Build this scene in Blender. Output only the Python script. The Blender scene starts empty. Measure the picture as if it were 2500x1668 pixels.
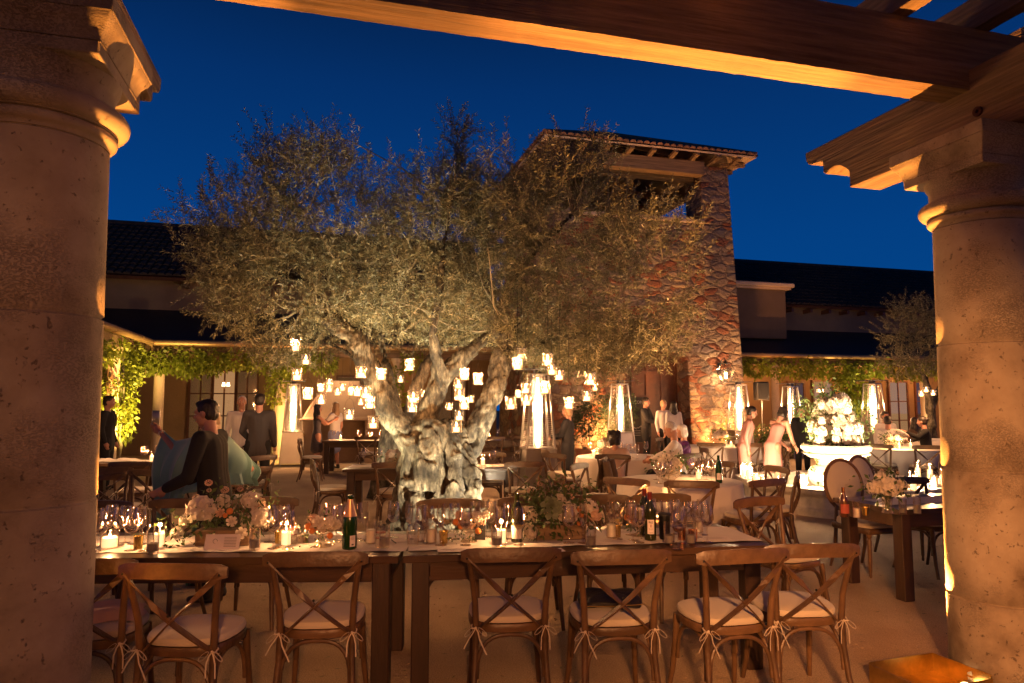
import bpy, bmesh, math, random
import numpy as np
from mathutils import Vector, Matrix, noise, Euler
R = math.radians
sc = bpy.context.scene
col = sc.collection
rnd = random.Random(7)
# ---------------------------------------------------------------- camera
HC = 1.65; FPX = 1690.0; TILT = R(5.04)
cam_d = bpy.data.cameras.new("camera"); cam = bpy.data.objects.new("camera", cam_d); col.objects.link(cam)
cam.location = (0, 0, HC); cam.rotation_euler = (R(90)+TILT, 0, 0)
cam_d.sensor_width = 36; cam_d.lens = FPX/2500*36; cam_d.clip_end = 600; cam_d.clip_start = 0.05
sc.camera = cam
# ---------------------------------------------------------------- world
w = bpy.data.worlds.new("World"); sc.world = w; w.use_nodes = True
nt = w.node_tree; nt.nodes.clear()
out = nt.nodes.new("ShaderNodeOutputWorld"); bg = nt.nodes.new("ShaderNodeBackground")
tc = nt.nodes.new("ShaderNodeTexCoord"); sep = nt.nodes.new("ShaderNodeSeparateXYZ"); rp = nt.nodes.new("ShaderNodeValToRGB")
nt.links.new(tc.outputs["Generated"], sep.inputs[0]); nt.links.new(sep.outputs[2], rp.inputs[0])
nt.links.new(rp.outputs[0], bg.inputs[0]); nt.links.new(bg.outputs[0], out.inputs[0]); bg.inputs[1].default_value = 1.0
e = rp.color_ramp.elements
e[0].position = 0.0; e[0].color = (0.0008, 0.066, 0.275, 1)
e[1].position = 1.0; e[1].color = (0.001, 0.005, 0.020, 1)
k = rp.color_ramp.elements.new(0.22); k.color = (0.0008, 0.050, 0.225, 1)
k = rp.color_ramp.elements.new(0.42); k.color = (0.0012, 0.029, 0.140, 1)
k = rp.color_ramp.elements.new(0.56); k.color = (0.0010, 0.010, 0.045, 1)
vs = sc.view_settings; sc.display_settings.display_device = 'sRGB'
vs.view_transform = 'Standard'; vs.look = 'None'; vs.exposure = 0; vs.gamma = 1
sc.cycles.use_denoising = True; sc.cycles.max_bounces = 7; sc.cycles.diffuse_bounces = 3; sc.cycles.glossy_bounces = 3
sc.cycles.transparent_max_bounces = 24; sc.cycles.transmission_bounces = 4; sc.cycles.sample_clamp_indirect = 4
sc.cycles.caustics_reflective = False; sc.cycles.caustics_refractive = False
WARM = (1.0, 0.40, 0.11); AMBER = (1.0, 0.37, 0.07); CANDLE = (1.0, 0.46, 0.17); SOFT = (1.0, 0.64, 0.34)
LK = 5.0
LG = {'heater_light':1.9,'jar_light':2.4,'candle_light':1.6,'fountain_light':1.7,'loggia_light':2.4,'tree_wash':1.35,'tree_spot':1.1,'tower_uplight_pier':1.8,'tower_uplight_left':1.7,'lantern_light':1.5}
def light(name, loc, power, color=WARM, size=.05, kind='POINT', target=None, cone=60, blend=.6):
    d = bpy.data.lights.new(name, kind); d.energy = power*LK*LG.get(name,1); d.color = color
    d.shadow_soft_size = size
    if kind == 'SPOT': d.spot_size = R(cone); d.spot_blend = blend
    o = bpy.data.objects.new(name, d); col.objects.link(o); o.location = loc
    if target is not None:
        o.rotation_euler = (Vector(target)-Vector(loc)).to_track_quat('-Z', 'Y').to_euler()
    return o
# ---------------------------------------------------------------- projection helpers
CT, ST = math.cos(TILT), math.sin(TILT)
def ray(u, v):
    x, up = u-1250, 834-v
    return Vector((x, FPX*CT-up*ST, up*CT+FPX*ST))
def G(u, v, z=0.0):                     # where a sight line meets a level plane
    r = ray(u, v); t = (z-HC)/r.z
    return Vector((r.x*t, r.y*t, z))
def AT(u, v, Y):                        # the point at distance Y on a sight line
    r = ray(u, v); t = Y/r.y
    return Vector((r.x*t, Y, HC+r.z*t))
def PU(p):
    d = p[1]*CT+(p[2]-HC)*ST
    return 1250+FPX*p[0]/d
PHI = R(15.4)
E2 = Vector((math.cos(PHI), math.sin(PHI), 0)); E1 = Vector((-math.sin(PHI), math.cos(PHI), 0))
# ---------------------------------------------------------------- tagging and mesh helpers
def tag(o, label=None, cat=None, group=None, kind=None):
    if label: o['label'] = label
    if cat: o['category'] = cat
    if group: o['group'] = group
    if kind: o['kind'] = kind
    return o
def empty(name, loc=(0,0,0), rz=0.0, label=None, cat=None, group=None):
    o = bpy.data.objects.new(name, None); col.objects.link(o); o.location = loc; o.rotation_euler = (0,0,rz)
    o.empty_display_size = .1
    return tag(o, label, cat, group)
def link_mesh(name, me, mats, parent=None):
    if not isinstance(mats, (list, tuple)): mats = [mats]
    for m in mats: me.materials.append(m)
    o = bpy.data.objects.new(name, me); col.objects.link(o)
    if parent: o.parent = parent
    return o
def frames(path):
    P = [Vector(p) for p in path]; n = len(P); T = []
    for i in range(n):
        a = P[max(i-1, 0)]; b = P[min(i+1, n-1)]; t = (b-a)
        T.append(t.normalized() if t.length > 1e-9 else Vector((0,0,1)))
    t0 = T[0]; up = Vector((0,0,1)) if abs(t0.z) < .9 else Vector((0,1,0))
    N = [(up-t0*up.dot(t0)).normalized()]
    for i in range(1, n):
        v = N[-1]-T[i]*N[-1].dot(T[i])
        N.append(v.normalized() if v.length > 1e-6 else N[-1])
    return P, T, N
class MB:
    def __init__(s): s.v = []; s.f = []; s.m = []; s.mi = 0; s.M = None
    def add(s, vs, fs):
        o = len(s.v)
        if s.M is not None: vs = [s.M @ Vector(p) for p in vs]
        s.v += [tuple(p) for p in vs]; s.f += [tuple(i+o for i in q) for q in fs]; s.m += [s.mi]*len(fs)
        return s
    def box(s, lo, hi, bev=0.0):
        x0,y0,z0 = lo; x1,y1,z1 = hi
        if bev <= 0:
            v = [(x0,y0,z0),(x1,y0,z0),(x1,y1,z0),(x0,y1,z0),(x0,y0,z1),(x1,y0,z1),(x1,y1,z1),(x0,y1,z1)]
            return s.add(v, [(0,3,2,1),(4,5,6,7),(0,1,5,4),(1,2,6,5),(2,3,7,6),(3,0,4,7)])
        b = min(bev, (x1-x0)/2.01, (y1-y0)/2.01, (z1-z0)/2.01)
        def ring(i, z):
            return [(x0+i+b,y0+i,z),(x1-i-b,y0+i,z),(x1-i,y0+i+b,z),(x1-i,y1-i-b,z),(x1-i-b,y1-i,z),(x0+i+b,y1-i,z),(x0+i,y1-i-b,z),(x0+i,y0+i+b,z)]
        v = ring(b*.7, z0)+ring(0, z0+b)+ring(0, z1-b)+ring(b*.7, z1); f = []
        for k in range(3):
            for j in range(8):
                a = k*8+j; c = k*8+(j+1)%8; f.append((a, c, c+8, a+8))
        f.append(tuple(range(7,-1,-1))); f.append(tuple(range(24,32)))
        return s.add(v, f)
    def tube(s, path, r, n=8, caps=True, flat=1.0, spin=0.0):
        P, T, N = frames(path)
        rr = r if isinstance(r, (list, tuple)) else [r]*len(P)
        v = []; f = []
        for i, p in enumerate(P):
            B = T[i].cross(N[i])
            for j in range(n):
                a = 2*math.pi*j/n+spin
                v.append(p+(N[i]*math.cos(a)*flat+B*math.sin(a))*rr[i])
        for i in range(len(P)-1):
            for j in range(n):
                a = i*n+j; b = i*n+(j+1)%n; f.append((a, b, b+n, a+n))
        if caps: f.append(tuple(range(n-1,-1,-1))); f.append(tuple(range((len(P)-1)*n, len(P)*n)))
        return s.add(v, f)
    def strip(s, path, w_, t_, side=None):   # a flat bar: width w_ across the side vector, thickness t_
        P, T, N = frames(path); v = []; f = []
        for i, p in enumerate(P):
            S = Vector(side) if side is not None else N[i]
            S = (S-T[i]*S.dot(T[i])).normalized(); B = T[i].cross(S)
            ww = w_[i] if isinstance(w_, (list, tuple)) else w_
            for a, b in ((-1,-1),(1,-1),(1,1),(-1,1)): v.append(p+S*a*ww/2+B*b*t_/2)
        for i in range(len(P)-1):
            for j in range(4):
                a = i*4+j; b = i*4+(j+1)%4; f.append((a, b, b+4, a+4))
        f.append((3,2,1,0)); k = (len(P)-1)*4; f.append((k,k+1,k+2,k+3))
        return s.add(v, f)
    def lathe(s, prof, n=24, c=(0,0,0), closed=False, arc=None):
        v = []; f = []; m = len(prof)
        for i in range(n):
            a = 2*math.pi*i/n
            for r_, z in prof: v.append((c[0]+r_*math.cos(a), c[1]+r_*math.sin(a), c[2]+z))
        for i in range(n):
            for j in range(m-1 if not closed else m):
                a = i*m+j; b = i*m+(j+1)%m; c2 = ((i+1)%n)*m+(j+1)%m; d = ((i+1)%n)*m+j
                f.append((a, d, c2, b))
        if not closed:
            if prof[0][0] > 1e-6: f.append(tuple(i*m for i in range(n-1,-1,-1)))
            if prof[-1][0] > 1e-6: f.append(tuple(i*m+m-1 for i in range(n)))
        return s.add(v, f)
    def ball(s, c, r, nu=12, nv=8):
        if not isinstance(r, (tuple, list)): r = (r, r, r)
        v = [(c[0],c[1],c[2]-r[2])]; f = []
        for i in range(1, nv):
            t = math.pi*i/nv
            for j in range(nu):
                a = 2*math.pi*j/nu; v.append((c[0]+r[0]*math.sin(t)*math.cos(a), c[1]+r[1]*math.sin(t)*math.sin(a), c[2]-r[2]*math.cos(t)))
        v.append((c[0],c[1],c[2]+r[2])); L = len(v)-1
        for j in range(nu):
            f.append((0, 1+(j+1)%nu, 1+j)); f.append((L, L-nu+j, L-nu+(j+1)%nu))
        for i in range(nv-2):
            for j in range(nu):
                a = 1+i*nu+j; b = 1+i*nu+(j+1)%nu; f.append((a, b, b+nu, a+nu))
        return s.add(v, f)
    def mesh(s, name, smooth=True, angle=40):
        me = bpy.data.meshes.new(name); me.from_pydata(s.v, [], s.f); me.validate()
        if s.m and max(s.m) > 0: me.polygons.foreach_set('material_index', s.m[:len(me.polygons)])
        if smooth:
            me.shade_smooth()
            try: me.set_sharp_from_angle(angle=R(angle))
            except Exception: pass
        return me
    def build(s, name, mats, parent=None, smooth=True, angle=40):
        return link_mesh(name, s.mesh(name, smooth, angle), mats, parent)
def copy_tree(o, parent=None):
    c = o.copy(); col.objects.link(c)
    if parent is not None: c.parent = parent
    for ch in list(o.children): copy_tree(ch, c)
    return c
def place(proto, used, loc, rz=0.0, label=None, group=None, scale=None):
    o = proto if not used[0] else copy_tree(proto)
    used[0] = True
    o.location = loc; o.rotation_euler = (0, 0, rz)
    if scale: o.scale = (scale,)*3 if not isinstance(scale, (tuple, list)) else scale
    if label: o['label'] = label
    if group: o['group'] = group
    return o
def evald(me, mods):                      # run modifiers on a mesh, return the finished mesh
    o = bpy.data.objects.new("tmp", me); col.objects.link(o)
    for typ, kw in mods:
        m = o.modifiers.new("m", typ)
        for k_, v_ in kw.items(): setattr(m, k_, v_)
    dg = bpy.context.evaluated_depsgraph_get()
    r = bpy.data.meshes.new_from_object(o.evaluated_get(dg))
    bpy.data.objects.remove(o)
    return r
def quads_mesh(name, V, smooth=False):    # V: (N,4,3) loose quads
    n = len(V); me = bpy.data.meshes.new(name)
    me.vertices.add(n*4); me.vertices.foreach_set('co', np.asarray(V, dtype=np.float32).reshape(-1))
    me.loops.add(n*4); me.loops.foreach_set('vertex_index', np.arange(n*4, dtype=np.int32))
    me.polygons.add(n); me.polygons.foreach_set('loop_start', np.arange(n, dtype=np.int32)*4)
    try: me.polygons.foreach_set('loop_total', np.full(n, 4, dtype=np.int32))
    except Exception: pass
    me.update(calc_edges=True); me.validate()
    return me
def leaf_quads(P, D, L, W, rng, droop=0.0):   # base points, directions, lengths, widths
    P = np.asarray(P); D = np.asarray(D); D = D/np.linalg.norm(D, axis=1, keepdims=True)
    A = rng.normal(size=D.shape); A -= D*(A*D).sum(1, keepdims=True); A /= np.linalg.norm(A, axis=1, keepdims=True)
    L = np.asarray(L)[:, None]; W = np.asarray(W)[:, None]; N = np.cross(D, A)
    m = P+D*L*.5+N*L*.04; t = P+D*L; t[:, 2] -= droop*L[:, 0]
    return np.stack([P, m-A*W*.5, t, m+A*W*.5], axis=1)
# ---------------------------------------------------------------- materials
MATS = {}
def nn(t, ty, **kw):
    n = t.nodes.new(ty)
    for a, b in kw.items(): setattr(n, a, b)
    return n
def mat(name, color=(.5,.5,.5), rough=.6, metal=0.0, var=0.0, vscale=6.0, stretch=(1,1,1), bump=0.0, bscale=40.0,
        dark=None, emit=None, estr=0.0, spec=None, trans=0.0, island=0.0, sheen=0.0, coat=0.0, detail=6.0, sss=0.0, objrand=0.0):
    m = bpy.data.materials.new(name); m.use_nodes = True; t = m.node_tree; b = t.nodes["Principled BSDF"]
    b.inputs["Base Color"].default_value = (*color, 1); b.inputs["Roughness"].default_value = rough; b.inputs["Metallic"].default_value = metal
    if spec is not None: b.inputs["Specular IOR Level"].default_value = spec
    if coat: b.inputs["Coat Weight"].default_value = coat; b.inputs["Coat Roughness"].default_value = .15
    if sheen: b.inputs["Sheen Weight"].default_value = sheen
    if sss: b.inputs["Subsurface Weight"].default_value = sss; b.inputs["Subsurface Radius"].default_value = (.01,.004,.002)
    if emit: b.inputs["Emission Color"].default_value = (*emit, 1); b.inputs["Emission Strength"].default_value = estr
    src = None
    if var or bump or dark:
        co = nn(t, "ShaderNodeTexCoord"); mp = nn(t, "ShaderNodeMapping"); mp.inputs["Scale"].default_value = stretch
        t.links.new(co.outputs["Object"], mp.inputs[0])
    if var or dark:
        nz = nn(t, "ShaderNodeTexNoise"); nz.inputs["Scale"].default_value = vscale; nz.inputs["Detail"].default_value = detail; nz.inputs["Roughness"].default_value = .65
        t.links.new(mp.outputs[0], nz.inputs[0])
        r_ = nn(t, "ShaderNodeValToRGB"); c2 = dark if dark else tuple(c*(1-var) for c in color); c1 = tuple(min(1, c*(1+var*.6)) for c in color)
        r_.color_ramp.elements[0].position = .3; r_.color_ramp.elements[1].position = .68
        r_.color_ramp.elements[0].color = (*c2, 1); r_.color_ramp.elements[1].color = (*c1, 1)
        t.links.new(nz.outputs[0], r_.inputs[0]); t.links.new(r_.outputs[0], b.inputs["Base Color"]); src = r_.outputs[0]
    if island:
        g = nn(t, "ShaderNodeNewGeometry"); h = nn(t, "ShaderNodeHueSaturation")
        mr = nn(t, "ShaderNodeMapRange"); mr.inputs[3].default_value = 1-island; mr.inputs[4].default_value = 1+island
        t.links.new(g.outputs["Random Per Island"], mr.inputs[0]); t.links.new(mr.outputs[0], h.inputs["Value"])
        if src: t.links.new(src, h.inputs["Color"])
        else: h.inputs["Color"].default_value = (*color, 1)
        t.links.new(h.outputs[0], b.inputs["Base Color"])
    if objrand:
        g = nn(t, "ShaderNodeObjectInfo"); h = nn(t, "ShaderNodeHueSaturation"); mr = nn(t, "ShaderNodeMapRange"); mr.inputs[3].default_value = 1-objrand; mr.inputs[4].default_value = 1+objrand
        t.links.new(g.outputs["Random"], mr.inputs[0]); t.links.new(mr.outputs[0], h.inputs["Value"])
        if src: t.links.new(src, h.inputs["Color"])
        else: h.inputs["Color"].default_value = (*color, 1)
        t.links.new(h.outputs[0], b.inputs["Base Color"]); src = h.outputs[0]
    if bump:
        n2 = nn(t, "ShaderNodeTexNoise"); n2.inputs["Scale"].default_value = bscale; n2.inputs["Detail"].default_value = 8
        t.links.new(mp.outputs[0], n2.inputs[0]); bp = nn(t, "ShaderNodeBump"); bp.inputs["Strength"].default_value = bump; bp.inputs["Distance"].default_value = .02
        t.links.new(n2.outputs[0], bp.inputs["Height"]); t.links.new(bp.outputs[0], b.inputs["Normal"])
    if trans:
        tr = nn(t, "ShaderNodeBsdfTranslucent"); mx = nn(t, "ShaderNodeMixShader"); mx.inputs[0].default_value = trans
        tr.inputs[0].default_value = (*color, 1)
        if src: t.links.new(src, tr.inputs[0])
        o_ = t.nodes["Material Output"]; t.links.new(b.outputs[0], mx.inputs[1]); t.links.new(tr.outputs[0], mx.inputs[2]); t.links.new(mx.outputs[0], o_.inputs[0])
    MATS[name] = m
    return m
def glass_mat(name, tint=(1,1,1), refl=1.0, body=0.0, rough=.02):     # thin clear glass: see-through with bright rims
    m = bpy.data.materials.new(name); m.use_nodes = True; t = m.node_tree; t.nodes.clear()
    o_ = nn(t, "ShaderNodeOutputMaterial"); tr = nn(t, "ShaderNodeBsdfTransparent"); gl = nn(t, "ShaderNodeBsdfGlossy")
    gl.inputs["Roughness"].default_value = rough; gl.inputs[0].default_value = (1,.86,.72,1); tr.inputs[0].default_value = (*tint, 1)  # warm tint put into the reflections to mute blue sky glints
    lw = nn(t, "ShaderNodeLayerWeight"); lw.inputs["Blend"].default_value = .35
    mr = nn(t, "ShaderNodeMapRange"); mr.inputs[3].default_value = .05*refl; mr.inputs[4].default_value = .80*refl
    t.links.new(lw.outputs["Facing"], mr.inputs[0])
    mx = nn(t, "ShaderNodeMixShader"); t.links.new(mr.outputs[0], mx.inputs[0]); t.links.new(tr.outputs[0], mx.inputs[1]); t.links.new(gl.outputs[0], mx.inputs[2])
    last = mx
    if body:
        df = nn(t, "ShaderNodeBsdfTranslucent"); df.inputs[0].default_value = (.9,.9,.9,1); m2 = nn(t, "ShaderNodeMixShader"); m2.inputs[0].default_value = body
        t.links.new(mx.outputs[0], m2.inputs[1]); t.links.new(df.outputs[0], m2.inputs[2]); last = m2
    t.links.new(last.outputs[0], o_.inputs[0]); MATS[name] = m
    return m
def emat(name, color, strength):
    m = bpy.data.materials.new(name); m.use_nodes = True; t = m.node_tree; t.nodes.clear()
    o_ = nn(t, "ShaderNodeOutputMaterial"); em = nn(t, "ShaderNodeEmission"); em.inputs[0].default_value = (*color, 1); em.inputs[1].default_value = strength
    t.links.new(em.outputs[0], o_.inputs[0]); MATS[name] = m
    return m
def travertine():
    m = bpy.data.materials.new("travertine"); m.use_nodes = True; t = m.node_tree; b = t.nodes["Principled BSDF"]; b.inputs["Roughness"].default_value = .8
    co = nn(t, "ShaderNodeTexCoord"); L = t.links.new
    n1 = nn(t, "ShaderNodeTexNoise"); n1.inputs["Scale"].default_value = 2.2; n1.inputs["Detail"].default_value = 10; n1.inputs["Roughness"].default_value = .6; L(co.outputs["Object"], n1.inputs[0])
    r1 = nn(t, "ShaderNodeValToRGB"); e = r1.color_ramp.elements
    e[0].position = .30; e[0].color = (.13,.085,.048,1); e[1].position = .66; e[1].color = (.46,.37,.25,1); k = e.new(.47); k.color = (.34,.26,.17,1)
    L(n1.outputs[0], r1.inputs[0])
    n2 = nn(t, "ShaderNodeTexNoise"); n2.inputs["Scale"].default_value = 30; n2.inputs["Detail"].default_value = 8; n2.inputs["Roughness"].default_value = .7; L(co.outputs["Object"], n2.inputs[0])
    r2 = nn(t, "ShaderNodeValToRGB"); r2.color_ramp.elements[0].position = .345; r2.color_ramp.elements[1].position = .39; r2.color_ramp.elements[0].color = (.25,.2,.15,1)
    L(n2.outputs[0], r2.inputs[0])
    # broad eroded areas where pits crowd together
    n3 = nn(t, "ShaderNodeTexNoise"); n3.inputs["Scale"].default_value = 1.6; n3.inputs["Detail"].default_value = 3; L(co.outputs["Object"], n3.inputs[0])
    r3 = nn(t, "ShaderNodeValToRGB"); r3.color_ramp.elements[0].position = .5; r3.color_ramp.elements[1].position = .62; L(n3.outputs[0], r3.inputs[0])
    mp = nn(t, "ShaderNodeMapping"); mp.inputs["Scale"].default_value = (1,1,1.6); L(co.outputs["Object"], mp.inputs[0])
    vo = nn(t, "ShaderNodeTexNoise"); vo.inputs["Scale"].default_value = 90; vo.inputs["Detail"].default_value = 4; L(mp.outputs[0], vo.inputs[0])
    r4 = nn(t, "ShaderNodeValToRGB"); r4.color_ramp.elements[0].position = .44; r4.color_ramp.elements[1].position = .52; L(vo.outputs[0], r4.inputs[0])
    mxp = nn(t, "ShaderNodeMix", data_type='RGBA'); mxp.inputs[6].default_value = (1,1,1,1); L(r3.outputs[0], mxp.inputs[0]); L(r4.outputs[0], mxp.inputs[7])
    m1 = nn(t, "ShaderNodeMix", data_type='RGBA', blend_type='MULTIPLY'); m1.inputs[0].default_value = .6; L(r1.outputs[0], m1.inputs[6]); L(r2.outputs[0], m1.inputs[7])
    m2 = nn(t, "ShaderNodeMix", data_type='RGBA', blend_type='MULTIPLY'); m2.inputs[0].default_value = .32; L(m1.outputs[2], m2.inputs[6]); L(mxp.outputs[2], m2.inputs[7])
    L(m2.outputs[2], b.inputs["Base Color"])
    ad = nn(t, "ShaderNodeMath", operation='MULTIPLY'); L(r2.outputs[0], ad.inputs[0]); L(mxp.outputs[2], ad.inputs[1])
    bp = nn(t, "ShaderNodeBump"); bp.inputs["Strength"].default_value = .7; bp.inputs["Distance"].default_value = .010; L(ad.outputs[0], bp.inputs["Height"])
    b2 = nn(t, "ShaderNodeBump"); b2.inputs["Strength"].default_value = .5; b2.inputs["Distance"].default_value = .03; L(n1.outputs[0], b2.inputs["Height"]); L(bp.outputs[0], b2.inputs["Normal"])
    L(b2.outputs[0], b.inputs["Normal"]); MATS["travertine"] = m
def rubble():
    m = bpy.data.materials.new("rubble_stone"); m.use_nodes = True; t = m.node_tree; b = t.nodes["Principled BSDF"]; b.inputs["Roughness"].default_value = .85; L = t.links.new
    co = nn(t, "ShaderNodeTexCoord"); mp = nn(t, "ShaderNodeMapping"); mp.inputs["Scale"].default_value = (2.5,2.5,4.6); L(co.outputs["Object"], mp.inputs[0])
    nz = nn(t, "ShaderNodeTexNoise"); nz.inputs["Scale"].default_value = 2.4; nz.inputs["Detail"].default_value = 5; L(mp.outputs[0], nz.inputs[0])
    va = nn(t, "ShaderNodeVectorMath", operation='MULTIPLY_ADD'); va.inputs[1].default_value = (.55,.55,.55); L(nz.outputs[1], va.inputs[0]); L(mp.outputs[0], va.inputs[2])
    v1 = nn(t, "ShaderNodeTexVoronoi"); v1.inputs["Scale"].default_value = 1.0; L(va.outputs[0], v1.inputs["Vector"])
    v2 = nn(t, "ShaderNodeTexVoronoi", feature='DISTANCE_TO_EDGE'); v2.inputs["Scale"].default_value = 1.0; L(va.outputs[0], v2.inputs["Vector"])
    sp = nn(t, "ShaderNodeSeparateColor"); L(v1.outputs["Color"], sp.inputs[0])
    r1 = nn(t, "ShaderNodeValToRGB"); r1.color_ramp.interpolation = 'CONSTANT'; e = r1.color_ramp.elements
    cols = [(0,(.27,.185,.13)),(.16,(.25,.095,.05)),(.28,(.34,.24,.16)),(.42,(.29,.115,.06)),(.52,(.22,.17,.14)),(.64,(.35,.26,.17)),(.78,(.18,.13,.11)),(.88,(.29,.175,.11))]
    e[0].position = 0; e[0].color = (*cols[0][1],1); e[1].position = cols[1][0]; e[1].color = (*cols[1][1],1)
    for p_, c_ in cols[2:]: k = e.new(p_); k.color = (*c_,1)
    L(sp.outputs[0], r1.inputs[0])
    n4 = nn(t, "ShaderNodeTexNoise"); n4.inputs["Scale"].default_value = 9; n4.inputs["Detail"].default_value = 10; n4.inputs["Roughness"].default_value = .7; L(co.outputs["Object"], n4.inputs[0])
    m1 = nn(t, "ShaderNodeMix", data_type='RGBA', blend_type='OVERLAY'); m1.inputs[0].default_value = .7; L(r1.outputs[0], m1.inputs[6]); L(n4.outputs[0], m1.inputs[7])
    r2 = nn(t, "ShaderNodeValToRGB"); r2.color_ramp.elements[0].position = .015; r2.color_ramp.elements[1].position = .06; L(v2.outputs[0], r2.inputs[0])
    m2 = nn(t, "ShaderNodeMix", data_type='RGBA'); m2.inputs[6].default_value = (.19,.13,.09,1); L(r2.outputs[0], m2.inputs[0]); L(m1.outputs[2], m2.inputs[7]); L(m2.outputs[2], b.inputs["Base Color"])
    r3 = nn(t, "ShaderNodeValToRGB"); r3.color_ramp.elements[0].position = .0; r3.color_ramp.elements[1].position = .25; L(v2.outputs[0], r3.inputs[0])
    sm = nn(t, "ShaderNodeMath", operation='MULTIPLY_ADD'); sm.inputs[1].default_value = .9; L(n4.outputs[0], sm.inputs[0]); L(r3.outputs[0], sm.inputs[2])
    s2 = nn(t, "ShaderNodeMath", operation='MULTIPLY_ADD'); s2.inputs[1].default_value = .5; L(sp.outputs[1], s2.inputs[0]); L(sm.outputs[0], s2.inputs[2])
    bp = nn(t, "ShaderNodeBump"); bp.inputs["Strength"].default_value = 1.0; bp.inputs["Distance"].default_value = .055; L(s2.outputs[0], bp.inputs["Height"]); L(bp.outputs[0], b.inputs["Normal"])
    MATS["rubble_stone"] = m
def gravel():
    m = bpy.data.materials.new("decomposed_granite"); m.use_nodes = True; t = m.node_tree; b = t.nodes["Principled BSDF"]; b.inputs["Roughness"].default_value = .95; b.inputs["Specular IOR Level"].default_value = .15; L = t.links.new
    co = nn(t, "ShaderNodeTexCoord")
    n1 = nn(t, "ShaderNodeTexNoise"); n1.inputs["Scale"].default_value = .9; n1.inputs["Detail"].default_value = 6; L(co.outputs["Object"], n1.inputs[0])
    r1 = nn(t, "ShaderNodeValToRGB"); r1.color_ramp.elements[0].position = .3; r1.color_ramp.elements[0].color = (.40,.29,.19,1); r1.color_ramp.elements[1].position = .7; r1.color_ramp.elements[1].color = (.60,.45,.30,1); L(n1.outputs[0], r1.inputs[0])
    n2 = nn(t, "ShaderNodeTexNoise"); n2.inputs["Scale"].default_value = 120; n2.inputs["Detail"].default_value = 4; L(co.outputs["Object"], n2.inputs[0])
    r2 = nn(t, "ShaderNodeValToRGB"); r2.color_ramp.elements[0].position = .3; r2.color_ramp.elements[0].color = (.5,.5,.5,1); r2.color_ramp.elements[1].position = .62; r2.color_ramp.elements[1].color = (1.15,1.12,1.08,1); L(n2.outputs[0], r2.inputs[0])
    m1 = nn(t, "ShaderNodeMix", data_type='RGBA', blend_type='MULTIPLY'); m1.inputs[0].default_value = .8; L(r1.outputs[0], m1.inputs[6]); L(r2.outputs[0], m1.inputs[7]); L(m1.outputs[2], b.inputs["Base Color"])
    n3 = nn(t, "ShaderNodeTexNoise"); n3.inputs["Scale"].default_value = 14; n3.inputs["Detail"].default_value = 9; n3.inputs["Roughness"].default_value = .7; L(co.outputs["Object"], n3.inputs[0])
    bp = nn(t, "ShaderNodeBump"); bp.inputs["Strength"].default_value = .8; bp.inputs["Distance"].default_value = .03; L(n3.outputs[0], bp.inputs["Height"])
    b2 = nn(t, "ShaderNodeBump"); b2.inputs["Strength"].default_value = .5; b2.inputs["Distance"].default_value = .006; L(n2.outputs[0], b2.inputs["Height"]); L(bp.outputs[0], b2.inputs["Normal"])
    L(b2.outputs[0], b.inputs["Normal"]); MATS["gravel"] = m
def bark():
    m = bpy.data.materials.new("olive_bark"); m.use_nodes = True; t = m.node_tree; b = t.nodes["Principled BSDF"]; b.inputs["Roughness"].default_value = .85; L = t.links.new
    co = nn(t, "ShaderNodeTexCoord"); mp = nn(t, "ShaderNodeMapping"); mp.inputs["Scale"].default_value = (1,1,.35); L(co.outputs["Object"], mp.inputs[0])
    n1 = nn(t, "ShaderNodeTexNoise"); n1.inputs["Scale"].default_value = 18; n1.inputs["Detail"].default_value = 10; n1.inputs["Roughness"].default_value = .7; L(mp.outputs[0], n1.inputs[0])
    r1 = nn(t, "ShaderNodeValToRGB"); e = r1.color_ramp.elements; e[0].position = .38; e[0].color = (.030,.024,.017,1); e[1].position = .70; e[1].color = (.30,.27,.21,1); k = e.new(.52); k.color = (.12,.105,.08,1); L(n1.outputs[0], r1.inputs[0])
    n2 = nn(t, "ShaderNodeTexNoise"); n2.inputs["Scale"].default_value = 3; n2.inputs["Detail"].default_value = 6; L(co.outputs["Object"], n2.inputs[0])
    r2 = nn(t, "ShaderNodeValToRGB"); r2.color_ramp.elements[0].position = .42; r2.color_ramp.elements[0].color = (.28,.25,.2,1); r2.color_ramp.elements[1].position = .6; r2.color_ramp.elements[1].color = (1.3,1.26,1.12,1); L(n2.outputs[0], r2.inputs[0])
    m1 = nn(t, "ShaderNodeMix", data_type='RGBA', blend_type='MULTIPLY'); m1.inputs[0].default_value = 1; L(r1.outputs[0], m1.inputs[6]); L(r2.outputs[0], m1.inputs[7]); L(m1.outputs[2], b.inputs["Base Color"])
    bp = nn(t, "ShaderNodeBump"); bp.inputs["Strength"].default_value = 1; bp.inputs["Distance"].default_value = .03; L(n1.outputs[0], bp.inputs["Height"]); L(bp.outputs[0], b.inputs["Normal"])
    MATS["olive_bark"] = m
travertine(); rubble(); gravel(); bark()
mat("timber", (.24,.155,.085), .75, var=.55, vscale=26, stretch=(.05,1,1), bump=.8, bscale=55, detail=9)
mat("chair_wood", (.125,.068,.032), .40, var=.55, vscale=16, stretch=(.35,1,.35), bump=.25, bscale=70, objrand=.22, detail=9)
mat("chair_wood_dark", (.12,.06,.032), .45, var=.3, vscale=9, bump=.1, bscale=60)
mat("table_wood", (.075,.040,.021), .28, var=.4, vscale=4, stretch=(.25,2.5,2.5), bump=.12, bscale=20, coat=.35)
mat("table_leg_wood", (.045,.022,.012), .5, var=.35, vscale=6, stretch=(3,3,.4), bump=.15, bscale=30)
mat("cushion", (.62,.54,.42), .9, objrand=.10, bump=.25, bscale=160, sheen=.2)
mat("ribbon", (.62,.52,.40), .8)
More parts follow.
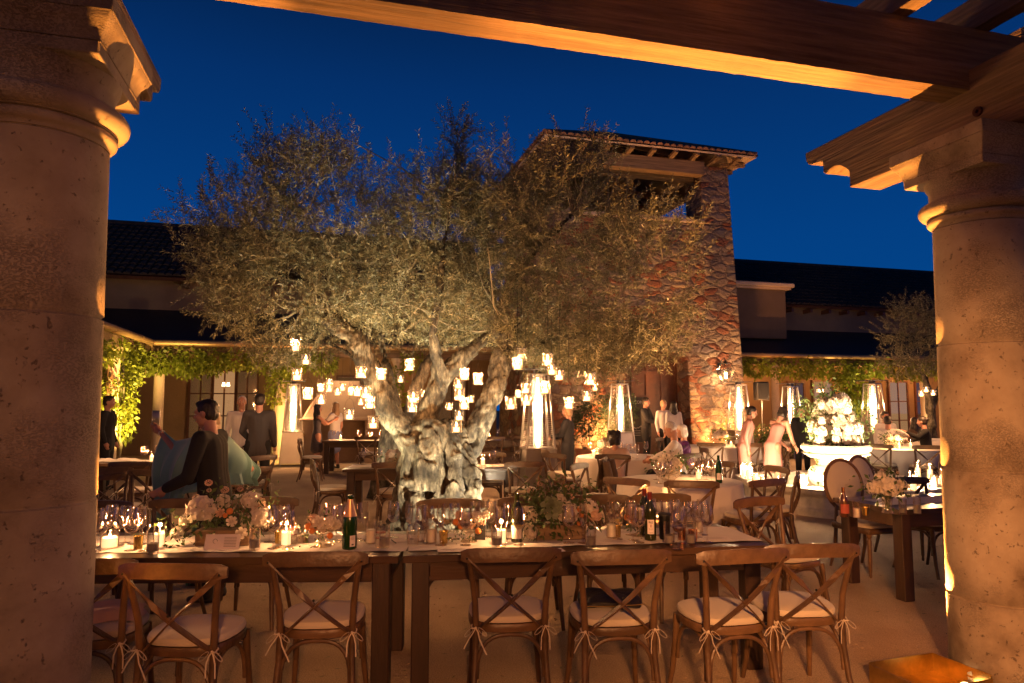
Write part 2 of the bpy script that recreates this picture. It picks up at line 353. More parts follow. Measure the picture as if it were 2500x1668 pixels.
mat("linen", (.74,.68,.62), .9, bump=.2, bscale=220, var=.06, vscale=3)
mat("paper", (.78,.70,.66), .8)
mat("dark_metal", (.03,.03,.03), .4, .8)
mat("steel", (.40,.38,.36), .30, 1.0, var=.12, vscale=3)
mat("gold", (.72,.50,.16), .25, 1.0, var=.2, vscale=30)
mat("copper", (.75,.36,.18), .25, 1.0, var=.25, vscale=40)
mat("brass", (.66,.47,.17), .3, 1.0, var=.3, vscale=8)
mat("wax", (.9,.82,.68), .5, sss=.1)
mat("wax_lit", (.9,.8,.6), .5, emit=(1,.55,.24), estr=2.2)
mat("shaded_stucco", (.13,.09,.07), .9, var=.15, vscale=1.5, bump=.4, bscale=25)  # same stucco, darkened so the bay wall looks dimly lit
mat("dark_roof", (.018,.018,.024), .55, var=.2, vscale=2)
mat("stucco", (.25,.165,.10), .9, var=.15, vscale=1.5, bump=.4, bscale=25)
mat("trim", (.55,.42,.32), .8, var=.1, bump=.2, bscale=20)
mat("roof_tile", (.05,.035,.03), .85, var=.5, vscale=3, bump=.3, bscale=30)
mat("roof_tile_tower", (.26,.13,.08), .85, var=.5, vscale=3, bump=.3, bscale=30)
mat("gutter_metal", (.45,.30,.15), .45, .6, var=.25, vscale=2)
mat("frame_wood", (.10,.04,.022), .5, var=.3)
mat("lamp_glow", (1,1,1), emit=(1,.62,.30), estr=9)
mat("olive_leaf", (.175,.165,.095), .42, island=.6, trans=.25)
mat("olive_twig", (.22,.19,.13), .8)
mat("vine_leaf", (.22,.27,.03), .5, island=.4, trans=.35)
mat("shrub_leaf", (.07,.11,.03), .5, island=.45, trans=.25)
mat("dark_foliage", (.035,.06,.022), .55, island=.45, trans=.15)
mat("petal_white", (.80,.72,.62), .7, island=.12, trans=.3)
mat("petal_blush", (.72,.50,.38), .7, island=.15, trans=.3)
mat("fruit", (.75,.25,.05), .5)
mat("terracotta", (.35,.15,.08), .8, var=.3)
mat("fountain_stone", (.62,.56,.47), .8, var=.35, vscale=5, bump=.6, bscale=18)
mat("black_plastic", (.02,.02,.022), .5, bump=.3, bscale=200)
mat("chalkboard", (.03,.028,.026), .7, var=.3, vscale=8)
mat("chalk", (.42,.40,.38), .9)
mat("leather", (.012,.011,.012), .35, bump=.3, bscale=80, coat=.2)
mat("bottle_green", (.008,.04,.006), .12, spec=.5)
mat("bottle_olive", (.022,.025,.005), .12, spec=.5)
mat("bottle_brown", (.08,.025,.008), .1, coat=1.0)
mat("foil_gold", (.75,.45,.22), .35, .7)
mat("foil_red", (.16,.02,.02), .4, .3)
mat("wine_red", (.09,.004,.008), .08, coat=1)
mat("wine_white", (.62,.45,.15), .08, coat=1)
mat("water", (.5,.45,.4), .05, trans=.6)
mat("ink", (.08,.06,.06), .8); mat("label_pink", (.34,.07,.05), .6); mat("label_shield", (.28,.05,.04), .6)
mat("skin", (.52,.26,.18), .5, sss=.15); mat("skin_dark", (.36,.17,.11), .5)
mat("suit_black", (.012,.011,.013), .85); mat("suit_grey", (.06,.052,.054), .9)
mat("shirt_white", (.72,.66,.62), .85); mat("dress_grey", (.10,.085,.10), .85, var=.4, vscale=30); mat("cloth_blue", (.22,.24,.42), .85)
mat("cloth_teal", (.22,.42,.41), .55, var=.12, vscale=2.5, sheen=.5, trans=.15); mat("cloth_green", (.03,.12,.08), .6); mat("cloth_turquoise", (.02,.22,.21), .6)
mat("cloth_purple", (.10,.015,.13), .7); mat("cloth_peach", (.55,.36,.28), .8); mat("cloth_pink", (.62,.30,.27), .8); mat("cloth_brown", (.09,.055,.035), .9)
mat("hair_dark", (.022,.014,.010), .5, var=.4, vscale=60, stretch=(1,1,.2)); mat("hair_blonde", (.40,.25,.13), .5, var=.3, vscale=60, stretch=(1,1,.2)); mat("hair_grey", (.62,.56,.52), .5, var=.2, vscale=60, stretch=(1,1,.2))
glass_mat("clear_glass"); glass_mat("jar_glass", (1,.95,.88), .8, .10, .06); glass_mat("heater_glass", (1,.97,.93), .6, .22, .05); glass_mat("window_glass", (.9,.9,.9), .8)
emat("flame", (1,.60,.26), 22); emat("heater_flame", (1,.55,.25), 16); emat("heater_flame_blue", (.25,.35,1), 3); emat("bulb", (1,.62,.30), 22); emat("phone_glow", (.6,.9,1), 2.0)
emat("window_lit", (1,.50,.20), .55); emat("window_dim", (1,.45,.16), .12)
M = MATS
# ================================================================ SETTING
def grid_ground():
    mb = MB(); mb.add([(-90,-30,0),(90,-30,0),(90,140,0),(-90,140,0)], [(0,1,2,3)])
    return tag(mb.build("ground", M["gravel"], smooth=False), "pale raked gravel floor of the courtyard under all the tables", "ground", kind="structure")
grid_ground()
# ---------------------------------------------------------------- stone columns of the pergola
CR = Vector((2.936, 4.265, 0)); CL = Vector((-2.01, 2.867, 0))
def make_column(loc, label):
    root = empty("stone_column", loc, PHI, label, "column", "stone columns carrying the pergola")
    mb = MB(); prof = [(.292, 0.0), (.292, .06)]
    def rad(z): return .292-.036*max(0, (z-.06)/2.70)
    zs = [.06, .50, 1.25, 2.01, 2.745]
    for a, b in zip(zs[:-1], zs[1:]):
        prof += [(rad(a)-.010, a), (rad(a)-.010, a+.004), (rad(a), a+.013)]
        for t in (.25, .5, .75): prof.append((rad(a+(b-a)*t), a+(b-a)*t))
        prof += [(rad(b), b-.010), (rad(b)-.010, b-.003), (rad(b)-.010, b)]
    mb.lathe(prof, 72); mb.build("shaft", M["travertine"], root, angle=50)
    mb = MB(); r = .254
    prof = [(r, 2.745), (r+.004, 2.757)]
    prof += [(r+.012+.020*math.sin(t), 2.787-.022*math.cos(t)) for t in [x*math.pi/6 for x in range(0, 7)]]
    prof += [(r+.030, 2.812)] + [(r+.030+.048*math.sin(t), 2.862-.046*math.cos(t)) for t in [x*math.pi/8 for x in range(0, 9)]]
    prof += [(r+.020, 2.912), (r+.014, 2.93), (r+.014, 2.985), (r+.020, 3.0), (r+.032, 3.02), (r+.036, 3.046)]
    mb.lathe(prof, 72); mb.build("necking", M["travertine"], root, angle=50)
    mb = MB(); sq = []
    for a, z in [(.285,3.045),(.285,3.098),(.289,3.102),(.289,3.108),(.294,3.125),(.304,3.150),(.318,3.172),(.330,3.186),(.336,3.204),(.341,3.208),(.341,3.283)]:
        sq.append([(-a,-a,z),(a,-a,z),(a,a,z),(-a,a,z)])
    v = [p for q in sq for p in q]; f = [(3,2,1,0)]
    for i in range(len(sq)-1):
        for j in range(4): f.append((i*4+j, i*4+(j+1)%4, i*4+4+(j+1)%4, i*4+4+j))
    f.append(tuple(range(len(v)-4, len(v)))); mb.add(v, f)
    me = mb.mesh("abacus", angle=30); me = evald(me, [("BEVEL", dict(width=.006, segments=2, limit_method='ANGLE', angle_limit=R(60)))])
    link_mesh("abacus", me, [], root) if me.materials else link_mesh("abacus", me, M["travertine"], root)
    return root
make_column(CL, "stone column at the left of the photo, nearest the camera, with moulded capital")
make_column(CR, "stone column at the right of the photo beside the brass floor light")
# ---------------------------------------------------------------- pergola timbers
def pergola():
    root = empty("wooden_pergola", CR, PHI, "heavy timber pergola overhead resting on both stone columns", "pergola")
    def corbel(x0, x1, ox, oy):
        # side outline in (y, z): stepped and scalloped end toward the courtyard
        end = [(-3.2, 3.285), (.955, 3.285), (.955, 3.415)]
        for i in range(9):
            t = i/8; end.append((.965+.24*t, 3.425+.052*math.sin(math.pi*t)*1.0+.045*t))
        end += [(1.235, 3.496), (1.235, 3.590), (1.33, 3.598)]
        for i in range(7):
            a = -math.pi/2+math.pi/2*i/6; end.append((1.35+.085*math.cos(a), 3.68+.08*math.sin(a)))
        end += [(1.44, 3.722), (-3.2, 3.722)]
        n = len(end); mb = MB()
        v = [(x0+ox, y+oy, z) for y, z in end]+[(x1+ox, y+oy, z) for y, z in end]
        f = [tuple(range(n-1, -1, -1)), tuple(range(n, 2*n))]+[(i, (i+1) % n, n+(i+1) % n, n+i) for i in range(n)]
        mb.add(v, f); me = mb.mesh("corbel_beam", smooth=False)
        me = evald(me, [("BEVEL", dict(width=.005, segments=1, limit_method='ANGLE', angle_limit=R(40)))])
        o = link_mesh("corbel_beam", me, M["timber_y"], root)
        return o
    d = (CL-CR); ox = d.dot(E2); oy = d.dot(E1)
    corbel(-.11, .17, 0, 0); corbel(-.14, .14, ox, oy)
    def timber(name, lo, hi, m, seed=1):
        mb = MB(); L = hi[0]-lo[0] if m == "timber" else hi[1]-lo[1]
        # rough-sawn edges: the long faces waver by a few millimetres
        k = max(2, int(L/.05)); v = []; f = []; r = random.Random(seed)
        for i in range(k+1):
            t = i/k; j = lambda: r.uniform(-.0016, .0016)
            a = (lo[0]+(hi[0]-lo[0])*t) if m == "timber" else (lo[1]+(hi[1]-lo[1])*t)
            b0, b1 = (lo[1], hi[1]) if m == "timber" else (lo[0], hi[0])
            for b, z in ((b0, lo[2]), (b1, lo[2]), (b1, hi[2]), (b0, hi[2])):
                p = (a, b+j(), z+j()) if m == "timber" else (b+j(), a, z+j())
                v.append(p)
        for i in range(k):
            for q in range(4): f.append((i*4+q, i*4+(q+1) % 4, i*4+4+(q+1) % 4, i*4+4+q))
        f.append((3,2,1,0)); f.append(tuple(k*4+q for q in range(4))); mb.add(v, f)
        return mb.build(name, M[m if m == "timber" else "timber_y"], root, smooth=False)
    timber("cross_beam", (-7.5, -.08, 3.59), (.06, .123, 4.0), "timber", 3)
    timber("cross_beam", (.063, -.08, 3.59), (4.5, .123, 4.0), "timber", 4)
    for i, g in enumerate((-2.49, -1.86, -.615, .022, .66, 1.3)):
        timber("rafter", (g-.0625, -3.2, 4.005), (g+.0625, .5, 4.205), "timber_y", 10+i)
    # timber plug with a bolt on the inner face of the beam
    mb = MB(); mb.tube([(-.125, -.13, 3.43), (-.105, -.13, 3.43)], .030, 20); mb.build("bolt_washer", M["rust"], root)
    mb = MB(); mb.tube([(-.142, -.13, 3.43), (-.12, -.13, 3.43)], .011, 6); mb.build("bolt_head", M["rust"], root)
mat("timber_y", (.24,.155,.085), .75, var=.55, vscale=26, stretch=(1,.05,1), bump=.8, bscale=55, detail=9)
mat("rust", (.10,.035,.02), .7, .5, var=.4, vscale=40)
pergola()
# ---------------------------------------------------------------- brass floor light in front of the right column
def brass_box():
    c = Vector((2.41, 4.15, 0)); root = empty("floor_light", c, PHI+R(3), "open brass box floor light glowing at the foot of the right column", "floor light")
    mb = MB(); t = .006; X, Yd, H = .25, .19, .12
    mb.box((-X,-Yd,0), (X,-Yd+t,H-.02)); mb.box((-X,Yd-t,0), (X,Yd,H)); mb.box((-X,-Yd+t,0), (-X+t,Yd-t,H-.012)); mb.box((X-t,-Yd+t,0), (X,Yd-t,H)); mb.box((-X+t,-Yd+t,.004),(X-t,Yd-t,.012))
    mb.build("shell", M["brass"], root, smooth=False)
    mb = MB(); mb.lathe([(.04,.013),(.045,.03),(.035,.035)], 20, (.19,-.08,0)); mb.build("lamp_housing", M["dark_metal"], root)
    mb = MB(); mb.lathe([(.001,.037),(.032,.037)], 20, (.19,-.08,0)); mb.build("lens", M["bulb"], root, smooth=False)
brass_box()
def rel(C, a, b, z): return C+E2*a+E1*b+Vector((0,0,z))
# uplights that graze the courtyard side of each column and wash the beams
light("column_uplight_right", CR+Vector((-.215,.345,.14)), 420, AMBER, .015, 'SPOT', CR+Vector((-.215,.345,3.3)), 96, .5)
light("column_uplight_left", CL+Vector((.200,.330,.14)), 330, AMBER, .015, 'SPOT', CL+Vector((.20,.33,3.3)), 26, .4)
light("beam_uplight", rel(CR, -.55, .0, .22), 420, AMBER, .02, 'SPOT', rel(CR, -1.92, .03, 3.6), 36, .5)
light("beam_uplight", rel(CL, .62, -.05, .30), 110, AMBER, .02, 'SPOT', rel(CL, 2.0, .03, 3.6), 40, .6)

# pergola lantern hanging behind the photographer
light("pergola_lantern_light", (.30, -2.4, 2.2), 44, (1,.38,.14), .10, 'SPOT', (-2.15, 2.9, 1.1), 44, .7)
light("pergola_lantern_light", (.2, -1.4, 2.6), 280, (1,.40,.13), .10, 'SPOT', (3.0, 6.3, .1), 38, .8)
light("pergola_lantern_light", (.35, -2.2, 2.35), 150, (1,.37,.12), .10, 'SPOT', (.75, 4.2, .6), 54, .75)
# added wall with lamps behind the camera: warm fill, and it blocks blue sky
def add_fill_wall():
    root = empty("fill_wall", (0,-6.5,0), PHI*.3, "added stucco wall with lamps behind the pergola, out of view, for warm fill", "building")
    mb = MB(); mb.box((-16,-.4,0),(16,0,5.2)); mb.build("wall", M["fill_wall_stucco"], root, smooth=False)
    mb = MB(); slab(mb, [(-16.5,.9,4.7),(16.5,.9,4.7),(16.5,-3,6.6),(-16.5,-3,6.6)], .15); mb.build("roof", M["frame_wood"], root, smooth=False)
    for x in (-9,-3,3,9):
        mb = MB(); mb.lathe([(.06,2.3),(.09,2.32),(.09,2.6),(.06,2.62)], 12, (x,.12,0)); mb.build("fill_lamp_body", M["lamp_glow"], root); light("fill_lamp", root.location+Vector((x,.45,2.45)), 8, (1,.42,.14), .12)
mat("fill_wall_stucco", (.55,.36,.22), .9, bump=.3, bscale=20)
# ---------------------------------------------------------------- tiled roof slope
def tile_slope(mb, A, B, up, t0, t1, pitch=.24, row=.40, r=None):
    """barrel tiles on a slope whose eave runs A to B; up: unit vector up the slope; t0, t1: functions of the distance along the eave"""
    A = Vector(A); B = Vector(B); up = Vector(up).normalized(); L = (B-A).length; d = (B-A)/L; n = d.cross(up).normalized()
    if n.z < 0: n = -n
    r = r or pitch*.46; k = int(L/pitch); rr = random.Random(int(L*100))
    for i in range(k):
        x = (i+.5)*pitch; a, b = t0(x), t1(x)
        if b-a < .1: continue
        rows = max(1, int((b-a)/row)); v = []; f = []
        for j in range(rows):
            s0 = a+(b-a)*j/rows; s1 = a+(b-a)*(j+1)/rows; dx = rr.uniform(-.012, .012); up_ = .03+rr.uniform(-.006, .006)
            for (s_, ra, h) in ((s0, r*1.06, up_), (s1+.02, r*.86, 0)):
                for q in range(5):
                    th = math.pi*q/4; v.append(A+d*(x+dx+ra*math.cos(th))+up*s_+n*(ra*math.sin(th)*.8+h))
            o = j*10
            for q in range(4): f.append((o+q, o+q+1, o+q+6, o+q+5))
            f.append((o, o+5, o+5, o)) if False else None
            f.append(tuple(o+q for q in range(4, -1, -1)))
        mb.add(v, [x_ for x_ in f if x_])
def slab(mb, pts, th, n=None):
    P = [Vector(p) for p in pts]; nrm = (P[1]-P[0]).cross(P[2]-P[0]).normalized()
    if nrm.z < 0: nrm = -nrm
    v = P+[p-nrm*th for p in P]; k = len(P)
    mb.add(v, [tuple(range(k)), tuple(range(2*k-1, k-1, -1))]+[(i, i+k, (i+1) % k+k, (i+1) % k) for i in range(k)])
add_fill_wall()
# ---------------------------------------------------------------- stone tower
TO = Vector((4.11, 20.16, 0))
def tower():
    root = empty("stone_tower", TO, PHI, "tall rubble stone bell tower with open loggia top and tiled hip roof", "tower")
    ZT = 9.0
    def tap(me):
        for v in me.vertices:
            s_ = 1-.0105*v.co.z; v.co.x *= s_; v.co.y = 3+(v.co.y-3)*s_
    mb = MB(); x0, x1 = -.85, 1.22
    mb.box((-3.15,0,0),(x0,.85,7.12)); mb.box((x1,0,0),(3.15,.85,7.12))
    # arch over the doorway, cut as one band of stone
    n = 14; cxm = (x0+x1)/2; hw = (x1-x0)/2; pts = []
    for i in range(n+1):
        a = math.pi*(1-i/n); pts.append((cxm+hw*math.cos(a), 2.80+.46*math.sin(a)))
    v = []; f = []
    for (x, z) in pts: v += [(x,0,z),(x,.85,z),(x,0,7.12),(x,.85,7.12)]
    for i in range(n):
        a = i*4; b = a+4
        f += [(a,b,b+2,a+2), (b+1,a+1,a+3,b+3), (b,a,a+1,b+1), (a+2,b+2,b+3,a+3)]
    mb.add(v, f)
    mb.box((-3.15,.853,0),(-2.3,5.15,7.118)); mb.box((2.3,.853,0),(3.15,5.15,7.118)); mb.box((-3.15,5.153,0),(3.15,6,7.12))
    for sx in (-1, 1):
        for y0 in (0, 4.9):
            lo = (min(sx*3.15, sx*2.05), y0, 7.123); hi = (max(sx*3.15, sx*2.05), y0+1.1, ZT); mb.box(lo, hi)
    me = mb.mesh("walls", smooth=False); me = evald(me, [("BEVEL", dict(width=.05, segments=2, limit_method='ANGLE', angle_limit=R(60)))]); tap(me)
    link_mesh("walls", me, M["rubble_stone"], root)
    mb = MB()
    for lo, hi in (((-2.25,-.06,7.125),(2.08,.75,7.245)), ((-2.1,5.3,7.125),(2.1,6.05,7.245))): mb.box(lo, hi, .02)
    for sx in (-1, 1): mb.box((min(sx*3.2, sx*2.5), .8, 7.125), (max(sx*3.2, sx*2.5), 5.2, 7.245), .02)
    me = mb.mesh("sill", smooth=False); tap(me); link_mesh("sill", me, M["trim"], root)
    mb = MB(); mb.box((-1.85,-.02,8.58),(1.85,.28,8.995),.015); mb.box((-1.85,.6,8.58),(1.85,.85,8.99),.01); mb.box((-2.2,5.3,8.58),(2.2,5.8,8.99),.015)
    for sx in (-1, 1): mb.box((min(sx*2.8,sx*2.4),.6,8.58),(max(sx*2.8,sx*2.4),5.4,8.985),.015)
    me = mb.mesh("lintel", smooth=False); link_mesh("lintel", me, M["timber"], root)
    # roof: deck, tiles, rafter tails
    ex, ey0, ey1, ze = 3.42, -.40, 6.40, 9.17; pit = R(24.5); cy = 3.0; h = ex*math.tan(pit); apex = (0, cy, ze+h)
    mb = MB(); c = [(-ex,ey0,ze),(ex,ey0,ze),(ex,ey1,ze),(-ex,ey1,ze)]
    for i in range(4): slab(mb, [c[i], c[(i+1)%4], apex], .05)
    rf = mb.build("roof", M["trim"], root, smooth=False)
    mb = MB(); cp, sp_ = math.cos(pit), math.sin(pit); half = (ey1-ey0)/2; p2 = math.atan2(h, half)
    def tri(L, T): return lambda x: max(0, T*(1-abs(x-L/2)/(L/2)))
    T1 = math.hypot(half, h); T2 = math.hypot(ex, h)
    z0 = ze+.01
    tile_slope(mb, (-ex,ey0,z0), (ex,ey0,z0), (0, half, h), lambda x: -.05, tri(2*ex, T1), .215)
    tile_slope(mb, (-ex,ey1,z0), (ex,ey1,z0), (0, -half, h), lambda x: -.05, tri(2*ex, T1), .215)
    tile_slope(mb, (-ex,ey0,z0), (-ex,ey1,z0), (ex, 0, h), lambda x: -.05, tri(2*half, T2), .215)
    tile_slope(mb, (ex,ey0,z0), (ex,ey1,z0), (-ex, 0, h), lambda x: -.05, tri(2*half, T2), .215)
    for i in range(4): mb.tube([Vector(c[i])+Vector((0,0,.06)), Vector(apex)+Vector((0,0,.09))], .09, 8)
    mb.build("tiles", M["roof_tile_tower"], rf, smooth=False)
    mb = MB()
    for i in range(9):
        x = -2.85+i*5.7/8
        for (ya, yb) in ((.3, ey0+.04), (5.7, ey1-.04)):
            mb = MB(); mb.strip([(x, ya, 9.03), (x, (ya+yb)/2, 9.03), (x, yb+(.22 if yb<0 else -.22), 9.06), (x, yb, 9.10)], .13, .09, (1,0,0)); mb.build("rafter_tail", M["timber"], rf, smooth=False)
        for (xa, xb) in ((2.5, ex-.04), (-2.5, -ex+.04)):
            y = .2+i*5.6/8; mb = MB(); mb.strip([(xa, y, 9.03), (xb, y, 9.08)], .13, .1, (0,1,0)); mb.build("rafter_tail", M["timber"], rf, smooth=False)
    # inside the loggia: exposed rafters
    mb = MB()
    for i in range(7):
        x = -2.4+i*.8; mb.strip([(x, .6, 9.1), (x*.1, 3, 10.4), (x, 5.4, 9.1)], .10, .12, (1,0,0))
    mb.strip([(-2.5,3,8.75),(2.5,3,8.75)], .25, .2, (0,0,1)); mb.strip([(0,.5,8.8),(0,5.5,8.8)], .22, .2, (0,0,1))
    mb.build("roof_rafters", M["timber"], rf, smooth=False)
    # doors of the entry, dark timber, set back in the arch
    dr = empty("entry_door"); dr.parent = root
    mb = MB(); mb.box((x0-.05,.80,0),(x1+.05,.846,3.35)); mb.build("door_panel", M["frame_wood"], dr, smooth=False)
    mb = MB()
    for i in range(5):
        x = x0+.06+i*(x1-x0-.12)/4; mb.box((x-.04,.76,.02),(x+.04,.80,3.2))
    for z in (.1, 1.1, 2.5): mb.box((x0,.755,z),(x1,.765,z+.1))
    mb.build("door_battens", M["frame_wood"], dr, smooth=False)
    return root
tower()
light("tower_uplight_pier", TO+E2*2.25-E1*.95+Vector((0,0,.15)), 330, WARM, .05, 'SPOT', TO+E2*2.1-E1*0+Vector((0,0,2.2)), 130, .9)
light("tower_uplight_left", TO-E2*2.3-E1*1.0+Vector((0,0,.15)), 330, WARM, .05, 'SPOT', TO-E2*2.0+Vector((0,0,2.4)), 130, .9)
light("tower_eave_uplight", TO+E2*1.6-E1*1.6+Vector((0,0,.2)), 800, AMBER, .06, 'SPOT', TO+E2*.6-E1*.2+Vector((0,0,9.3)), 42, .8)
# ---------------------------------------------------------------- low buildings round the courtyard
BO = Vector((-10.1, 19.2, 0))
def W(s, d, z=0.0): return BO+E2*s+E1*d+Vector((0,0,z))
def window(parent, x0, x1, z0, z1, y, lit="window_lit", cols=2, rows=3, axis='x', name="window", lamp=None):
    f = MB(); fw = .07
    def bx(mb, a0, a1, c0, c1, b0, b1):
        if axis == 'x': mb.box((a0, b0, c0), (a1, b1, c1))
        else: mb.box((-b1, a0, c0), (-b0, a1, c1)) if False else mb.box((b0, a0, c0), (b1, a1, c1))
    yf, yb = (y-.09, y-.002) if axis == 'x' else (y+.002, y+.09)
    bx(f, x0-fw, x0, z0-fw, z1+fw, yf, yb); bx(f, x1, x1+fw, z0-fw, z1+fw, yf, yb); bx(f, x0, x1, z1, z1+fw, yf, yb); bx(f, x0, x1, z0-fw, z0, yf, yb)
    e_ = .02
    for i in range(1, cols):
        x = x0+(x1-x0)*i/cols; bx(f, x-.025, x+.025, z0, z1, yf+e_, yb-e_)
    for i in range(1, rows):
        z = z0+(z1-z0)*i/rows
        for c_ in range(cols):
            xa = x0+(x1-x0)*c_/cols+(.026 if c_ else 0); xb = x0+(x1-x0)*(c_+1)/cols-(.026 if c_ < cols-1 else 0)
            bx(f, xa, xb, z-.02, z+.02, yf+e_+.003, yb-e_-.003)
    wo = f.build(name, M["frame_wood"], parent, smooth=False)
    p = MB(); bx(p, x0, x1, z0, z1, (yf+yb)/2+(.02 if axis=='x' else -.03), (yf+yb)/2+(.03 if axis=='x' else -.02)); p.build("pane", M[lit], wo, smooth=False)
    g = MB(); bx(g, x0, x1, z0, z1, (yf+yb)/2-.012, (yf+yb)/2-.006); g.build("pane_glass", M["window_glass"], wo, smooth=False)
    if lamp:
        l = MB()
        for dx in (-.07, .07): l.lathe([(.035,0),(.055,-.12),(.05,-.12),(.032,-.005)], 12, (lamp[0]+dx, yf-.02, lamp[1]))
        l.build("sconce", M["lamp_glow"], wo)
    return wo
def wing_common(root, s0, s1, posts, corner=False):
    # s along the courtyard edge, d away from it
    ZG, ZW, ZE, ZR = 3.36, 4.62, 5.62, 8.25
    mb = MB(); mb.box((s0 if not corner else -3.1, 3.1, 0), (s1, 3.5, 5.72)); mb.box((s0 if not corner else -3.1, 11.0, 0), (s1, 11.4, 5.72)); mb.box((s1-.3, 3.503, 0), (s1, 10.997, 5.72))
    mb.build("wall", M["stucco"], root, smooth=False)
    up1 = Vector((0, 3.1, ZW-ZG)); T1 = up1.length
    lo = (lambda x: max(0, (0-(s0+x)))/3.1*T1 if corner else 0)
    st = s0
    mb = MB()
    pts = [(0 if corner else s0, 0, ZG), (s1, 0, ZG), (s1, 3.1, ZW), (-3.1 if corner else s0, 3.1, ZW)]
    slab(mb, pts, .08); lr = mb.build("lower_roof", M["dark_roof"], root, smooth=False)
    up2 = Vector((0, 4.5, ZR-ZE)); T2 = up2.length; e0 = -2.7 if corner else s0; r0 = -7.2 if corner else s0
    mb = MB(); slab(mb, [(e0, 2.7, ZE), (s1, 2.7, ZE), (s1, 7.2, ZR), (r0, 7.2, ZR)], .12); slab(mb, [(r0, 7.205, ZR), (s1, 7.205, ZR), (s1, 11.8, ZE), (r0-4, 11.8, ZE)], .12)
    ur = mb.build("upper_roof", M["frame_wood"], root, smooth=False)
    mb = MB(); base = r0; wd = (e0-r0)
    tile_slope(mb, (base, 2.7, ZE+.02), (s1, 2.7, ZE+.02), up2, (lambda x: max(0, (wd-x))/max(wd,.001)*T2) if corner else (lambda x: -.06), lambda x: T2-.02)
    mb.tube([(base, 7.2, ZR+.08), (s1, 7.2, ZR+.08)], .12, 8)
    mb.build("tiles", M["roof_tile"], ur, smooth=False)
    mb = MB()
    for i in range(int((s1-max(e0, s0))/.9)): 
        x = max(e0, s0)+.4+i*.9; mb = MB(); mb.box((x-.05, 2.62, ZE-.30), (x+.05, 3.098, ZE-.16)); mb.build("rafter_tail", M["frame_wood"], ur, smooth=False)
    # gutter beam and half-round gutter
    g0 = 0 if corner else s0
    mb = MB(); mb.tube([(g0-.1, -.10, ZG-.05), (s1, -.10, ZG-.05)], .085, 12)
    x = g0+2.4
    while x < s1: mb.tube([(x-.03, -.10, ZG-.05), (x+.03, -.10, ZG-.05)], .094, 12); x += 2.4
    mb.build("gutter", M["gutter_metal"], root)
    mb = MB(); mb.box((g0, .12, ZG-.36), (s1, .34, ZG-.10)); mb.build("loggia_beam", M["timber"], root, smooth=False)
    mb = MB()
    x = g0+.5
    while x < s1: mb.box((x-.05, -.02, ZG-.12), (x+.05, 3.0, ZG-.085)); x += .8
    mb.build("loggia_joists", M["timber"], root, smooth=False)
    for p in posts:
        mb = MB(); mb.lathe([(.19,0),(.19,.08),(.15,.12),(.135,2.8),(.17,2.86),(.17,2.9),(.2,2.92),(.2,2.995)], 20, (p, .23, 0)); mb.build("post", M["trim"], root)
def west_wing():
    root = empty("courtyard_building", BO, PHI, "long low stucco building with dark tiled roofs behind the left of the courtyard", "building")
    wing_common(root, 0, 10.75, (.25, 3.5, 6.9), corner=True)
    # return wing down the left side, toward the camera
    ZG, ZW, ZE, ZR = 3.36, 4.62, 5.62, 8.25
    mb = MB(); mb.box((-3.5, -14, 0), (-3.1, 3.097, 5.715)); mb.build("wall", M["stucco"], root, smooth=False)
    up1 = Vector((-3.1, 0, ZW-ZG)); T1 = up1.length
    mb = MB(); slab(mb, [(0, -14, ZG), (0, 0, ZG), (-3.1, 3.1, ZW), (-3.1, -14, ZW)], .08); lr = mb.build("lower_roof", M["dark_roof"], root, smooth=False)
    up2 = Vector((-4.5, 0, ZR-ZE)); T2 = up2.length
    mb = MB(); slab(mb, [(-2.7, -14, ZE), (-2.7, 2.7, ZE), (-7.2, 7.2, ZR), (-7.2, -14, ZR)], .12); ur = mb.build("upper_roof", M["frame_wood"], root, smooth=False)
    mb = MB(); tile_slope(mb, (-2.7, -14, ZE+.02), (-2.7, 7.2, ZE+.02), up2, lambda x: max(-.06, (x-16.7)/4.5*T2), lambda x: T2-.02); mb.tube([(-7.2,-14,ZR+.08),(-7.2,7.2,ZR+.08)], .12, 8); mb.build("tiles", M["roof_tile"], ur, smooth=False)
    mb = MB(); mb.tube([(.10, -14, ZG-.05), (.10, .1, ZG-.05)], .085, 12)
    for y in (-11, -8.6, -6.2, -3.8, -1.4): mb.tube([(.10, y-.03, ZG-.05), (.10, y+.03, ZG-.05)], .094, 12)
    mb.tube([(.10,-.3,ZG-.1),(.08,.0,ZG-.25),(-.10,.12,ZG-.5),(-.12,.14,ZG-.9)], .045, 10)
    mb.build("gutter", M["gutter_metal"], root)
    mb = MB(); mb.box((-.34, -14, ZG-.36), (-.12, .10, ZG-.10)); mb.build("loggia_beam", M["timber"], root, smooth=False)
    for p in (-2.4, -5.7, -9.0):
        mb = MB(); mb.lathe([(.19,0),(.19,.08),(.15,.12),(.135,2.8),(.17,2.86),(.17,2.9),(.2,2.92),(.2,2.995)], 20, (-.23, p, 0)); mb.build("post", M["trim"], root)
    mb = MB(); mb.box((-6.6,8.3,6.2),(-5.7,9.4,9.0)); mb.box((-6.7,8.2,9.003),(-5.6,9.5,9.12)); mb.build("chimney", M["stucco"], root, smooth=False)
    window(root, .60, 1.20, .5, 2.66, 3.1, "window_dim"); window(root, 1.30, 1.92, .5, 2.66, 3.1, "window_lit", lamp=(1.66, 2.3)); window(root, 2.02, 2.60, .5, 2.66, 3.1, "window_dim")
    window(root, 5.2, 6.2, .1, 2.5, 3.1, "window_dim"); window(root, 8.6, 9.6, .1, 2.5, 3.1, "window_dim")
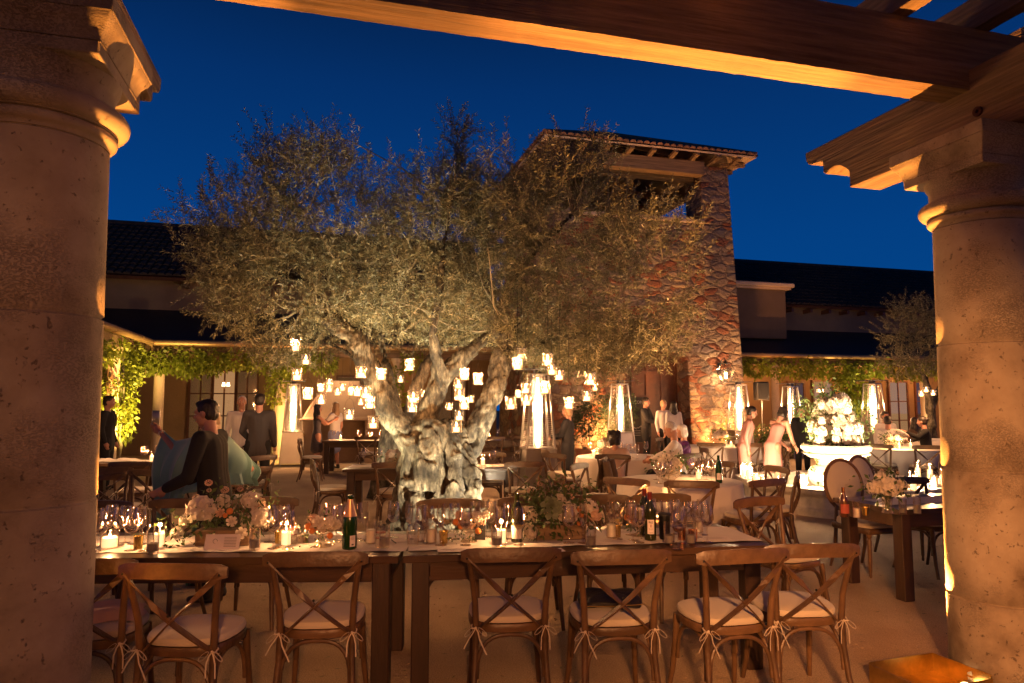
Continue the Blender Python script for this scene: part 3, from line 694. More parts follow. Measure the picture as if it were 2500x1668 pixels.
def east_wing():
    root = empty("courtyard_building", BO, PHI, "low stucco building with dark tiled roof and lit windows right of the tower", "building")
    wing_common(root, 17.2, 38.0, (20.3, 23.6, 26.9, 30.2, 33.5))
    mb = MB(); mb.box((17.2, 1.6, 4.1), (21.9, 3.097, 5.98)); mb.build("bay_wall", M["shaded_stucco"], root, smooth=False)
    mb = MB(); mb.box((17.2, 1.45, 5.985), (22.05, 3.2, 6.06)); mb.box((17.2, 1.34, 6.063), (22.16, 3.25, 6.22), .03); mb.build("cornice", M["trim"], root, smooth=False)
    window(root, 23.0, 23.7, .1, 2.45, 3.1, "window_dim"); window(root, 24.2, 25.1, .1, 2.5, 3.1, "window_lit", lamp=(24.5, 2.2)); window(root, 28.0, 28.9, .1, 2.5, 3.1, "window_lit"); window(root, 29.4, 30.0, .1, 2.5, 3.1, "window_dim")
    window(root, 32.0, 33.0, .1, 2.5, 3.1, "window_lit")
west_wing(); east_wing()
for s_, p in ((20.8, 13), (25.2, 14), (28.8, 16), (33, 12)): light("loggia_light", W(s_, 1.6, 2.75), p, WARM, .12)
for s_, p in ((1.4, 1.0), (7.4, 3)): light("loggia_light", W(s_, 1.7, 2.8), p, WARM, .12)
light("gutter_uplight", W(-.6, -3.4, .3), 90, AMBER, .05, 'SPOT', W(.1, -2.0, 3.4), 90, .9)
light("gutter_uplight", W(3.6, -.9, .3), 40, AMBER, .05, 'SPOT', W(3.6, -.1, 3.4), 110, .9)
light("gutter_uplight", W(7.6, -.9, .3), 14, AMBER, .05, 'SPOT', W(7.6, -.1, 3.4), 110, .9)
light("vine_uplight", W(.9, -3.3, .2), 420, (1,.62,.16), .05, 'SPOT', W(-.1, -2.0, 2.2), 80, .9)
light("vine_uplight", W(4.0, -.5, .9), 22, (1,.62,.16), .04)
light("vine_uplight", W(23.9, -1.1, .2), 200, (1,.66,.2), .05, 'SPOT', W(23.5, 0, 2.6), 70, .9)
light("post_uplight", W(26.95, -.55, .1), 70, (1,.55,.2), .04, 'SPOT', W(26.9, .1, 1.8), 50, .8)
light("gutter_uplight", W(22, -1.2, .3), 40, AMBER, .05, 'SPOT', W(22, -.1, 3.4), 120, .9)
light("gutter_uplight", W(28, -1.2, .3), 40, AMBER, .05, 'SPOT', W(28, -.1, 3.4), 120, .9)
# ---------------------------------------------------------------- outdoor fireplace with a flared hood, lit from above
def fireplace():
    p = Vector((-4.75, 19.4, 0)); root = empty("outdoor_fireplace", p, PHI, "pale stucco fireplace with flared hood brightly lit behind the hanging candle jars", "fireplace")
    mb = MB(); mb.box((-1.0,-.45,0),(-.62,.6,1.15)); mb.box((.62,-.45,0),(1.0,.6,1.15)); mb.box((-.62,.25,0),(.62,.6,1.15)); mb.build("firebox", M["stucco"], root, smooth=False)
    mb = MB(); prof = []
    v = []; f = []
    lv = [(1.10,.62,1.153),(1.10,.62,1.22),(1.02,.58,1.25),(.86,.50,1.55),(.66,.42,1.85),(.48,.36,2.10),(.46,.34,2.25)]
    for (a, b, z) in lv: v += [(-a,-b,z),(a,-b,z),(a,.6,z),(-a,.6,z)]
    for i in range(len(lv)-1):
        for j in range(4): f.append((i*4+j, i*4+(j+1)%4, i*4+4+(j+1)%4, i*4+4+j))
    f += [(3,2,1,0), tuple(range(len(v)-4, len(v)))]
    mb.add(v, f); me = evald(mb.mesh("hood"), [("BEVEL", dict(width=.06, segments=3))]); link_mesh("hood", me, M["stucco"], root)
    light("fireplace_spot", p+Vector((.25,-.95,2.35)), 12, SOFT, .05)
fireplace()
# ================================================================ TREES
rng = np.random.default_rng(5)
def trunk_mesh(strands, voxel, amp, freq, smooth_it=2):
    mb = MB()
    for path, rad in strands:
        # resample with a slight wander
        P = [Vector(p) for p in path]; Q = []; Rr = []
        for i in range(len(P)-1):
            for k_ in range(4):
                t = k_/4; Q.append(P[i].lerp(P[i+1], t)); Rr.append(rad[i]*(1-t)+rad[i+1]*t)
        Q.append(P[-1]); Rr.append(rad[-1])
        mb.tube(Q, Rr, 12)
    me = mb.mesh("trunk"); me = evald(me, [("REMESH", dict(mode='VOXEL', voxel_size=voxel)), ("SMOOTH", dict(factor=.6, iterations=smooth_it))])
    n = len(me.vertices); co = np.zeros(n*3); no = np.zeros(n*3); me.vertices.foreach_get('co', co); me.vertices.foreach_get('normal', no)
    co = co.reshape(-1, 3); no = no.reshape(-1, 3)
    for i in range(n):
        p = Vector(co[i]); q = Vector((p.x*freq, p.y*freq, p.z*freq*.38))
        tw_ = p.z*1.1; q = Vector((q.x*math.cos(tw_)-q.y*math.sin(tw_), q.x*math.sin(tw_)+q.y*math.cos(tw_), q.z))
        n1 = noise.noise(q*1.15+Vector((3,1,7))); n2 = noise.noise(q*3.1)
        k2 = 1.0 if p.z < 1.35 else .35
        h = noise.fractal(q, .9, 2.1, 4)*amp*.8 - max(0, 1-abs(n1)/.10)*amp*1.7*k2 - max(0, 1-abs(n2)/.16)*amp*.45
        co[i] += no[i]*h
    me.vertices.foreach_set('co', co.astype(np.float32).reshape(-1)); me.update(); me.shade_smooth()
    return me
def sprays(centers, radii, n, base, L=(.45,.8), leaf=.062, seed=3, per=46, updir=.55, spread=.6, thick=.011, shell=.55, zmin=None):
    """leafy sprays through the volume of a set of ellipsoids: leaf quads and thin twigs"""
    g = np.random.default_rng(seed); C = np.array(centers, float); Rd = np.array(radii, float)
    wts = np.prod(Rd, 1)**.72; wts /= wts.sum(); P = []; D = []; LL = []; WW = []; twigs = []
    for i in range(n):
        k_ = g.choice(len(C), p=wts); d = g.normal(size=3); d /= np.linalg.norm(d); r_ = (shell+(1-shell)*g.random())**.7 if g.random() < .75 else g.random()
        tip = C[k_]+d*Rd[k_]*r_
        out = (d/Rd[k_])*Rd[k_].mean(); out /= np.linalg.norm(out)
        ax = out*spread+np.array([0, 0, updir])+g.normal(size=3)*.32; ax /= np.linalg.norm(ax)
        ln = g.uniform(*L); b = tip-ax*ln*.6; cur = g.normal(size=3)*.15
        if zmin is not None and noise.noise(Vector(tip)*1.15) < -.24: continue
        ts = np.linspace(.12, 1, per//2); pts = b+np.outer(ts*ln, ax)+np.outer(ts**2*ln, cur)
        if i % 7 == 0: twigs.append([tuple(b), tuple(b+ax*ln*.5+cur*ln*.25), tuple(b+ax*ln+cur*ln)])
        s = np.cross(ax, g.normal(size=3)); s /= np.linalg.norm(s); s2 = np.cross(ax, s)
        for q, p in enumerate(pts):
            a = q*1.9+g.random(); sd = s*math.cos(a)+s2*math.sin(a)
            for sg in (1, -1):
                P.append(p); D.append(ax*.75+sd*sg*.8+g.normal(size=3)*.22); sz = (1-.35*abs(ts[q]-.5))*g.uniform(.7, 1.2)
                LL.append(leaf*sz); WW.append(thick*g.uniform(.8, 1.25))
    return leaf_quads(P, D, LL, WW, g, .12), twigs
def twig_mesh(twigs, r=.004):
    mb = MB()
    for t in twigs: mb.tube(t, [r, r*.7, r*.3], 4, caps=False)
    return mb.mesh("twigs")
TREE = Vector((-1.02, 8.3, 0))
def AX(u, v, dy=0.0):  # point in the main tree's own frame on a sight line, dy behind its middle
    return AT(u, v, TREE.y+dy)-TREE
def olive_main():
    root = empty("olive_tree", TREE, 0, "great old olive tree with gnarled lit trunk and hanging candle jars in mid courtyard", "tree", "olive trees")
    S = []
    # gnarled foot: twisting strands from the roots to the crotch
    ox = .13
    nf = 12
    for i in range(nf):
        th = 2*math.pi*i/nf+.2*math.sin(i*2.3); cx_, sy_ = math.cos(th), math.sin(th); fl = 1.0+.22*math.sin(i*3.7); tw = .30*(1 if i % 3 else -.6)
        def q(r_, z, dth, k_=1.0): return (ox+r_*math.cos(th+dth)*1.08*k_, r_*math.sin(th+dth)*k_, z)
        S.append(([q(.66*fl,-.10,-.1), q(.50*fl,.10,-.05), q(.42,.32,.0+tw*.3), q(.40,.62,tw*.7), q(.37,.92,tw), q(.28,1.18,tw*1.1), q(.15,1.42,tw)], [.13,.105,.10+.02*math.sin(i*5),.085+.03*math.sin(i*2.7),.09,.10,.11]))
    S.append(([(ox,0,0),(ox,0,.5),(ox,0,1.25)], [.30,.27,.20]))
    # burls and knots
    for (x, y, z, r_) in ((.42,-.30,.55,.12),(.10,-.42,.30,.11),(-.22,-.36,.75,.10),(.50,-.12,.80,.11),(.05,-.36,.95,.10),(-.30,-.22,.30,.12),(.34,-.34,1.05,.08),(.56,-.15,.42,.12)):
        S.append(([(ox*.4+x, y, z-.03), (ox*.4+x+.02, y-.02, z+.05)], [r_, r_*.8]))
    # low buttress on the right, bulging as in the photo
    S.append(([(.55,-.25,-.05),(.55,-.28,.35),(.60,-.22,.66),(.50,-.12,.95),(.36,-.05,1.25)], [.12,.09,.10,.10,.10]))
    S.append(([(-.42,-.3,.10),(-.60,-.45,.03),(-.85,-.55,-.08)], [.13,.09,.05]))
    Lb = [AX(1010,1085,-.1), AX(960,1020,-.1), AX(905,915,-.05), AX(870,820,.0), AX(800,770,.1), AX(745,745,.2)]
    S.append(([(-.12,-.12,1.2)]+[tuple(p) for p in Lb], [.20,.17,.145,.13,.12,.11,.07]))
    S.append(([tuple(AX(872,822,0)), tuple(AX(893,770,.1)), tuple(AX(930,710,.3)), tuple(AX(985,665,.5))], [.08,.045,.03,.018]))
    Cb = [AX(1040,1100,.0), AX(1045,1010,.05), AX(1075,930,.1), AX(1130,870,.15), AX(1200,815,.2), AX(1270,790,.3)]
    S.append(([(.02,-.05,1.15)]+[tuple(p) for p in Cb], [.20,.16,.14,.125,.11,.09,.05]))
    Rb = [AX(1150,1090,.15), AX(1180,1010,.1), AX(1215,930,.1), AX(1225,860,.15), AX(1250,800,.2)]
    S.append(([(.25,0,1.0)]+[tuple(p) for p in Rb], [.17,.155,.15,.14,.12,.07]))
    S.append(([tuple(AX(1225,860,.15)), tuple(AX(1300,845,.2)), tuple(AX(1370,835,.3)), tuple(AX(1440,800,.4))], [.10,.07,.05,.03]))
    S.append(([tuple(AX(960,1020,0)), tuple(AX(950,940,.4)), tuple(AX(935,850,.8)), tuple(AX(920,760,1.0))], [.12,.08,.06,.03]))
    S.append(([tuple(AX(800,770,.1)), tuple(AX(735,690,.2)), tuple(AX(640,640,.2)), tuple(AX(560,610,.1))], [.10,.06,.04,.02]))
    S.append(([tuple(AX(1200,815,.2)), tuple(AX(1240,700,.3)), tuple(AX(1320,600,.3)), tuple(AX(1400,520,.3))], [.10,.06,.04,.02]))
    S.append(([tuple(AX(1075,930,.1)), tuple(AX(1060,800,-.2)), tuple(AX(1080,650,-.3)), tuple(AX(1100,480,-.2))], [.10,.07,.05,.02]))
    me = trunk_mesh(S, .021, .05, 3.6, 1)
    link_mesh("trunk", me, M["olive_bark"], root)
    ell = [((655,620,0),(1.0,1.5,1.1)), ((585,650,-.2),(.48,1.0,.60)), ((820,560,.1),(1.0,1.7,1.15)), ((760,440,.2),(.62,1.0,.60)), ((1040,600,.2),(1.0,1.6,1.05)), ((1120,390,.1),(.30,.45,.62)), ((1090,480,.1),(.55,.8,.6)),
           ((1300,560,.1),(.95,1.6,1.10)), ((1400,430,.2),(.55,.8,.55)), ((1470,545,.0),(.42,.9,.5)), ((1560,640,-.1),(.95,1.4,.85)), ((1560,790,.0),(.75,1.2,.55)), ((660,760,.0),(.72,1.2,.42)),
           ((1050,770,.4),(1.1,1.4,.42)), ((1300,780,.3),(.9,1.3,.45)), ((860,740,.3),(.8,1.3,.4)), ((690,860,.3),(.42,.7,.20)), ((1420,880,.2),(.6,.9,.22)),((670,380,.1),(.35,.6,.4)),((1185,610,.1),(.6,1.2,.8)),((1180,500,.1),(.4,.8,.5)),((1480,850,-.1),(.75,1.0,.32)),((1300,850,.2),(.5,.8,.22)),((1440,400,.1),(.32,.5,.42)),((1125,335,.1),(.18,.35,.35)),((1320,430,.1),(.55,.9,.50)),((780,360,.1),(.25,.5,.35))]
    C = []; Rr = []
    for (u, v, dy), r_ in ell: C.append(tuple(AX(u, v, dy))); Rr.append(r_)
    V, tw = sprays(C, Rr, 5600, None, (.30, .62), .066, 11, 42, .50, .55, .0118, .35, 1)
    # leave the fork and the hanging space below it open
    root_crown = quads_mesh("crown", V); o = link_mesh("crown", root_crown, M["olive_leaf"], root)
    tag(o, kind="stuff")
    t = link_mesh("twigs", twig_mesh(tw), M["olive_twig"], root); tag(t, kind="stuff")
    mb = MB(); rr = random.Random(4)
    limbs = [AX(745,745,.2), AX(1270,790,.3), AX(1250,800,.2), AX(985,665,.5), AX(920,760,1.0), AX(560,610,.1), AX(1400,520,.3), AX(1100,480,-.2), AX(1440,800,.4), AX(640,640,.2), AX(1320,600,.3)]
    for i in range(95):
        k_ = rr.randrange(len(C)); c = Vector(C[k_]); r_ = Rr[k_]
        tip = c+Vector((rr.uniform(-1,1)*r_[0]*.8, rr.uniform(-1,1)*r_[1]*.8, rr.uniform(-.5,1)*r_[2]*.85)); b = min(limbs, key=lambda q: (q-tip).length+(2 if q.z > tip.z else 0))
        m = b.lerp(tip, .5)+Vector((rr.uniform(-.2,.2), rr.uniform(-.2,.2), rr.uniform(-.25,.05)))
        mb.tube([b, b.lerp(m,.6)+Vector((0,0,-.04)), m, m.lerp(tip,.6)+Vector((0,0,.05)), tip], [.022,.015,.010,.006,.003], 5)
    mb.build("branches", M["olive_twig"], root); return root
olive_main()
light("tree_spot", TREE+Vector((.75,-1.75,.10)), 120, (1,.80,.52), .03, 'SPOT', TREE+Vector((.15,-.2,1.1)), 70, .8)
light("tree_spot", TREE+Vector((1.35,-.35,.10)), 110, (1,.80,.52), .03, 'SPOT', TREE+Vector((.45,0,1.0)), 70, .8)
light("tree_spot", TREE+Vector((-.55,-1.15,.10)), 130, (1,.86,.52), .04, 'SPOT', TREE+Vector((-.5,.2,3.0)), 66, .9)
light("tree_spot", TREE+Vector((.5,.95,.10)), 110, (1,.82,.46), .05, 'SPOT', TREE+Vector((.4,.1,3.0)), 80, .9)
light("tree_wash", Vector((-1.45,5.95,.15)), 70, (1,.50,.18), .08, 'SPOT', TREE+Vector((-1.2,-.2,3.4)), 70, .9)
light("tree_wash", Vector((1.4,7.0,.15)), 200, (1,.46,.15), .08, 'SPOT', TREE+Vector((1.9,-.1,3.3)), 80, .9)
def olive_small(name, loc, label, S, C, Rr, n, seed):
    root = empty(name, loc, 0, label, "tree", "olive trees")
    link_mesh("trunk", trunk_mesh(S, .035, .05, 3.2, 1), M["olive_bark"], root)
    V, tw = sprays(C, Rr, n, None, (.3,.55), .075, seed, 34, .4, .6, .014, .5)
    tag(link_mesh("crown", quads_mesh("crown", V), M["olive_leaf"], root), kind="stuff")
    tag(link_mesh("twigs", twig_mesh(tw), M["olive_twig"], root), kind="stuff")
    return root
olive_small("olive_tree", (-2.1, 12.2, 0), "smaller olive tree with forked pale trunk standing behind the great one",
    [([(-.1,0,-.05),(-.02,0,.5),(.05,0,1.2),(-.10,0,1.9),(-.45,0,2.5)],[.34,.27,.22,.16,.10]), ([(.25,.1,-.05),(.2,0,.5),(.25,0,1.2),(.45,0,2.0),(.8,0,2.7)],[.26,.22,.16,.12,.07]), ([(-.1,0,1.5),(-.35,.2,2.0),(-.8,.2,2.5),(-1.3,.2,2.8)],[.12,.08,.05,.03])],
    [(-.9,0,3.1),(.4,0,3.4),(1.3,0,3.2),(-.2,0,2.9)], [(1.0,1.2,.7),(1.2,1.3,.9),(.9,1.1,.7),(1.0,1.2,.5)], 480, 21)
light("tree_spot", Vector((-2.2,11.0,.1)), 45, (1,.80,.52), .05, 'SPOT', Vector((-2.1,12.1,1.6)), 80, .9)
olive_small("olive_tree", (11.2, 18.6, 0), "small rounded olive tree beside the right column with lit jars below it",
    [([(0,0,-.05),(.02,0,.9),(0,0,1.8),(-.15,0,2.4)],[.16,.13,.11,.06]), ([(0,0,1.4),(.3,0,2.1),(.5,0,2.7)],[.1,.07,.04])],
    [(-.55,0,3.55),(.1,0,3.85),(.7,0,3.3),(-.75,0,2.75),(.1,0,2.9),(-.45,0,4.2)], [(.8,.9,.7),(.9,1.0,.7),(.9,1.0,.8),(.65,.8,.55),(.8,.9,.6),(.5,.6,.45)], 620, 31)
light("tree_spot", Vector((10.6,17.0,.1)), 110, (1,.62,.30), .05, 'SPOT', Vector((10.9,18.5,3.2)), 60, .9)
# ---------------------------------------------------------------- climbing vines
def blob_leaves(spots, n, seed, leaf=(.07,.13), wid=.6, droop=.5):
    g = np.random.default_rng(seed); S = np.array(spots, float); wt = S[:, 3]*S[:, 4]*S[:, 5]; wt = wt**.7; wt /= wt.sum()
    k_ = g.choice(len(S), size=n, p=wt); d = g.normal(size=(n, 3)); d /= np.linalg.norm(d, axis=1, keepdims=True); r_ = (.35+.65*g.random(n))**.5
    jit = g.normal(size=(n,3))*.05
    P = S[k_, :3]+d*S[k_, 3:]*r_[:, None]+jit; D = d*.6+np.array([0,0,-droop])+g.normal(size=(n,3))*.5; L = g.uniform(*leaf, size=n)
    return leaf_quads(P, D, L, L*wid*g.uniform(.8,1.2,size=n), g, .1)
def vine(label, spots, n, seed, stems, leaf=(.07,.14)):
    root = empty("climbing_vine", BO, PHI, label, "vine", "climbing vines")
    tag(link_mesh("foliage", quads_mesh("foliage", blob_leaves(spots, n, seed, leaf)), M["vine_leaf"], root), kind="stuff")
    if stems:
        mb = MB()
        for path, r_ in stems: mb.tube(path, [r_, r_*.9]+[r_*.7]*(len(path)-2), 8)
        mb.build("stem", M["olive_twig"], root)
rv = random.Random(8)
sp = [(-.25, y, 2.92+rv.uniform(-.1,.1), .32, .45, .30) for y in (-.2,-.9,-1.6,-2.4,-3.2,-4.2,-5.4)]
sp += [(-.2,-1.9,2.3,.4,.55,.55), (-.15,-2.3,1.75,.42,.5,.55), (-.2,-1.3,2.4,.35,.5,.4), (-.1,-2.2,1.25,.32,.4,.42), (-.1,-1.9,.9,.2,.25,.25), (-.3,-.5,2.6,.35,.4,.35), (.1,-.1,2.75,.4,.4,.3)]
vine("bright yellow-green vine climbing the corner post and hanging from the left eaves", sp, 5200, 41, [([(-.1,-2.25,0),(-.05,-2.15,.6),(-.15,-2.3,1.2),(-.12,-2.1,2.0),(-.2,-2.2,2.9)], .045), ([(-.16,-2.35,0),(-.14,-2.3,.7),(-.02,-2.1,1.3),(-.1,-2.2,2.9)], .03)])
sp = [(s_, .05, 2.88+rv.uniform(-.10,.08), .42, .30, .30+rv.uniform(0,.1)) for s_ in (.5,1.1,1.7,2.3,2.9,3.5,4.1,4.7)]
sp += [(1.0,.05,2.6,.35,.25,.25), (1.6,.1,2.65,.3,.25,.2)]
vine("green vine running under the back gutter left of the great olive tree", sp, 4200, 42, None)
sp = [(3.5,.1,2.6,.3,.25,.25), (3.45,.1,2.25,.35,.25,.3), (3.4,.1,1.85,.28,.22,.28), (3.7,.1,2.45,.25,.2,.2)]
vine("small yellow leafy vine on the lit post beside the left patio heater", sp, 800, 43, [([(3.35,.0,0),(3.32,.0,.9),(3.4,.02,1.8),(3.5,.05,2.6)], .03)])
sp = [(s_, .05, 2.9+rv.uniform(-.1,.08), .5, .3, .3+rv.uniform(0,.15)) for s_ in (17.6,18.5,19.4,20.3,21.2,22.1,23,23.8,24.7,25.6,26.5,27.4,28.3)]
sp += [(23.4,0,2.45,.75,.35,.5), (23.6,0,1.9,.55,.35,.45), (23.2,-.1,1.5,.6,.4,.3), (22.7,-.1,1.35,.4,.3,.22)]
vine("long green vine under the right building's gutter, bushy at its middle post", sp, 7000, 44, [([(23.5,-.05,0),(23.4,-.02,1.0),(23.6,0,2.9)], .05)], (.09,.17))
sp = [(7.3,.0,2.9,.4,.3,.3),(6.8,0,2.3,.25,.2,.4),(7.0,0,1.7,.2,.2,.3)]
vine("thin yellow vine seen between the limbs of the great olive tree", sp, 700, 45, None)
# ---------------------------------------------------------------- shrubs
def shrub(label, loc, r_, h, n, seed, m="dark_foliage", pot=True, flowers=0):
    root = empty("potted_shrub" if pot else "flowering_shrub", loc, 0, label, "shrub", "shrubs round the courtyard")
    g = random.Random(seed); z0 = .42 if pot else .05
    spots = [(g.uniform(-.5,.5)*r_, g.uniform(-.5,.5)*r_, z0+h*(.25+.6*g.random()), r_*.55, r_*.55, h*.28) for _ in range(7)]
    tag(link_mesh("foliage", quads_mesh("foliage", blob_leaves(spots, n, seed, (.05,.10), .4, .0)), M[m], root), kind="stuff")
    mb = MB()
    for i in range(7):
        s_ = spots[i]; mb.tube([(0,0,z0-.1),(s_[0]*.4,s_[1]*.4,z0+.15),(s_[0],s_[1],s_[2])], [.018,.012,.005], 6)
    mb.build("stems", M["olive_twig"], root)
    if pot:
        mb = MB(); mb.lathe([(.17,0),(.25,.36),(.27,.36),(.27,.42),(.24,.42),(.235,.38),(.001,.38)], 24); mb.build("pot", M["terracotta"], root)
    if flowers:
        mb = MB()
        for i in range(flowers):
            s_ = g.choice(spots); mb.ball((s_[0]+g.uniform(-1,1)*s_[3], s_[1]-g.uniform(0,1)*s_[4], s_[2]+g.uniform(0,1)*s_[5]), .022, 6, 4)
        tag(mb.build("blossoms", M["petal_blush"], root), kind="stuff")
TF = lambda k_, d, z=0: TO+E2*k_-E1*d+Vector((0,0,z))
shrub("bushy green shrub in a terracotta pot against the lit wall left of the tower door", TF(-1.55,.7), .62, 1.35, 2600, 51)
shrub("tall dark shrub beside the central patio heater under the hanging jars", TF(-2.5,.9), .55, 1.5, 2200, 52)
shrub("small yellow-lit shrub at the foot of the tower's right pier", TF(2.15,.75), .42, 1.05, 1300, 53, "vine_leaf", False, 30)
shrub("loose flowering bush below the loudspeaker right of the tower", TF(3.75,.5), .65, 1.1, 2600, 54, "shrub_leaf", False, 60)
shrub("low flowering bush between two patio heaters right of the tower", TF(4.9,.2), .6, .95, 1900, 55, "shrub_leaf", False, 50)

# fallen olive leaves and grit on the gravel
g_ = np.random.default_rng(9); n_ = 1500
P_ = np.stack([g_.uniform(-6, 6, n_), g_.uniform(3.4, 13, n_), np.full(n_, .004)], 1); D_ = np.stack([g_.normal(size=n_), g_.normal(size=n_), g_.uniform(0, .15, n_)], 1)
q_ = leaf_quads(P_, D_, g_.uniform(.03, .06, n_), g_.uniform(.008, .014, n_), g_); q_[:, :, 2] = np.abs(q_[:, :, 2])*.3+.003
tag(link_mesh("fallen_leaves", quads_mesh("fallen_leaves", q_), M["olive_leaf"]), "small fallen olive leaves scattered over the gravel", "fallen leaves", kind="stuff")
mb = MB(); rr = random.Random(12)
for i in range(900):
    x, y = rr.uniform(-4.5, 5), rr.uniform(3.6, 9.5); r_ = rr.uniform(.004, .011); mb.ball((x, y, r_*.3), (r_, r_*rr.uniform(.7,1), r_*.6), 5, 4)
tag(mb.build("loose_pebbles", M["gravel"]), "loose pebbles lying on the raked gravel", "pebbles", kind="stuff")
# ================================================================ CHAIRS
def crossback():
    root = empty("crossback_chair", (0,0,0), 0, "x", "chair", "cross-back chairs")
    W_, mm = M["chair_wood"], None
    def arc(p0, p1, bow, n=8):
        p0, p1, bow = Vector(p0), Vector(p1), Vector(bow)
        return [p0.lerp(p1, i/n)+bow*math.sin(math.pi*i/n) for i in range(n+1)]
    for sx in (-1, 1):
        mb = MB(); mb.tube([(sx*.215,-.285,0),(sx*.196,-.235,.16),(sx*.186,-.208,.32),(sx*.184,-.200,.46),(sx*.190,-.212,.60),(sx*.206,-.240,.72),(sx*.222,-.262,.825)], [.0145,.016,.0175,.0185,.0175,.0165,.0155], 10)
        mb.build("rear_leg", W_, root)
    for sx in (-1, 1):
        mb = MB(); mb.tube([(sx*.180,.165,.445),(sx*.186,.178,.3),(sx*.196,.205,.12),(sx*.208,.235,0)], [.021,.019,.016,.0135], 10); mb.build("front_leg", W_, root)
    # seat ring: rounded trapezoid
    def ring(s_, z, n=36):
        out = []
        for i in range(n):
            a = 2*math.pi*i/n; c, s0 = math.cos(a), math.sin(a)
            x = math.copysign(abs(c)**.62, c)*.212; y = math.copysign(abs(s0)**.62, s0)*.205
            x *= 1-.10*(-y/.205 if y < 0 else 0)+.02; out.append((x*s_, y*s_-.005, z))
        return out
    def stack(mb, rings):
        n = len(rings[0]); v = [p for r_ in rings for p in r_]; f = []
        for i in range(len(rings)-1):
            for j in range(n): f.append((i*n+j, i*n+(j+1)%n, (i+1)*n+(j+1)%n, (i+1)*n+j))
        f.append(tuple(range(n-1,-1,-1))); f.append(tuple(range(len(v)-n, len(v)))); mb.add(v, f)
    mb = MB(); stack(mb, [ring(.95,.425), ring(1.0,.43), ring(1.01,.445), ring(1.01,.465), ring(.99,.472)]); mb.build("seat_frame", W_, root)
    mb = MB(); stack(mb, [ring(.93,.474), ring(.985,.478), ring(1.0,.488), ring(1.0,.497), ring(.97,.510), ring(.85,.519), ring(.55,.525), ring(.2,.527)]); mb.build("cushion", M["cushion"], root)
    # top rail, bowed to the back and slightly crowned
    n = 16; v = []; f = []
    for i in range(n+1):
        t = -1+2*i/n; x = t*.268; y = -.262-.035*(1-t*t); e_ = max(0, abs(t)-.8)/.2
        h = .036*(1-.35*e_*e_); zc = .843+.010*(1-t*t)
        for (dy, dz) in ((-.012,-h),(.012,-h),(.016,0),(.012,h),(-.006,h*1.08),(-.014,h*.6)): v.append((x, y+dy*(1-.4*e_), zc+dz))
    for i in range(n):
        for j in range(6): f.append((i*6+j, i*6+(j+1)%6, i*6+6+(j+1)%6, i*6+6+j))
    f.append((5,4,3,2,1,0)); f.append(tuple(n*6+j for j in range(6))); mb = MB(); mb.add(v, f); mb.build("top_rail", W_, root, angle=55)
    for sx, dy in ((-1, 0), (1, -.008)):
        P = []
        for i in range(11):
            t = i/10; P.append((sx*(.238-.405*t), -.272+.085*t-.045*math.sin(math.pi*t)+dy, .835-.385*t))
        mb = MB(); mb.strip(P, .030, .0085, (.66, .05, sx*.7)); mb.build("cross_slat", W_, root, smooth=False)
    mb = MB()
    mb.ball((0,-.293,.645), (.007,.004,.007), 8, 6)
    for sx in (-1, 1): mb.ball((sx*.236,-.287,.835), (.006,.004,.006), 8, 6)
    tag(mb.build("screw_head", M["dark_metal"], root), kind="stuff")
    # bentwood hoops under the seat
    for (a, b) in (((-.178,-.214,.20),(.178,-.214,.20)), ((-.182,.178,.20),(.182,.178,.20)), ((-.190,-.19,.20),(-.184,.16,.20)), ((.190,-.19,.20),(.184,.16,.20))):
        a, b = Vector(a), Vector(b); P = []
        for i in range(15):
            t = i/14; th = math.pi*t; k_ = .5-.5*math.copysign(abs(math.cos(th))**.75, math.cos(th)); P.append(a.lerp(b, k_)+Vector((0,0,.215*math.sin(th)**.7)))
        c = (a+b)/2; off = Vector((0, -c.y*.09, 0)) if abs(c.y) > .1 else Vector((-c.x*.09, 0, 0)); P = [p+off*math.sin(math.pi*i/14) for i, p in enumerate(P)]
        mb = MB(); mb.tube(P, .0115, 8); mb.build("bentwood_brace", W_, root)
    for sx in (-1, 1):
        r_ = random.Random(sx+3); c = Vector((sx*.186, -.224, .462)); mb = MB()
        mb.tube([c+Vector((0,.045,.012)), c+Vector((sx*.022,.02,.01)), c+Vector((sx*.02,-.006,0)), c], .004, 6)
        for k_ in (-1, 1):
            P = []
            for i in range(11):
                t = 2*math.pi*i/10; P.append(c+Vector((k_*(.012+.030*(1-math.cos(t))/2*1.6), -.006-.006*math.sin(t/2), -.028*(1-math.cos(t))/2*1.3+k_*.013*math.sin(t))))
            mb.strip(P, .006, .0015, (0,1,0))
            mb.strip([c, c+Vector((k_*.012,-.006,-.02)), c+Vector((k_*(.018+r_.random()*.02),-.008,-.055)), c+Vector((k_*(.02+r_.random()*.045),-.008,-.10-r_.random()*.05))], .0065, .0015, (1,.6,0))
        mb.ball(c, .007, 8, 6); mb.build("cushion_tie", M["ribbon"], root)
    return root
CH = crossback(); CHU = [False]
def chair(x, y, rz, label, group="cross-back chairs", tilt=None):
    o = place(CH, CHU, (x, y, 0), R(rz), label, group)
    if tilt: o.rotation_euler = (R(tilt[0]), R(tilt[1]), R(rz)); o.location.z = tilt[2]
    return o
def cu(u, Y, dy=0): return (u-1250)/1703*Y   # sideways place of something seen at column u, distance Y
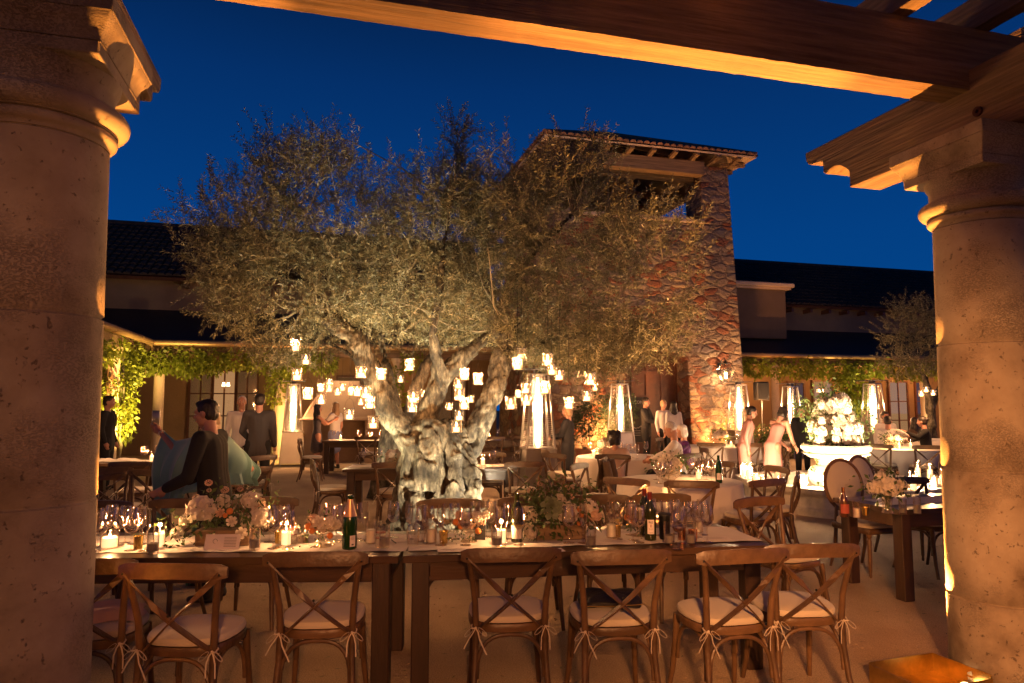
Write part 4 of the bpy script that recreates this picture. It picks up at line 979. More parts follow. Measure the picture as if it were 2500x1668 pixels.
# front row, backs to the camera
for u, Y, rz, lab in [(185, 3.74, 8, "cross-back chair half hidden by the left column, with a folded wrap on its seat"),
                      (437, 3.66, -3, "front-row cross-back chair below the white flower box, second from the left column"),
                      (766, 3.92, 4, "front-row cross-back chair below the green champagne bottle, left of the table legs"),
                      (1238, 4.02, 5, "front-row cross-back chair just right of the table legs, cushion bare"),
                      (1502, 3.96, 6, "cross-back chair with a black leather pouch on its cushion"),
                      (1785, 3.98, 12, "front-row cross-back chair at the right end of the long table, left of the outermost one"),
                      (1969, 4.12, 4, "outermost front-row cross-back chair, standing clear of the long table's right corner")]:
    chair(cu(u, Y-.29), Y, rz, lab, "front row of cross-back chairs")
# far side of the long table, facing the camera
for u, Y, rz, lab in [(405, 5.30, 176, "far-side chair behind the white flower box of the long table"),
                      (630, 5.42, 184, "far-side chair whose rail shows left of the fruit and rose compote"),
                      (200, 5.20, 180, "far-side chair of the long table mostly behind the left column"),
                      (1103, 5.30, 186, "far-side chair in front of the great olive trunk"),
                      (1300, 5.42, 182, "far-side chair behind the green flower box on the long table"),
                      (1480, 5.55, 186, "far-side chair behind the two red-capped wine bottles"),
                      (1640, 5.62, 190, "far-side chair behind the cluster of glasses at the right table end")]:
    chair(cu(u, Y), Y, rz, lab, "far row of cross-back chairs at the long table")
chair(2.10, 5.42, 205, "chair at the long table's right far corner, turned toward the table", "far row of cross-back chairs at the long table")
# ---------------------------------------------------------------- long farm tables
def farm_table(x, y, rz, L, Wd, label, proto=[None], group="farm tables"):
    root = empty("farm_table", (x, y, 0), rz, label, "table", group); H = .76
    mb = MB(); r_ = random.Random(int(x*100)); n = 5
    for i in range(n):
        a = -Wd/2+Wd*i/n; mb.box((-L/2, a+.001, H-.042), (L/2, a+Wd/n-.001, H+r_.uniform(-.0006,.0006)), .003)
    mb.build("tabletop", M["table_wood"], root, smooth=False)
    mb = MB()
    mb.box((-L/2+.16,-Wd/2+.045,H-.155),(L/2-.16,-Wd/2+.07,H-.043)); mb.box((-L/2+.16,Wd/2-.07,H-.155),(L/2-.16,Wd/2-.045,H-.043))
    mb.box((-L/2+.06,-Wd/2+.14,H-.155),(-L/2+.085,Wd/2-.14,H-.043)); mb.box((L/2-.085,-Wd/2+.14,H-.155),(L/2-.06,Wd/2-.14,H-.043))
    mb.build("apron", M["table_wood"], root, smooth=False)
    for sx in (-1, 1):
        for sy in (-1, 1):
            mb = MB(); cx_, cy_ = sx*(L/2-.105), sy*(Wd/2-.085); mb.box((cx_-.052,cy_-.052,0),(cx_+.052,cy_+.052,H-.043),.006); mb.build("leg", M["table_leg_wood"], root, smooth=False)
    return root
TW = .80
A0, A1 = Vector((-3.05, 4.05, 0)), Vector((-.66, 4.115, 0)); B0, B1 = Vector((-.635, 4.12, 0)), Vector((1.62, 4.43, 0))
def tab_from(p0, p1, label):
    d = (p1-p0); L = d.length; ang = math.atan2(d.y, d.x); n = Vector((-math.sin(ang), math.cos(ang), 0)); c = (p0+p1)/2+n*TW/2
    return farm_table(c.x, c.y, ang, L, TW, label), c, ang, L
TA, cA, aA, LA = tab_from(A0, A1, "left one of the two long farm tables set end to end in front")
TB, cB, aB, LB = tab_from(B0, B1, "right one of the two long farm tables set end to end in front")
farm_table(-1.12, 9.85, R(3), 2.35, .8, "farm table partly hidden behind the great olive trunk")
farm_table(-3.25, 16.7, R(4), 2.4, .85, "farthest farm table on the left, near the lit fireplace")
farm_table(-.75, 16.9, R(4), 2.4, .85, "farthest farm table seen right of the great olive trunk")
farm_table(-5.35, 10.75, R(6), 2.3, .85, "farm table at the far left with a folded linen on its end")
RT = Vector((3.22, 5.86, 0)); c_ = RT+E2*1.15+E1*.39
farm_table(c_.x, c_.y, PHI, 2.3, .78, "farm table by the right column with two oval-back chairs behind it")
# ---------------------------------------------------------------- round tables with white cloths
def round_table(x, y, r_, label, seed):
    root = empty("round_table", (x, y, 0), 0, label, "table", "round tables"); mb = MB(); mb.lathe([(0.01,.72),(r_-.01,.72),(r_-.006,.745),(.01,.745)], 40); mb.build("tabletop", M["table_wood"], root)
    for i in range(4):
        a = math.pi/4+i*math.pi/2; m2 = MB(); m2.tube([(math.cos(a)*r_*.7, math.sin(a)*r_*.7, .72), (math.cos(a)*r_*.78, math.sin(a)*r_*.78, 0)], .016, 8); m2.build("leg", M["dark_metal"], root)
    n = 160; g = random.Random(seed); ph = [g.uniform(0, 6.28) for _ in range(4)]; k_ = [11, 17, 23, 7]; mb = MB(); v = []; f = []
    rings = [(0, .7505), (.5, .7505), (.97, .7505), (1.0, .7495), (1.012, .740), (1.02, .70), (1.04, .55), (1.06, .35), (1.085, .15), (1.10, .02)]
    for (s_, z) in rings[1:]:
        dp = max(0, (.745-z))/.74
        for i in range(n):
            a = 2*math.pi*i/n; w_ = sum(math.sin(k_[q]*a+ph[q])*[.5,.4,.3,.5][q] for q in range(4))
            rr_ = r_*s_*(1+.055*w_*dp**.8); v.append((rr_*math.cos(a), rr_*math.sin(a), z))
    f.append(tuple(range(n)))
    for i in range(len(rings)-2):
        for j in range(n): f.append((i*n+j, (i+1)*n+j, (i+1)*n+(j+1)%n, i*n+(j+1)%n))
    mb.add(v, f); o = mb.build("tablecloth", M["linen"], None); o.location = (x, y, 0)
    tag(o, "white cloth over the "+label, "tablecloth", "white round tablecloths")
    return root
R1 = (1.94, 8.15, .70); R2 = (1.85, 11.7, .76); R3 = (4.35, 14.5, .76); R4 = (7.75, 13.9, .84)
round_table(*R1, "round table in the middle, nearest the camera, empty chairs all round", 1)
round_table(*R2, "round table where the white-haired guests sit", 2)
round_table(*R3, "round table near the foot of the tower's right pier", 3)
round_table(*R4, "round table behind the fountain at the right", 4)
round_table(10.1, 17.2, .8, "round table far right where the woman in turquoise sits", 5)
def around(c, deg, label, d=.30, group="cross-back chairs at the round tables"):
    a = R(deg); rr_ = c[2]+d; return chair(c[0]+rr_*math.cos(a), c[1]+rr_*math.sin(a), deg+90, label, group)
around(R1, 232, "chair at the near left of the middle round table"); around(R1, 262, "chair at the middle round table with its back square to the camera, left of centre")
around(R1, 300, "chair at the near right of the middle round table"); around(R1, 338, "side-on chair right of the middle round table"); around(R1, 12, "chair on the fountain side of the middle round table")
around(R1, 55, "far chair of the middle round table toward the tower"); around(R1, 150, "far left chair of the middle round table"); around(R1, 196, "side-on chair left of the middle round table, cutlery pouch on its seat", .55)
around(R2, 255, "chair under the curly-haired woman at the white-haired guests' table", .36); around(R2, 190, "chair with a white cushion left of the white-haired guests' table"); around(R2, 305, "chair under the white-haired man in the white shirt", .40); around(R2, 0, "chair under the woman in purple", .34); around(R2, 222, "turned-out chair between the two nearer round tables", .62)
around(R3, 245, "left front chair at the round table by the tower"); around(R3, 275, "middle front chair at the round table by the tower"); around(R3, 315, "right front chair at the round table by the tower"); around(R3, 350, "side-on chair at the round table by the tower, nearest the fountain"); around(R3, 150, "far chair at the round table by the tower, before the doorway"); around(R3, 60, "far right chair at the round table by the tower, beside the heater")
around(R4, 258, "chair behind the fountain candles, its back to the camera"); around(R4, 292, "chair behind the fountain, next to the right column"); around(R4, 225, "chair left front of the table behind the fountain"); around(R4, 115, "far chair of the table behind the fountain, in front of the heater")
chair(1.02, 9.85, 75, "chair with a dark jacket hung over its back", "cross-back chairs at the round tables")
# chairs at the other farm tables
for x, y, rz, lab in [(-1.55, 9.25, 4, "chair with its back to us at the table behind the olive trunk"), (-2.45, 9.6, -70, "side-on chair at the left end of the table behind the olive trunk"), (-.35, 10.5, 182, "far-side chair seen right of the olive trunk"), (.12, 9.35, 10, "near chair at the right end of the table behind the olive trunk"),
                      (-4.25, 14.9, -80, "side-on chair standing apart beside the left patio heater"), (-3.3, 16.0, 3, "near-side chair at the farthest left farm table"), (-2.5, 16.05, -4, "second near-side chair at the farthest left farm table"), (-1.75, 16.2, 5, "near-side chair at the farthest table, half hidden by the trunk"), (-.45, 16.1, 6, "chair facing the farthest table between trunk and central heater"), (.25, 16.3, -4, "end chair of the farthest table beside the central heater"), (.62, 13.6, 95, "chair just right of the central patio heater"),
                      (-4.38, 7.85, 6, "chair with its back to us in front of the far left farm table"), (-5.0, 9.35, 10, "chair pulled up to the far left farm table"), (-3.85, 10.3, 60, "chair standing behind the man in the dark suit"), (-5.9, 12.0, 160, "dark chair behind the far left farm table"), (-4.95, 11.9, 176, "dark chair across the far left farm table"), (-4.7, 12.9, 200, "chair beyond the two men talking"), (-3.25, 8.6, 25, "chair behind the woman in the teal shawl")]:
    chair(x, y, rz, lab, "cross-back chairs at the other farm tables")
chair(-3.72, 7.1, 40, "chair tipped forward against the table behind the left flowers", "tipped cross-back chairs", (-38, 12, .06)); chair(-4.12, 7.2, 20, "chair leaning back on the stack behind the left glasses", "tipped cross-back chairs", (-30, -6, .05))
# ---------------------------------------------------------------- oval-back dining chairs
def oval_chair():
    root = empty("oval_back_chair", (0,0,0), 0, "x", "chair", "oval-back upholstered chairs"); w_ = M["chair_wood"]
    mb = MB(); mb.box((-.24,-.23,.40),(.24,.25,.455),.01); mb.build("seat_frame", w_, root)
    v = MB(); prof = []
    n = 28
    def ring(s_, z): return [(math.copysign(abs(math.cos(2*math.pi*i/n))**.5, math.cos(2*math.pi*i/n))*.245*s_, math.copysign(abs(math.sin(2*math.pi*i/n))**.5, math.sin(2*math.pi*i/n))*.245*s_+.01, z) for i in range(n)]
    rs = [ring(.98,.457), ring(1.0,.475), ring(.97,.505), ring(.85,.525), ring(.5,.538), ring(.1,.54)]
    vv = [p for r_ in rs for p in r_]; ff = []
    for i in range(len(rs)-1):
        for j in range(n): ff.append((i*n+j, i*n+(j+1)%n, (i+1)*n+(j+1)%n, (i+1)*n+j))
    ff += [tuple(range(n-1,-1,-1)), tuple(range(len(vv)-n, len(vv)))]; v.add(vv, ff); v.build("seat", M["cushion"], root)
    P = [(.235*math.sin(2*math.pi*i/28), -.245-.10*((.80+.25*math.cos(2*math.pi*i/28))-.5)/.6, .80+.255*math.cos(2*math.pi*i/28)) for i in range(29)]
    mb = MB(); mb.tube(P, .019, 8, caps=False); mb.build("back_frame", w_, root)
    v = []; f = [] ; n = 28
    for (s_, dy) in ((1,-.0),(.9,.022),(.5,.034),(0.05,.036)):
        for i in range(n): a = 2*math.pi*i/n; z = .80+.245*s_*math.cos(a); v.append((.222*s_*math.sin(a), -.245-.10*(z-.5)/.6+dy, z))
    for (s_, dy) in ((.05,-.03),(.9,-.022)):
        for i in range(n): a = 2*math.pi*i/n; z = .80+.245*s_*math.cos(a); v.append((.222*s_*math.sin(a), -.245-.10*(z-.5)/.6+dy, z))
    for k_ in (0,1,2,4,-1):
        for j in range(n):
            a0 = (k_ if k_ >= 0 else 5)*n; b0 = (k_+1 if k_ >= 0 else 0)*n
            f.append((a0+j, a0+(j+1)%n, b0+(j+1)%n, b0+j))
    mb = MB(); mb.add(v, f); mb.build("backrest", M["cushion"], root)
    for sx in (-1, 1):
        mb = MB(); mb.lathe([(.010,0),(.014,.015),(.011,.04),(.016,.06),(.021,.34),(.014,.36),(.024,.375),(.024,.40)], 14, (sx*.205,.215,0)); mb.build("front_leg", w_, root)
        mb = MB(); mb.tube([(sx*.20,-.30,0),(sx*.19,-.24,.2),(sx*.18,-.225,.42),(sx*.15,-.245,.60)], [.014,.018,.02,.016], 8); mb.build("rear_leg", w_, root)
    return root
OC = oval_chair(); OCU = [False]
for x, y, rz, lab in [(3.52, 6.98, 198, "oval-back upholstered chair nearest the corner of the right farm table"), (4.02, 7.5, 212, "oval-back upholstered chair just behind the first, before the fountain candles"), (3.98, 5.72, 14, "oval-back chair on the near side, mostly behind the right column")]:
    place(OC, OCU, (x, y, 0), R(rz), lab, "oval-back upholstered chairs")
chair(4.12, 6.92, 196, "dark cross-back chair silhouetted against the fountain candles", "cross-back chairs at the other farm tables")
# ================================================================ TABLE LINENS AND PAPERS
def sheet(name, pts, z, m, th=.0015, label=None, cat=None, group=None, seed=0, wob=.0):
    """a flat piece of cloth or paper lying at height z; pts: its outline"""
    n = len(pts); g = random.Random(seed); v = [(p[0], p[1], z+g.uniform(0, wob)) for p in pts]; mb = MB(); w_ = v+[(x, y, zz-th) for x, y, zz in v]
    mb.add(w_, [tuple(range(n)), tuple(range(2*n-1, n-1, -1))]+[(i, i+n, (i+1)%n+n, (i+1)%n) for i in range(n)])
    return tag(mb.build(name, m, smooth=False), label, cat, group)
def runner(c, ang, L, w0, w1, z, label, seed=0, drop=None):
    d = Vector((math.cos(ang), math.sin(ang), 0)); n = Vector((-d.y, d.x, 0)); g = random.Random(seed); k_ = 90; mb = MB(); v = []; f = []
    for i in range(k_+1):
        t = -L/2+L*i/k_
        for j in range(5):
            s_ = w0+(w1-w0)*j/4; wv = .005*math.sin(t*9+seed)+g.uniform(-.0015,.0015) if j in (0, 4) else 0
            p = Vector(c)+d*t+n*(s_+wv); v.append((p.x, p.y, z+(.0035*max(0, math.sin(t*23+seed*2)) if j in (0,4) else 0)+abs(g.uniform(0,.0006))))
    for i in range(k_):
        for j in range(4): a = i*5+j; f.append((a, a+5, a+6, a+1))
    mb.add(v, f); return tag(mb.build("table_runner", M["linen"], smooth=False), label, "table runner", "white table runners")
TZ = .7625
runner(cA, aA, LA+.05, -.27, .26, TZ, "white linen runner under the candles and white flower box", 1)
runner(cB+Vector((.02,0,0)), aB, LB-.02, -.27, .25, TZ+.001, "white linen runner on the right half of the long table, menus strewn on it", 2)
runner(Vector((-5.35,10.75,0)), R(6), 2.0, -.2, .2, TZ, "linen runner on the far left farm table", 3); runner(Vector((-3.25,16.7,0)), R(4), 2.3, -.25, .25, TZ, "linen runner on the farthest left farm table", 4); runner(Vector((-1.12,9.85,0)), R(3), 2.3, -.2, .2, TZ, "linen runner on the table behind the olive trunk", 5)
runner(RT+E2*1.2+E1*.39, PHI, 2.1, -.17, .20, TZ, "linen runner on the table by the right column, its end hanging over the side", 6)
def paper(u, v, w_, h, rot, label, tilt=0):
    p = G(u, v, .7655); a = R(rot); d = Vector((math.cos(a), math.sin(a), 0)); n = Vector((-d.y, d.x, 0)); z = .7665
    pts = [p-d*w_/2-n*h/2, p+d*w_/2-n*h/2, p+d*w_/2+n*h/2, p-d*w_/2+n*h/2]
    o = sheet("menu_card", [(q.x, q.y) for q in pts], z, M["paper"], .0008, label, "menu card", "menu cards on the long table")
    mb = MB()
    for i in range(5):
        y = h*.32-i*h*.13; l_ = w_*(.3 if i == 0 else .24+.1*(i % 3)); q0 = p+n*y-d*l_; q1 = p+n*y+d*l_
        mb.add([q0+Vector((0,0,.0015)), q1+Vector((0,0,.0015)), q1+n*.003+Vector((0,0,.0015)), q0+n*.003+Vector((0,0,.0015))], [(0,1,2,3)])
    tag(mb.build("printed_lines", M["ink"], o, smooth=False), kind="stuff"); return o
paper(1107, 1343, .19, .10, 6, "menu card lying on bare wood near the table joint"); paper(1356, 1343, .10, .10, 12, "small square card on bare wood at the table edge"); paper(985, 1318, .22, .12, 20, "menu card lying across the table joint beside the black pen"); paper(1500, 1322, .22, .14, -12, "menu card skewed beyond the runner's edge"); paper(1520, 1300, .16, .12, 25, "menu card beside the pale gold flute"); paper(1745, 1315, .2, .12, 4, "blank card at the right end of the runner")
mb = MB(); p = G(962, 1322, .775); mb.tube([p-Vector((.025,-.05,0)), p+Vector((.02,-.05,0))], [.004,.004], 8); o = tag(mb.build("pen", M["black_plastic"]), "black pen lying on the papers at the table joint", "pen")
# menu leaning on the white flower box
p0 = G(540, 1342, .765)
mb = MB(); a = aA; d = Vector((math.cos(a), math.sin(a), 0)); n = Vector((-d.y, d.x, 0)); q = [p0-d*.105, p0+d*.105, p0+d*.105+n*.03+Vector((0,0,.085)), p0-d*.105+n*.03+Vector((0,0,.085))]
mb.add(q+[x+n*.002 for x in q], [(0,1,2,3),(7,6,5,4),(0,4,5,1),(1,5,6,2),(2,6,7,3),(3,7,4,0)]); ms = tag(mb.build("menu_card", M["paper"], smooth=False), "printed menu leaning against the white flower box", "menu card")
mb = MB(); mb.tube([q[0].lerp(q[1],.3).lerp(q[3].lerp(q[2],.3),.55)-n*.004+Vector((.014*math.cos(i*.6),0,.014*math.sin(i*.6))) for i in range(9)], .0012, 4)
for i in range(7): a_ = q[0].lerp(q[1],.55).lerp(q[3].lerp(q[2],.55),.2+.1*i)-n*.002; b_ = q[0].lerp(q[1],.9).lerp(q[3].lerp(q[2],.9),.2+.1*i)-n*.002; mb.tube([a_, b_], .0010, 4)
tag(mb.build("printed_lines", M["ink"], ms), kind="stuff")
# black pouch, folded wrap, jacket and handbag
def pouch():
    root = empty("leather_pouch", (cu(1502,3.67), 3.98, .53), R(6), "black leather pouch with brass zip lying on a chair cushion", "bag"); mb = MB(); n = 24; v = []; f = []
    for (s_, z, y0) in ((.6,.0,0),(1,.012,0),(1.0,.03,0),(.93,.05,.02),(.6,.062,.03),(.1,.066,.03)):
        for i in range(n): a = 2*math.pi*i/n; v.append((math.copysign(abs(math.cos(a))**.45, math.cos(a))*.17*s_, math.copysign(abs(math.sin(a))**.45, math.sin(a))*.115*s_+y0, z+.012*math.sin(3*a+1)*s_))
    for i in range(5):
        for j in range(n): f.append((i*n+j, i*n+(j+1)%n, (i+1)*n+(j+1)%n, (i+1)*n+j))
    f += [tuple(range(n-1,-1,-1)), tuple(range(5*n, 6*n))]; mb.add(v, f); mb.build("pouch_body", M["leather"], root)
    mb = MB(); mb.strip([(-.165,-.118,.024),(0,-.124,.022),(.165,-.118,.026)], .004, .003, (0,0,1)); mb.build("zip", M["brass"], root)
    mb = MB(); mb.strip([(.03,-.125,.02),(.035,-.145,-.03),(.04,-.15,-.08)], .014, .003, (1,0,0)); mb.build("zip_pull", M["leather"], root)
pouch()
def cloth_heap(name, loc, label, cat, m, size, seed, rot=0):
    g = random.Random(seed); n = 14; v = []; f = []; ph = [g.uniform(0, 6) for _ in range(4)]
    for i in range(n):
        for j in range(n):
            x = -1+2*i/(n-1); y = -1+2*j/(n-1); r_ = max(abs(x), abs(y)); z = size[2]*max(0, (1-r_**3))*(.7+.3*math.sin(3*x+ph[0])*math.cos(3.5*y+ph[1]))+.003
            v.append((x*size[0]*(1+.1*math.sin(4*y+ph[2])), y*size[1]*(1+.12*math.sin(4*x+ph[3])), z))
    for i in range(n-1):
        for j in range(n-1): a = i*n+j; f.append((a, a+n, a+n+1, a+1))
    mb = MB(); mb.add(v, f); o = mb.build(name, m); o.location = loc; o.rotation_euler = (0,0,R(rot)); return tag(o, label, cat)
cloth_heap("folded_wrap", (cu(185,3.45)+.02, 3.78, .527), "rust-brown wrap folded on the seat of the leftmost chair", "wrap", M["cloth_peach"], (.17,.14,.09), 3, 20)
cloth_heap("folded_napkin", (cu(262,10.6), 10.62, .766), "crumpled white napkin at the end of the far left table", "napkin", M["linen"], (.16,.10,.05), 5, 10); cloth_heap("folded_napkin", (cu(310,10.7), 10.72, .766), "second white napkin folded beside the glasses on the far left table", "napkin", M["linen"], (.17,.11,.05), 6, -8)
def jacket_on_chair():
    root = empty("jacket", (1.02, 9.85, 0), R(75), "dark brown jacket draped over a chair back near the central heater", "jacket"); mb = MB(); n, m_ = 22, 16; v = []; f = []
    for i in range(n+1):
        for j in range(m_+1):
            t = -1+2*i/n; s_ = j/m_      # over the rail: s .5 is the top
            x = t*(.25+.04*abs(s_-.5)); hang = abs(s_-.5)*2; y = -.285+(-.05 if s_ < .5 else .045)*min(1, hang*3)-(.05*hang if s_<.5 else 0); z = .90-hang*(.55 if s_ < .5 else .34)*(1+.15*math.sin(t*5))
            v.append((x+.012*math.sin(s_*20+t*3), y+.022*math.sin(t*13+s_*4)*hang, z+.006*math.sin(t*9)))
    for i in range(n):
        for j in range(m_): a = i*(m_+1)+j; f.append((a, a+m_+1, a+m_+2, a+1))
    mb.add(v, f); mb.build("jacket_body", M["cloth_brown"], root)
    mb = MB(); mb.tube([(-.24,-.33,.84),(-.27,-.38,.62),(-.25,-.40,.40),(-.22,-.39,.28)], [.055,.06,.055,.045], 12); mb.build("sleeve", M["cloth_brown"], root); mb = MB(); mb.tube([(.22,-.34,.84),(.26,-.38,.64),(.27,-.39,.45),(.24,-.38,.33)], [.055,.058,.05,.045], 12); mb.build("sleeve", M["cloth_brown"], root)
jacket_on_chair()
# ================================================================ GLASSWARE
def proto_glass(name, cat, prof, inner, label="x", wine=None, group=None, n=20):
    root = empty(name, (0,0,0), 0, label, cat, group); mb = MB(); mb.lathe(prof+inner[::-1], n); mb.build("glass_body", M["clear_glass"], root, angle=60)
    if wine:
        mb = MB(); mb.lathe(wine[1], n); mb.build(wine[0], M[wine[2]], root, angle=50)
    return root
def bowl(zs, t=.0012): return [(max(r_-t, .0008), z+(t if i == 0 else 0)) for i, (r_, z) in enumerate(zs)]
foot = [(.001,0),(.036,0),(.036,.0015),(.012,.004),(.0045,.010),(.0038,.05),(.0040,.088)]
wb = [(.005,.095),(.022,.103),(.036,.120),(.043,.142),(.043,.162),(.039,.190),(.0335,.232)]
fl = [(.005,.098),(.016,.112),(.0245,.140),(.0265,.165),(.0255,.20),(.0225,.245)]
def liquid(b, z1, t=.0025):
    out = [(.0005, b[0][1]+.004)]
    for (r0, z0), (r1, zz) in zip(b[:-1], b[1:]):
        if z0 >= z1: break
        out.append((r0-t, z0+.004))
        if zz > z1: k_ = (z1-z0)/(zz-z0); out.append((r0+(r1-r0)*k_-t, z1)); break
    out.append((.0005, z1)); return out
GL = {}
GL['empty'] = proto_glass("wine_glass", "wine glass", foot+wb, bowl(wb)); GL['red'] = proto_glass("wine_glass", "wine glass", foot+wb, bowl(wb), wine=("red_wine", liquid(wb, .128), "wine_red"))
GL['white'] = proto_glass("wine_glass", "wine glass", foot+wb, bowl(wb), wine=("white_wine", liquid(wb, .130), "wine_white")); GL['flute'] = proto_glass("champagne_flute", "flute", foot+fl, bowl(fl)); GL['fizz'] = proto_glass("champagne_flute", "flute", foot+fl, bowl(fl), wine=("champagne", liquid(fl, .135), "wine_white"))
wt = [(.001,0),(.030,0),(.032,.004),(.034,.06),(.034,.14)]; GL['water'] = proto_glass("water_glass", "tumbler", wt, [(.001,.014),(.030,.014),(.0325,.06),(.0328,.14)], wine=("water", [(.0005,.0145),(.0295,.0145),(.032,.06),(.0005,.06)], "water"))
cyl = [(.001,0),(.033,0),(.034,.003),(.034,.15)]; cin = [(.001,.005),(.0325,.005),(.0325,.15)]
def candle_glass(lit):
    root = empty("candle_glass", (0,0,0), 0, "x", "candle", "candles in glass cylinders"); mb = MB(); mb.lathe(cyl+cin[::-1], 20); mb.build("glass_body", M["clear_glass"], root, angle=60)
    mb = MB(); mb.lathe([(.001,.006),(.029,.006),(.029,.082),(.024,.085),(.001,.083)], 16); mb.build("candle", M["wax_lit" if lit else "wax"], root)
    if lit: mb = MB(); mb.lathe([(.0008,.084),(.0045,.092),(.0052,.099),(.003,.110),(.0005,.120)], 10); mb.build("flame", M["flame"], root)
    return root
GL['candle'] = candle_glass(True); GL['unlit'] = candle_glass(False)
def votive(m, lit):
    root = empty("votive_holder", (0,0,0), 0, "x", "votive", "metal votive holders"); mb = MB(); mb.lathe([(.001,0),(.025,0),(.028,.06),(.029,.075),(.0275,.075),(.0265,.06),(.001,.012)], 20); mb.build("cup", M[m], root)
    if lit: mb = MB(); mb.lathe([(.001,.02),(.022,.02),(.022,.045),(.001,.046)], 12); mb.build("candle", M["wax_lit"], root)
    return root
GL['gold'] = votive("gold", True); GL['copper'] = votive("copper", False)
used = {k_: [False] for k_ in GL}
RANK = []                      # glasses whose labels are told apart by where they stand
def put(kind, u, v, z=TZ+.002, phrase=None, group=None, s=1.0, light_w=0, label=None, flip=False):
    p = G(u, v, z); o = place(GL[kind], used[kind], p, rnd.random()*6, label, group, s)
    if flip: o.rotation_euler = (math.pi, 0, 0); o.location.z = z+.233*s
    if label is None: RANK.append((phrase or kind, PU(p), p.y, o))
    if light_w: light("candle_light", p+Vector((0,0,.125)), light_w*.45, CANDLE, .012)
    return o
LT = "on the long table"
for u, v in [(243,1345),(258,1331),(289,1331),(325,1328),(667,1339),(658,1323),(692,1322),(703,1340),(788,1321),(821,1322),(1006,1318),(1198,1311),(1222,1333),(1389,1326),(1545,1319),(1497,1311),(1606,1307),(1630,1309),(1674,1311),(1690,1310),(1704,1312),(1727,1323),(1540,1306),(236,1336),(270,1322),(305,1325),(340,1330),(681,1336),(805,1330),(835,1318),(870,1316),(960,1312),(1045,1326),(1110,1316),(1160,1312),(1240,1316),(1590,1302),(1648,1304),(1662,1326),(1716,1306),(1560,1325)]: put('empty', u, v, phrase="clear empty wine glass "+LT)
for u, v in [(319,1344),(1030,1322),(1137,1331),(1656,1340)]: put('red', u, v, phrase="wine glass with a little red wine "+LT)
for u, v in [(1092,1318),(1267,1331)]: put('white', u, v, phrase="wine glass of white wine "+LT)
for u, v in [(353,1345),(346,1328),(889,1320),(998,1316),(1076,1331),(1186,1310),(1424,1326),(845,1320)]: put('flute', u, v, phrase="clear champagne flute "+LT)
put('fizz', 1508, 1317, label="champagne flute still holding a little pale gold wine")
for u, v in [(372,1352),(621,1343),(938,1338),(1442,1335),(1634,1330),(1686,1330),(1213,1336)]: put('water', u, v, phrase="short water tumbler "+LT)
put('empty', 1008, 1330, label="wine glass standing upside down, left of a pair at the table joint", flip=True); put('empty', 1024, 1324, label="wine glass standing upside down, right of a pair at the table joint", flip=True)
for u, v, lw in [(388,1336,2.2),(698,1331,2.2),(1224,1326,2.2)]: put('candle', u, v, phrase="lit candle in a clear glass cylinder "+LT, light_w=lw)
put('candle', 267, 1336, label="wide glass jar with a brightly lit candle, leftmost on the long table", s=(1.5,1.5,.72), light_w=2.8)
for u, v in [(905,1326),(1053,1325),(1493,1312),(1704,1299)]: put('unlit', u, v, phrase="unlit candle in a clear glass cylinder "+LT)
for u, v in [(337,1339),(681,1326),(1083,1326),(1506,1311)]: put('gold', u, v, phrase="gold votive holder "+LT)
for u, v in [(1665,1318),(1692,1322)]: put('copper', u, v, phrase="copper votive holder "+LT)
# ---------------------------------------------------------------- bottles
def bottle(u, v, prof, m, foil, fz, label, lab=None, s=1.0, rot=0, z=TZ+.002, group="bottles"):
    p = G(u, v, z); root = empty("wine_bottle", p, R(rot), label, "bottle", group); root.scale = (s, s, s); mb = MB(); mb.lathe(prof, 28); mb.build("bottle_glass", M[m], root, angle=60)
    if foil:
        top = prof[-1][1]; pr = [(r_+.0008, zz) for r_, zz in prof if zz >= fz and r_ > .004]; mb = MB(); mb.lathe([(pr[0][0]-.001, pr[0][1]-.001)]+pr+[(.001, top+.001)], 24); mb.build("foil", M[foil], root)
    if lab:
        z0, z1, a0, a1, m2 = lab; r_ = .0385 if 'champ' not in label else .0455; n = 10; v_ = []; f_ = []
        for i in range(n+1):
            a = R(a0+(a1-a0)*i/n); v_ += [(r_*math.cos(a), r_*math.sin(a), z0), (r_*math.cos(a), r_*math.sin(a), z1)]
        for i in range(n): f_.append((2*i, 2*i+2, 2*i+3, 2*i+1))
        mb = MB(); mb.add(v_, f_); mb.build("label", M[m2], root)
    return root
wbp = [(.001,.004),(.030,0),(.037,.004),(.0375,.02),(.0375,.185),(.034,.205),(.022,.235),(.0155,.26),(.0140,.29),(.0150,.292),(.0150,.305),(.0142,.307),(.001,.307)]
chp = [(.001,.004),(.038,0),(.0440,.005),(.0445,.02),(.0445,.165),(.041,.19),(.028,.235),(.018,.275),(.0155,.30),(.0172,.303),(.0172,.315),(.0150,.322),(.001,.322)]
b_ = bottle(853,1340,chp,"bottle_green",None,.24,"open green champagne bottle with gold foil neck and cream back label",(.02,.085,-75,-30,"paper"),rot=0)
mb = MB(); pr = [(.0445*.94+.001,.195),(.033,.222),(.0265,.243),(.019,.278),(.0168,.298)]; mb.lathe([(.0385,.1945),(.0412,.196),(.0290,.2355),(.0190,.276),(.0166,.297),(.0155,.298)], 28); mb.build("foil", M["foil_gold"], b_)
b1 = bottle(1588,1319,wbp,"bottle_olive","foil_red",.25,"red-capped wine bottle with a white shield label, nearer of the pair",(.045,.135,-128,-62,"paper"))
bottle(1575,1306,wbp,"bottle_olive","foil_red",.25,"red-capped wine bottle behind and left of the labelled one")
bottle(1262,1323,wbp,"bottle_olive","foil_red" if 0 else None,.25,"dark wine bottle with wide cream label beside the lit candle",(.025,.105,-150,-40,"paper"))
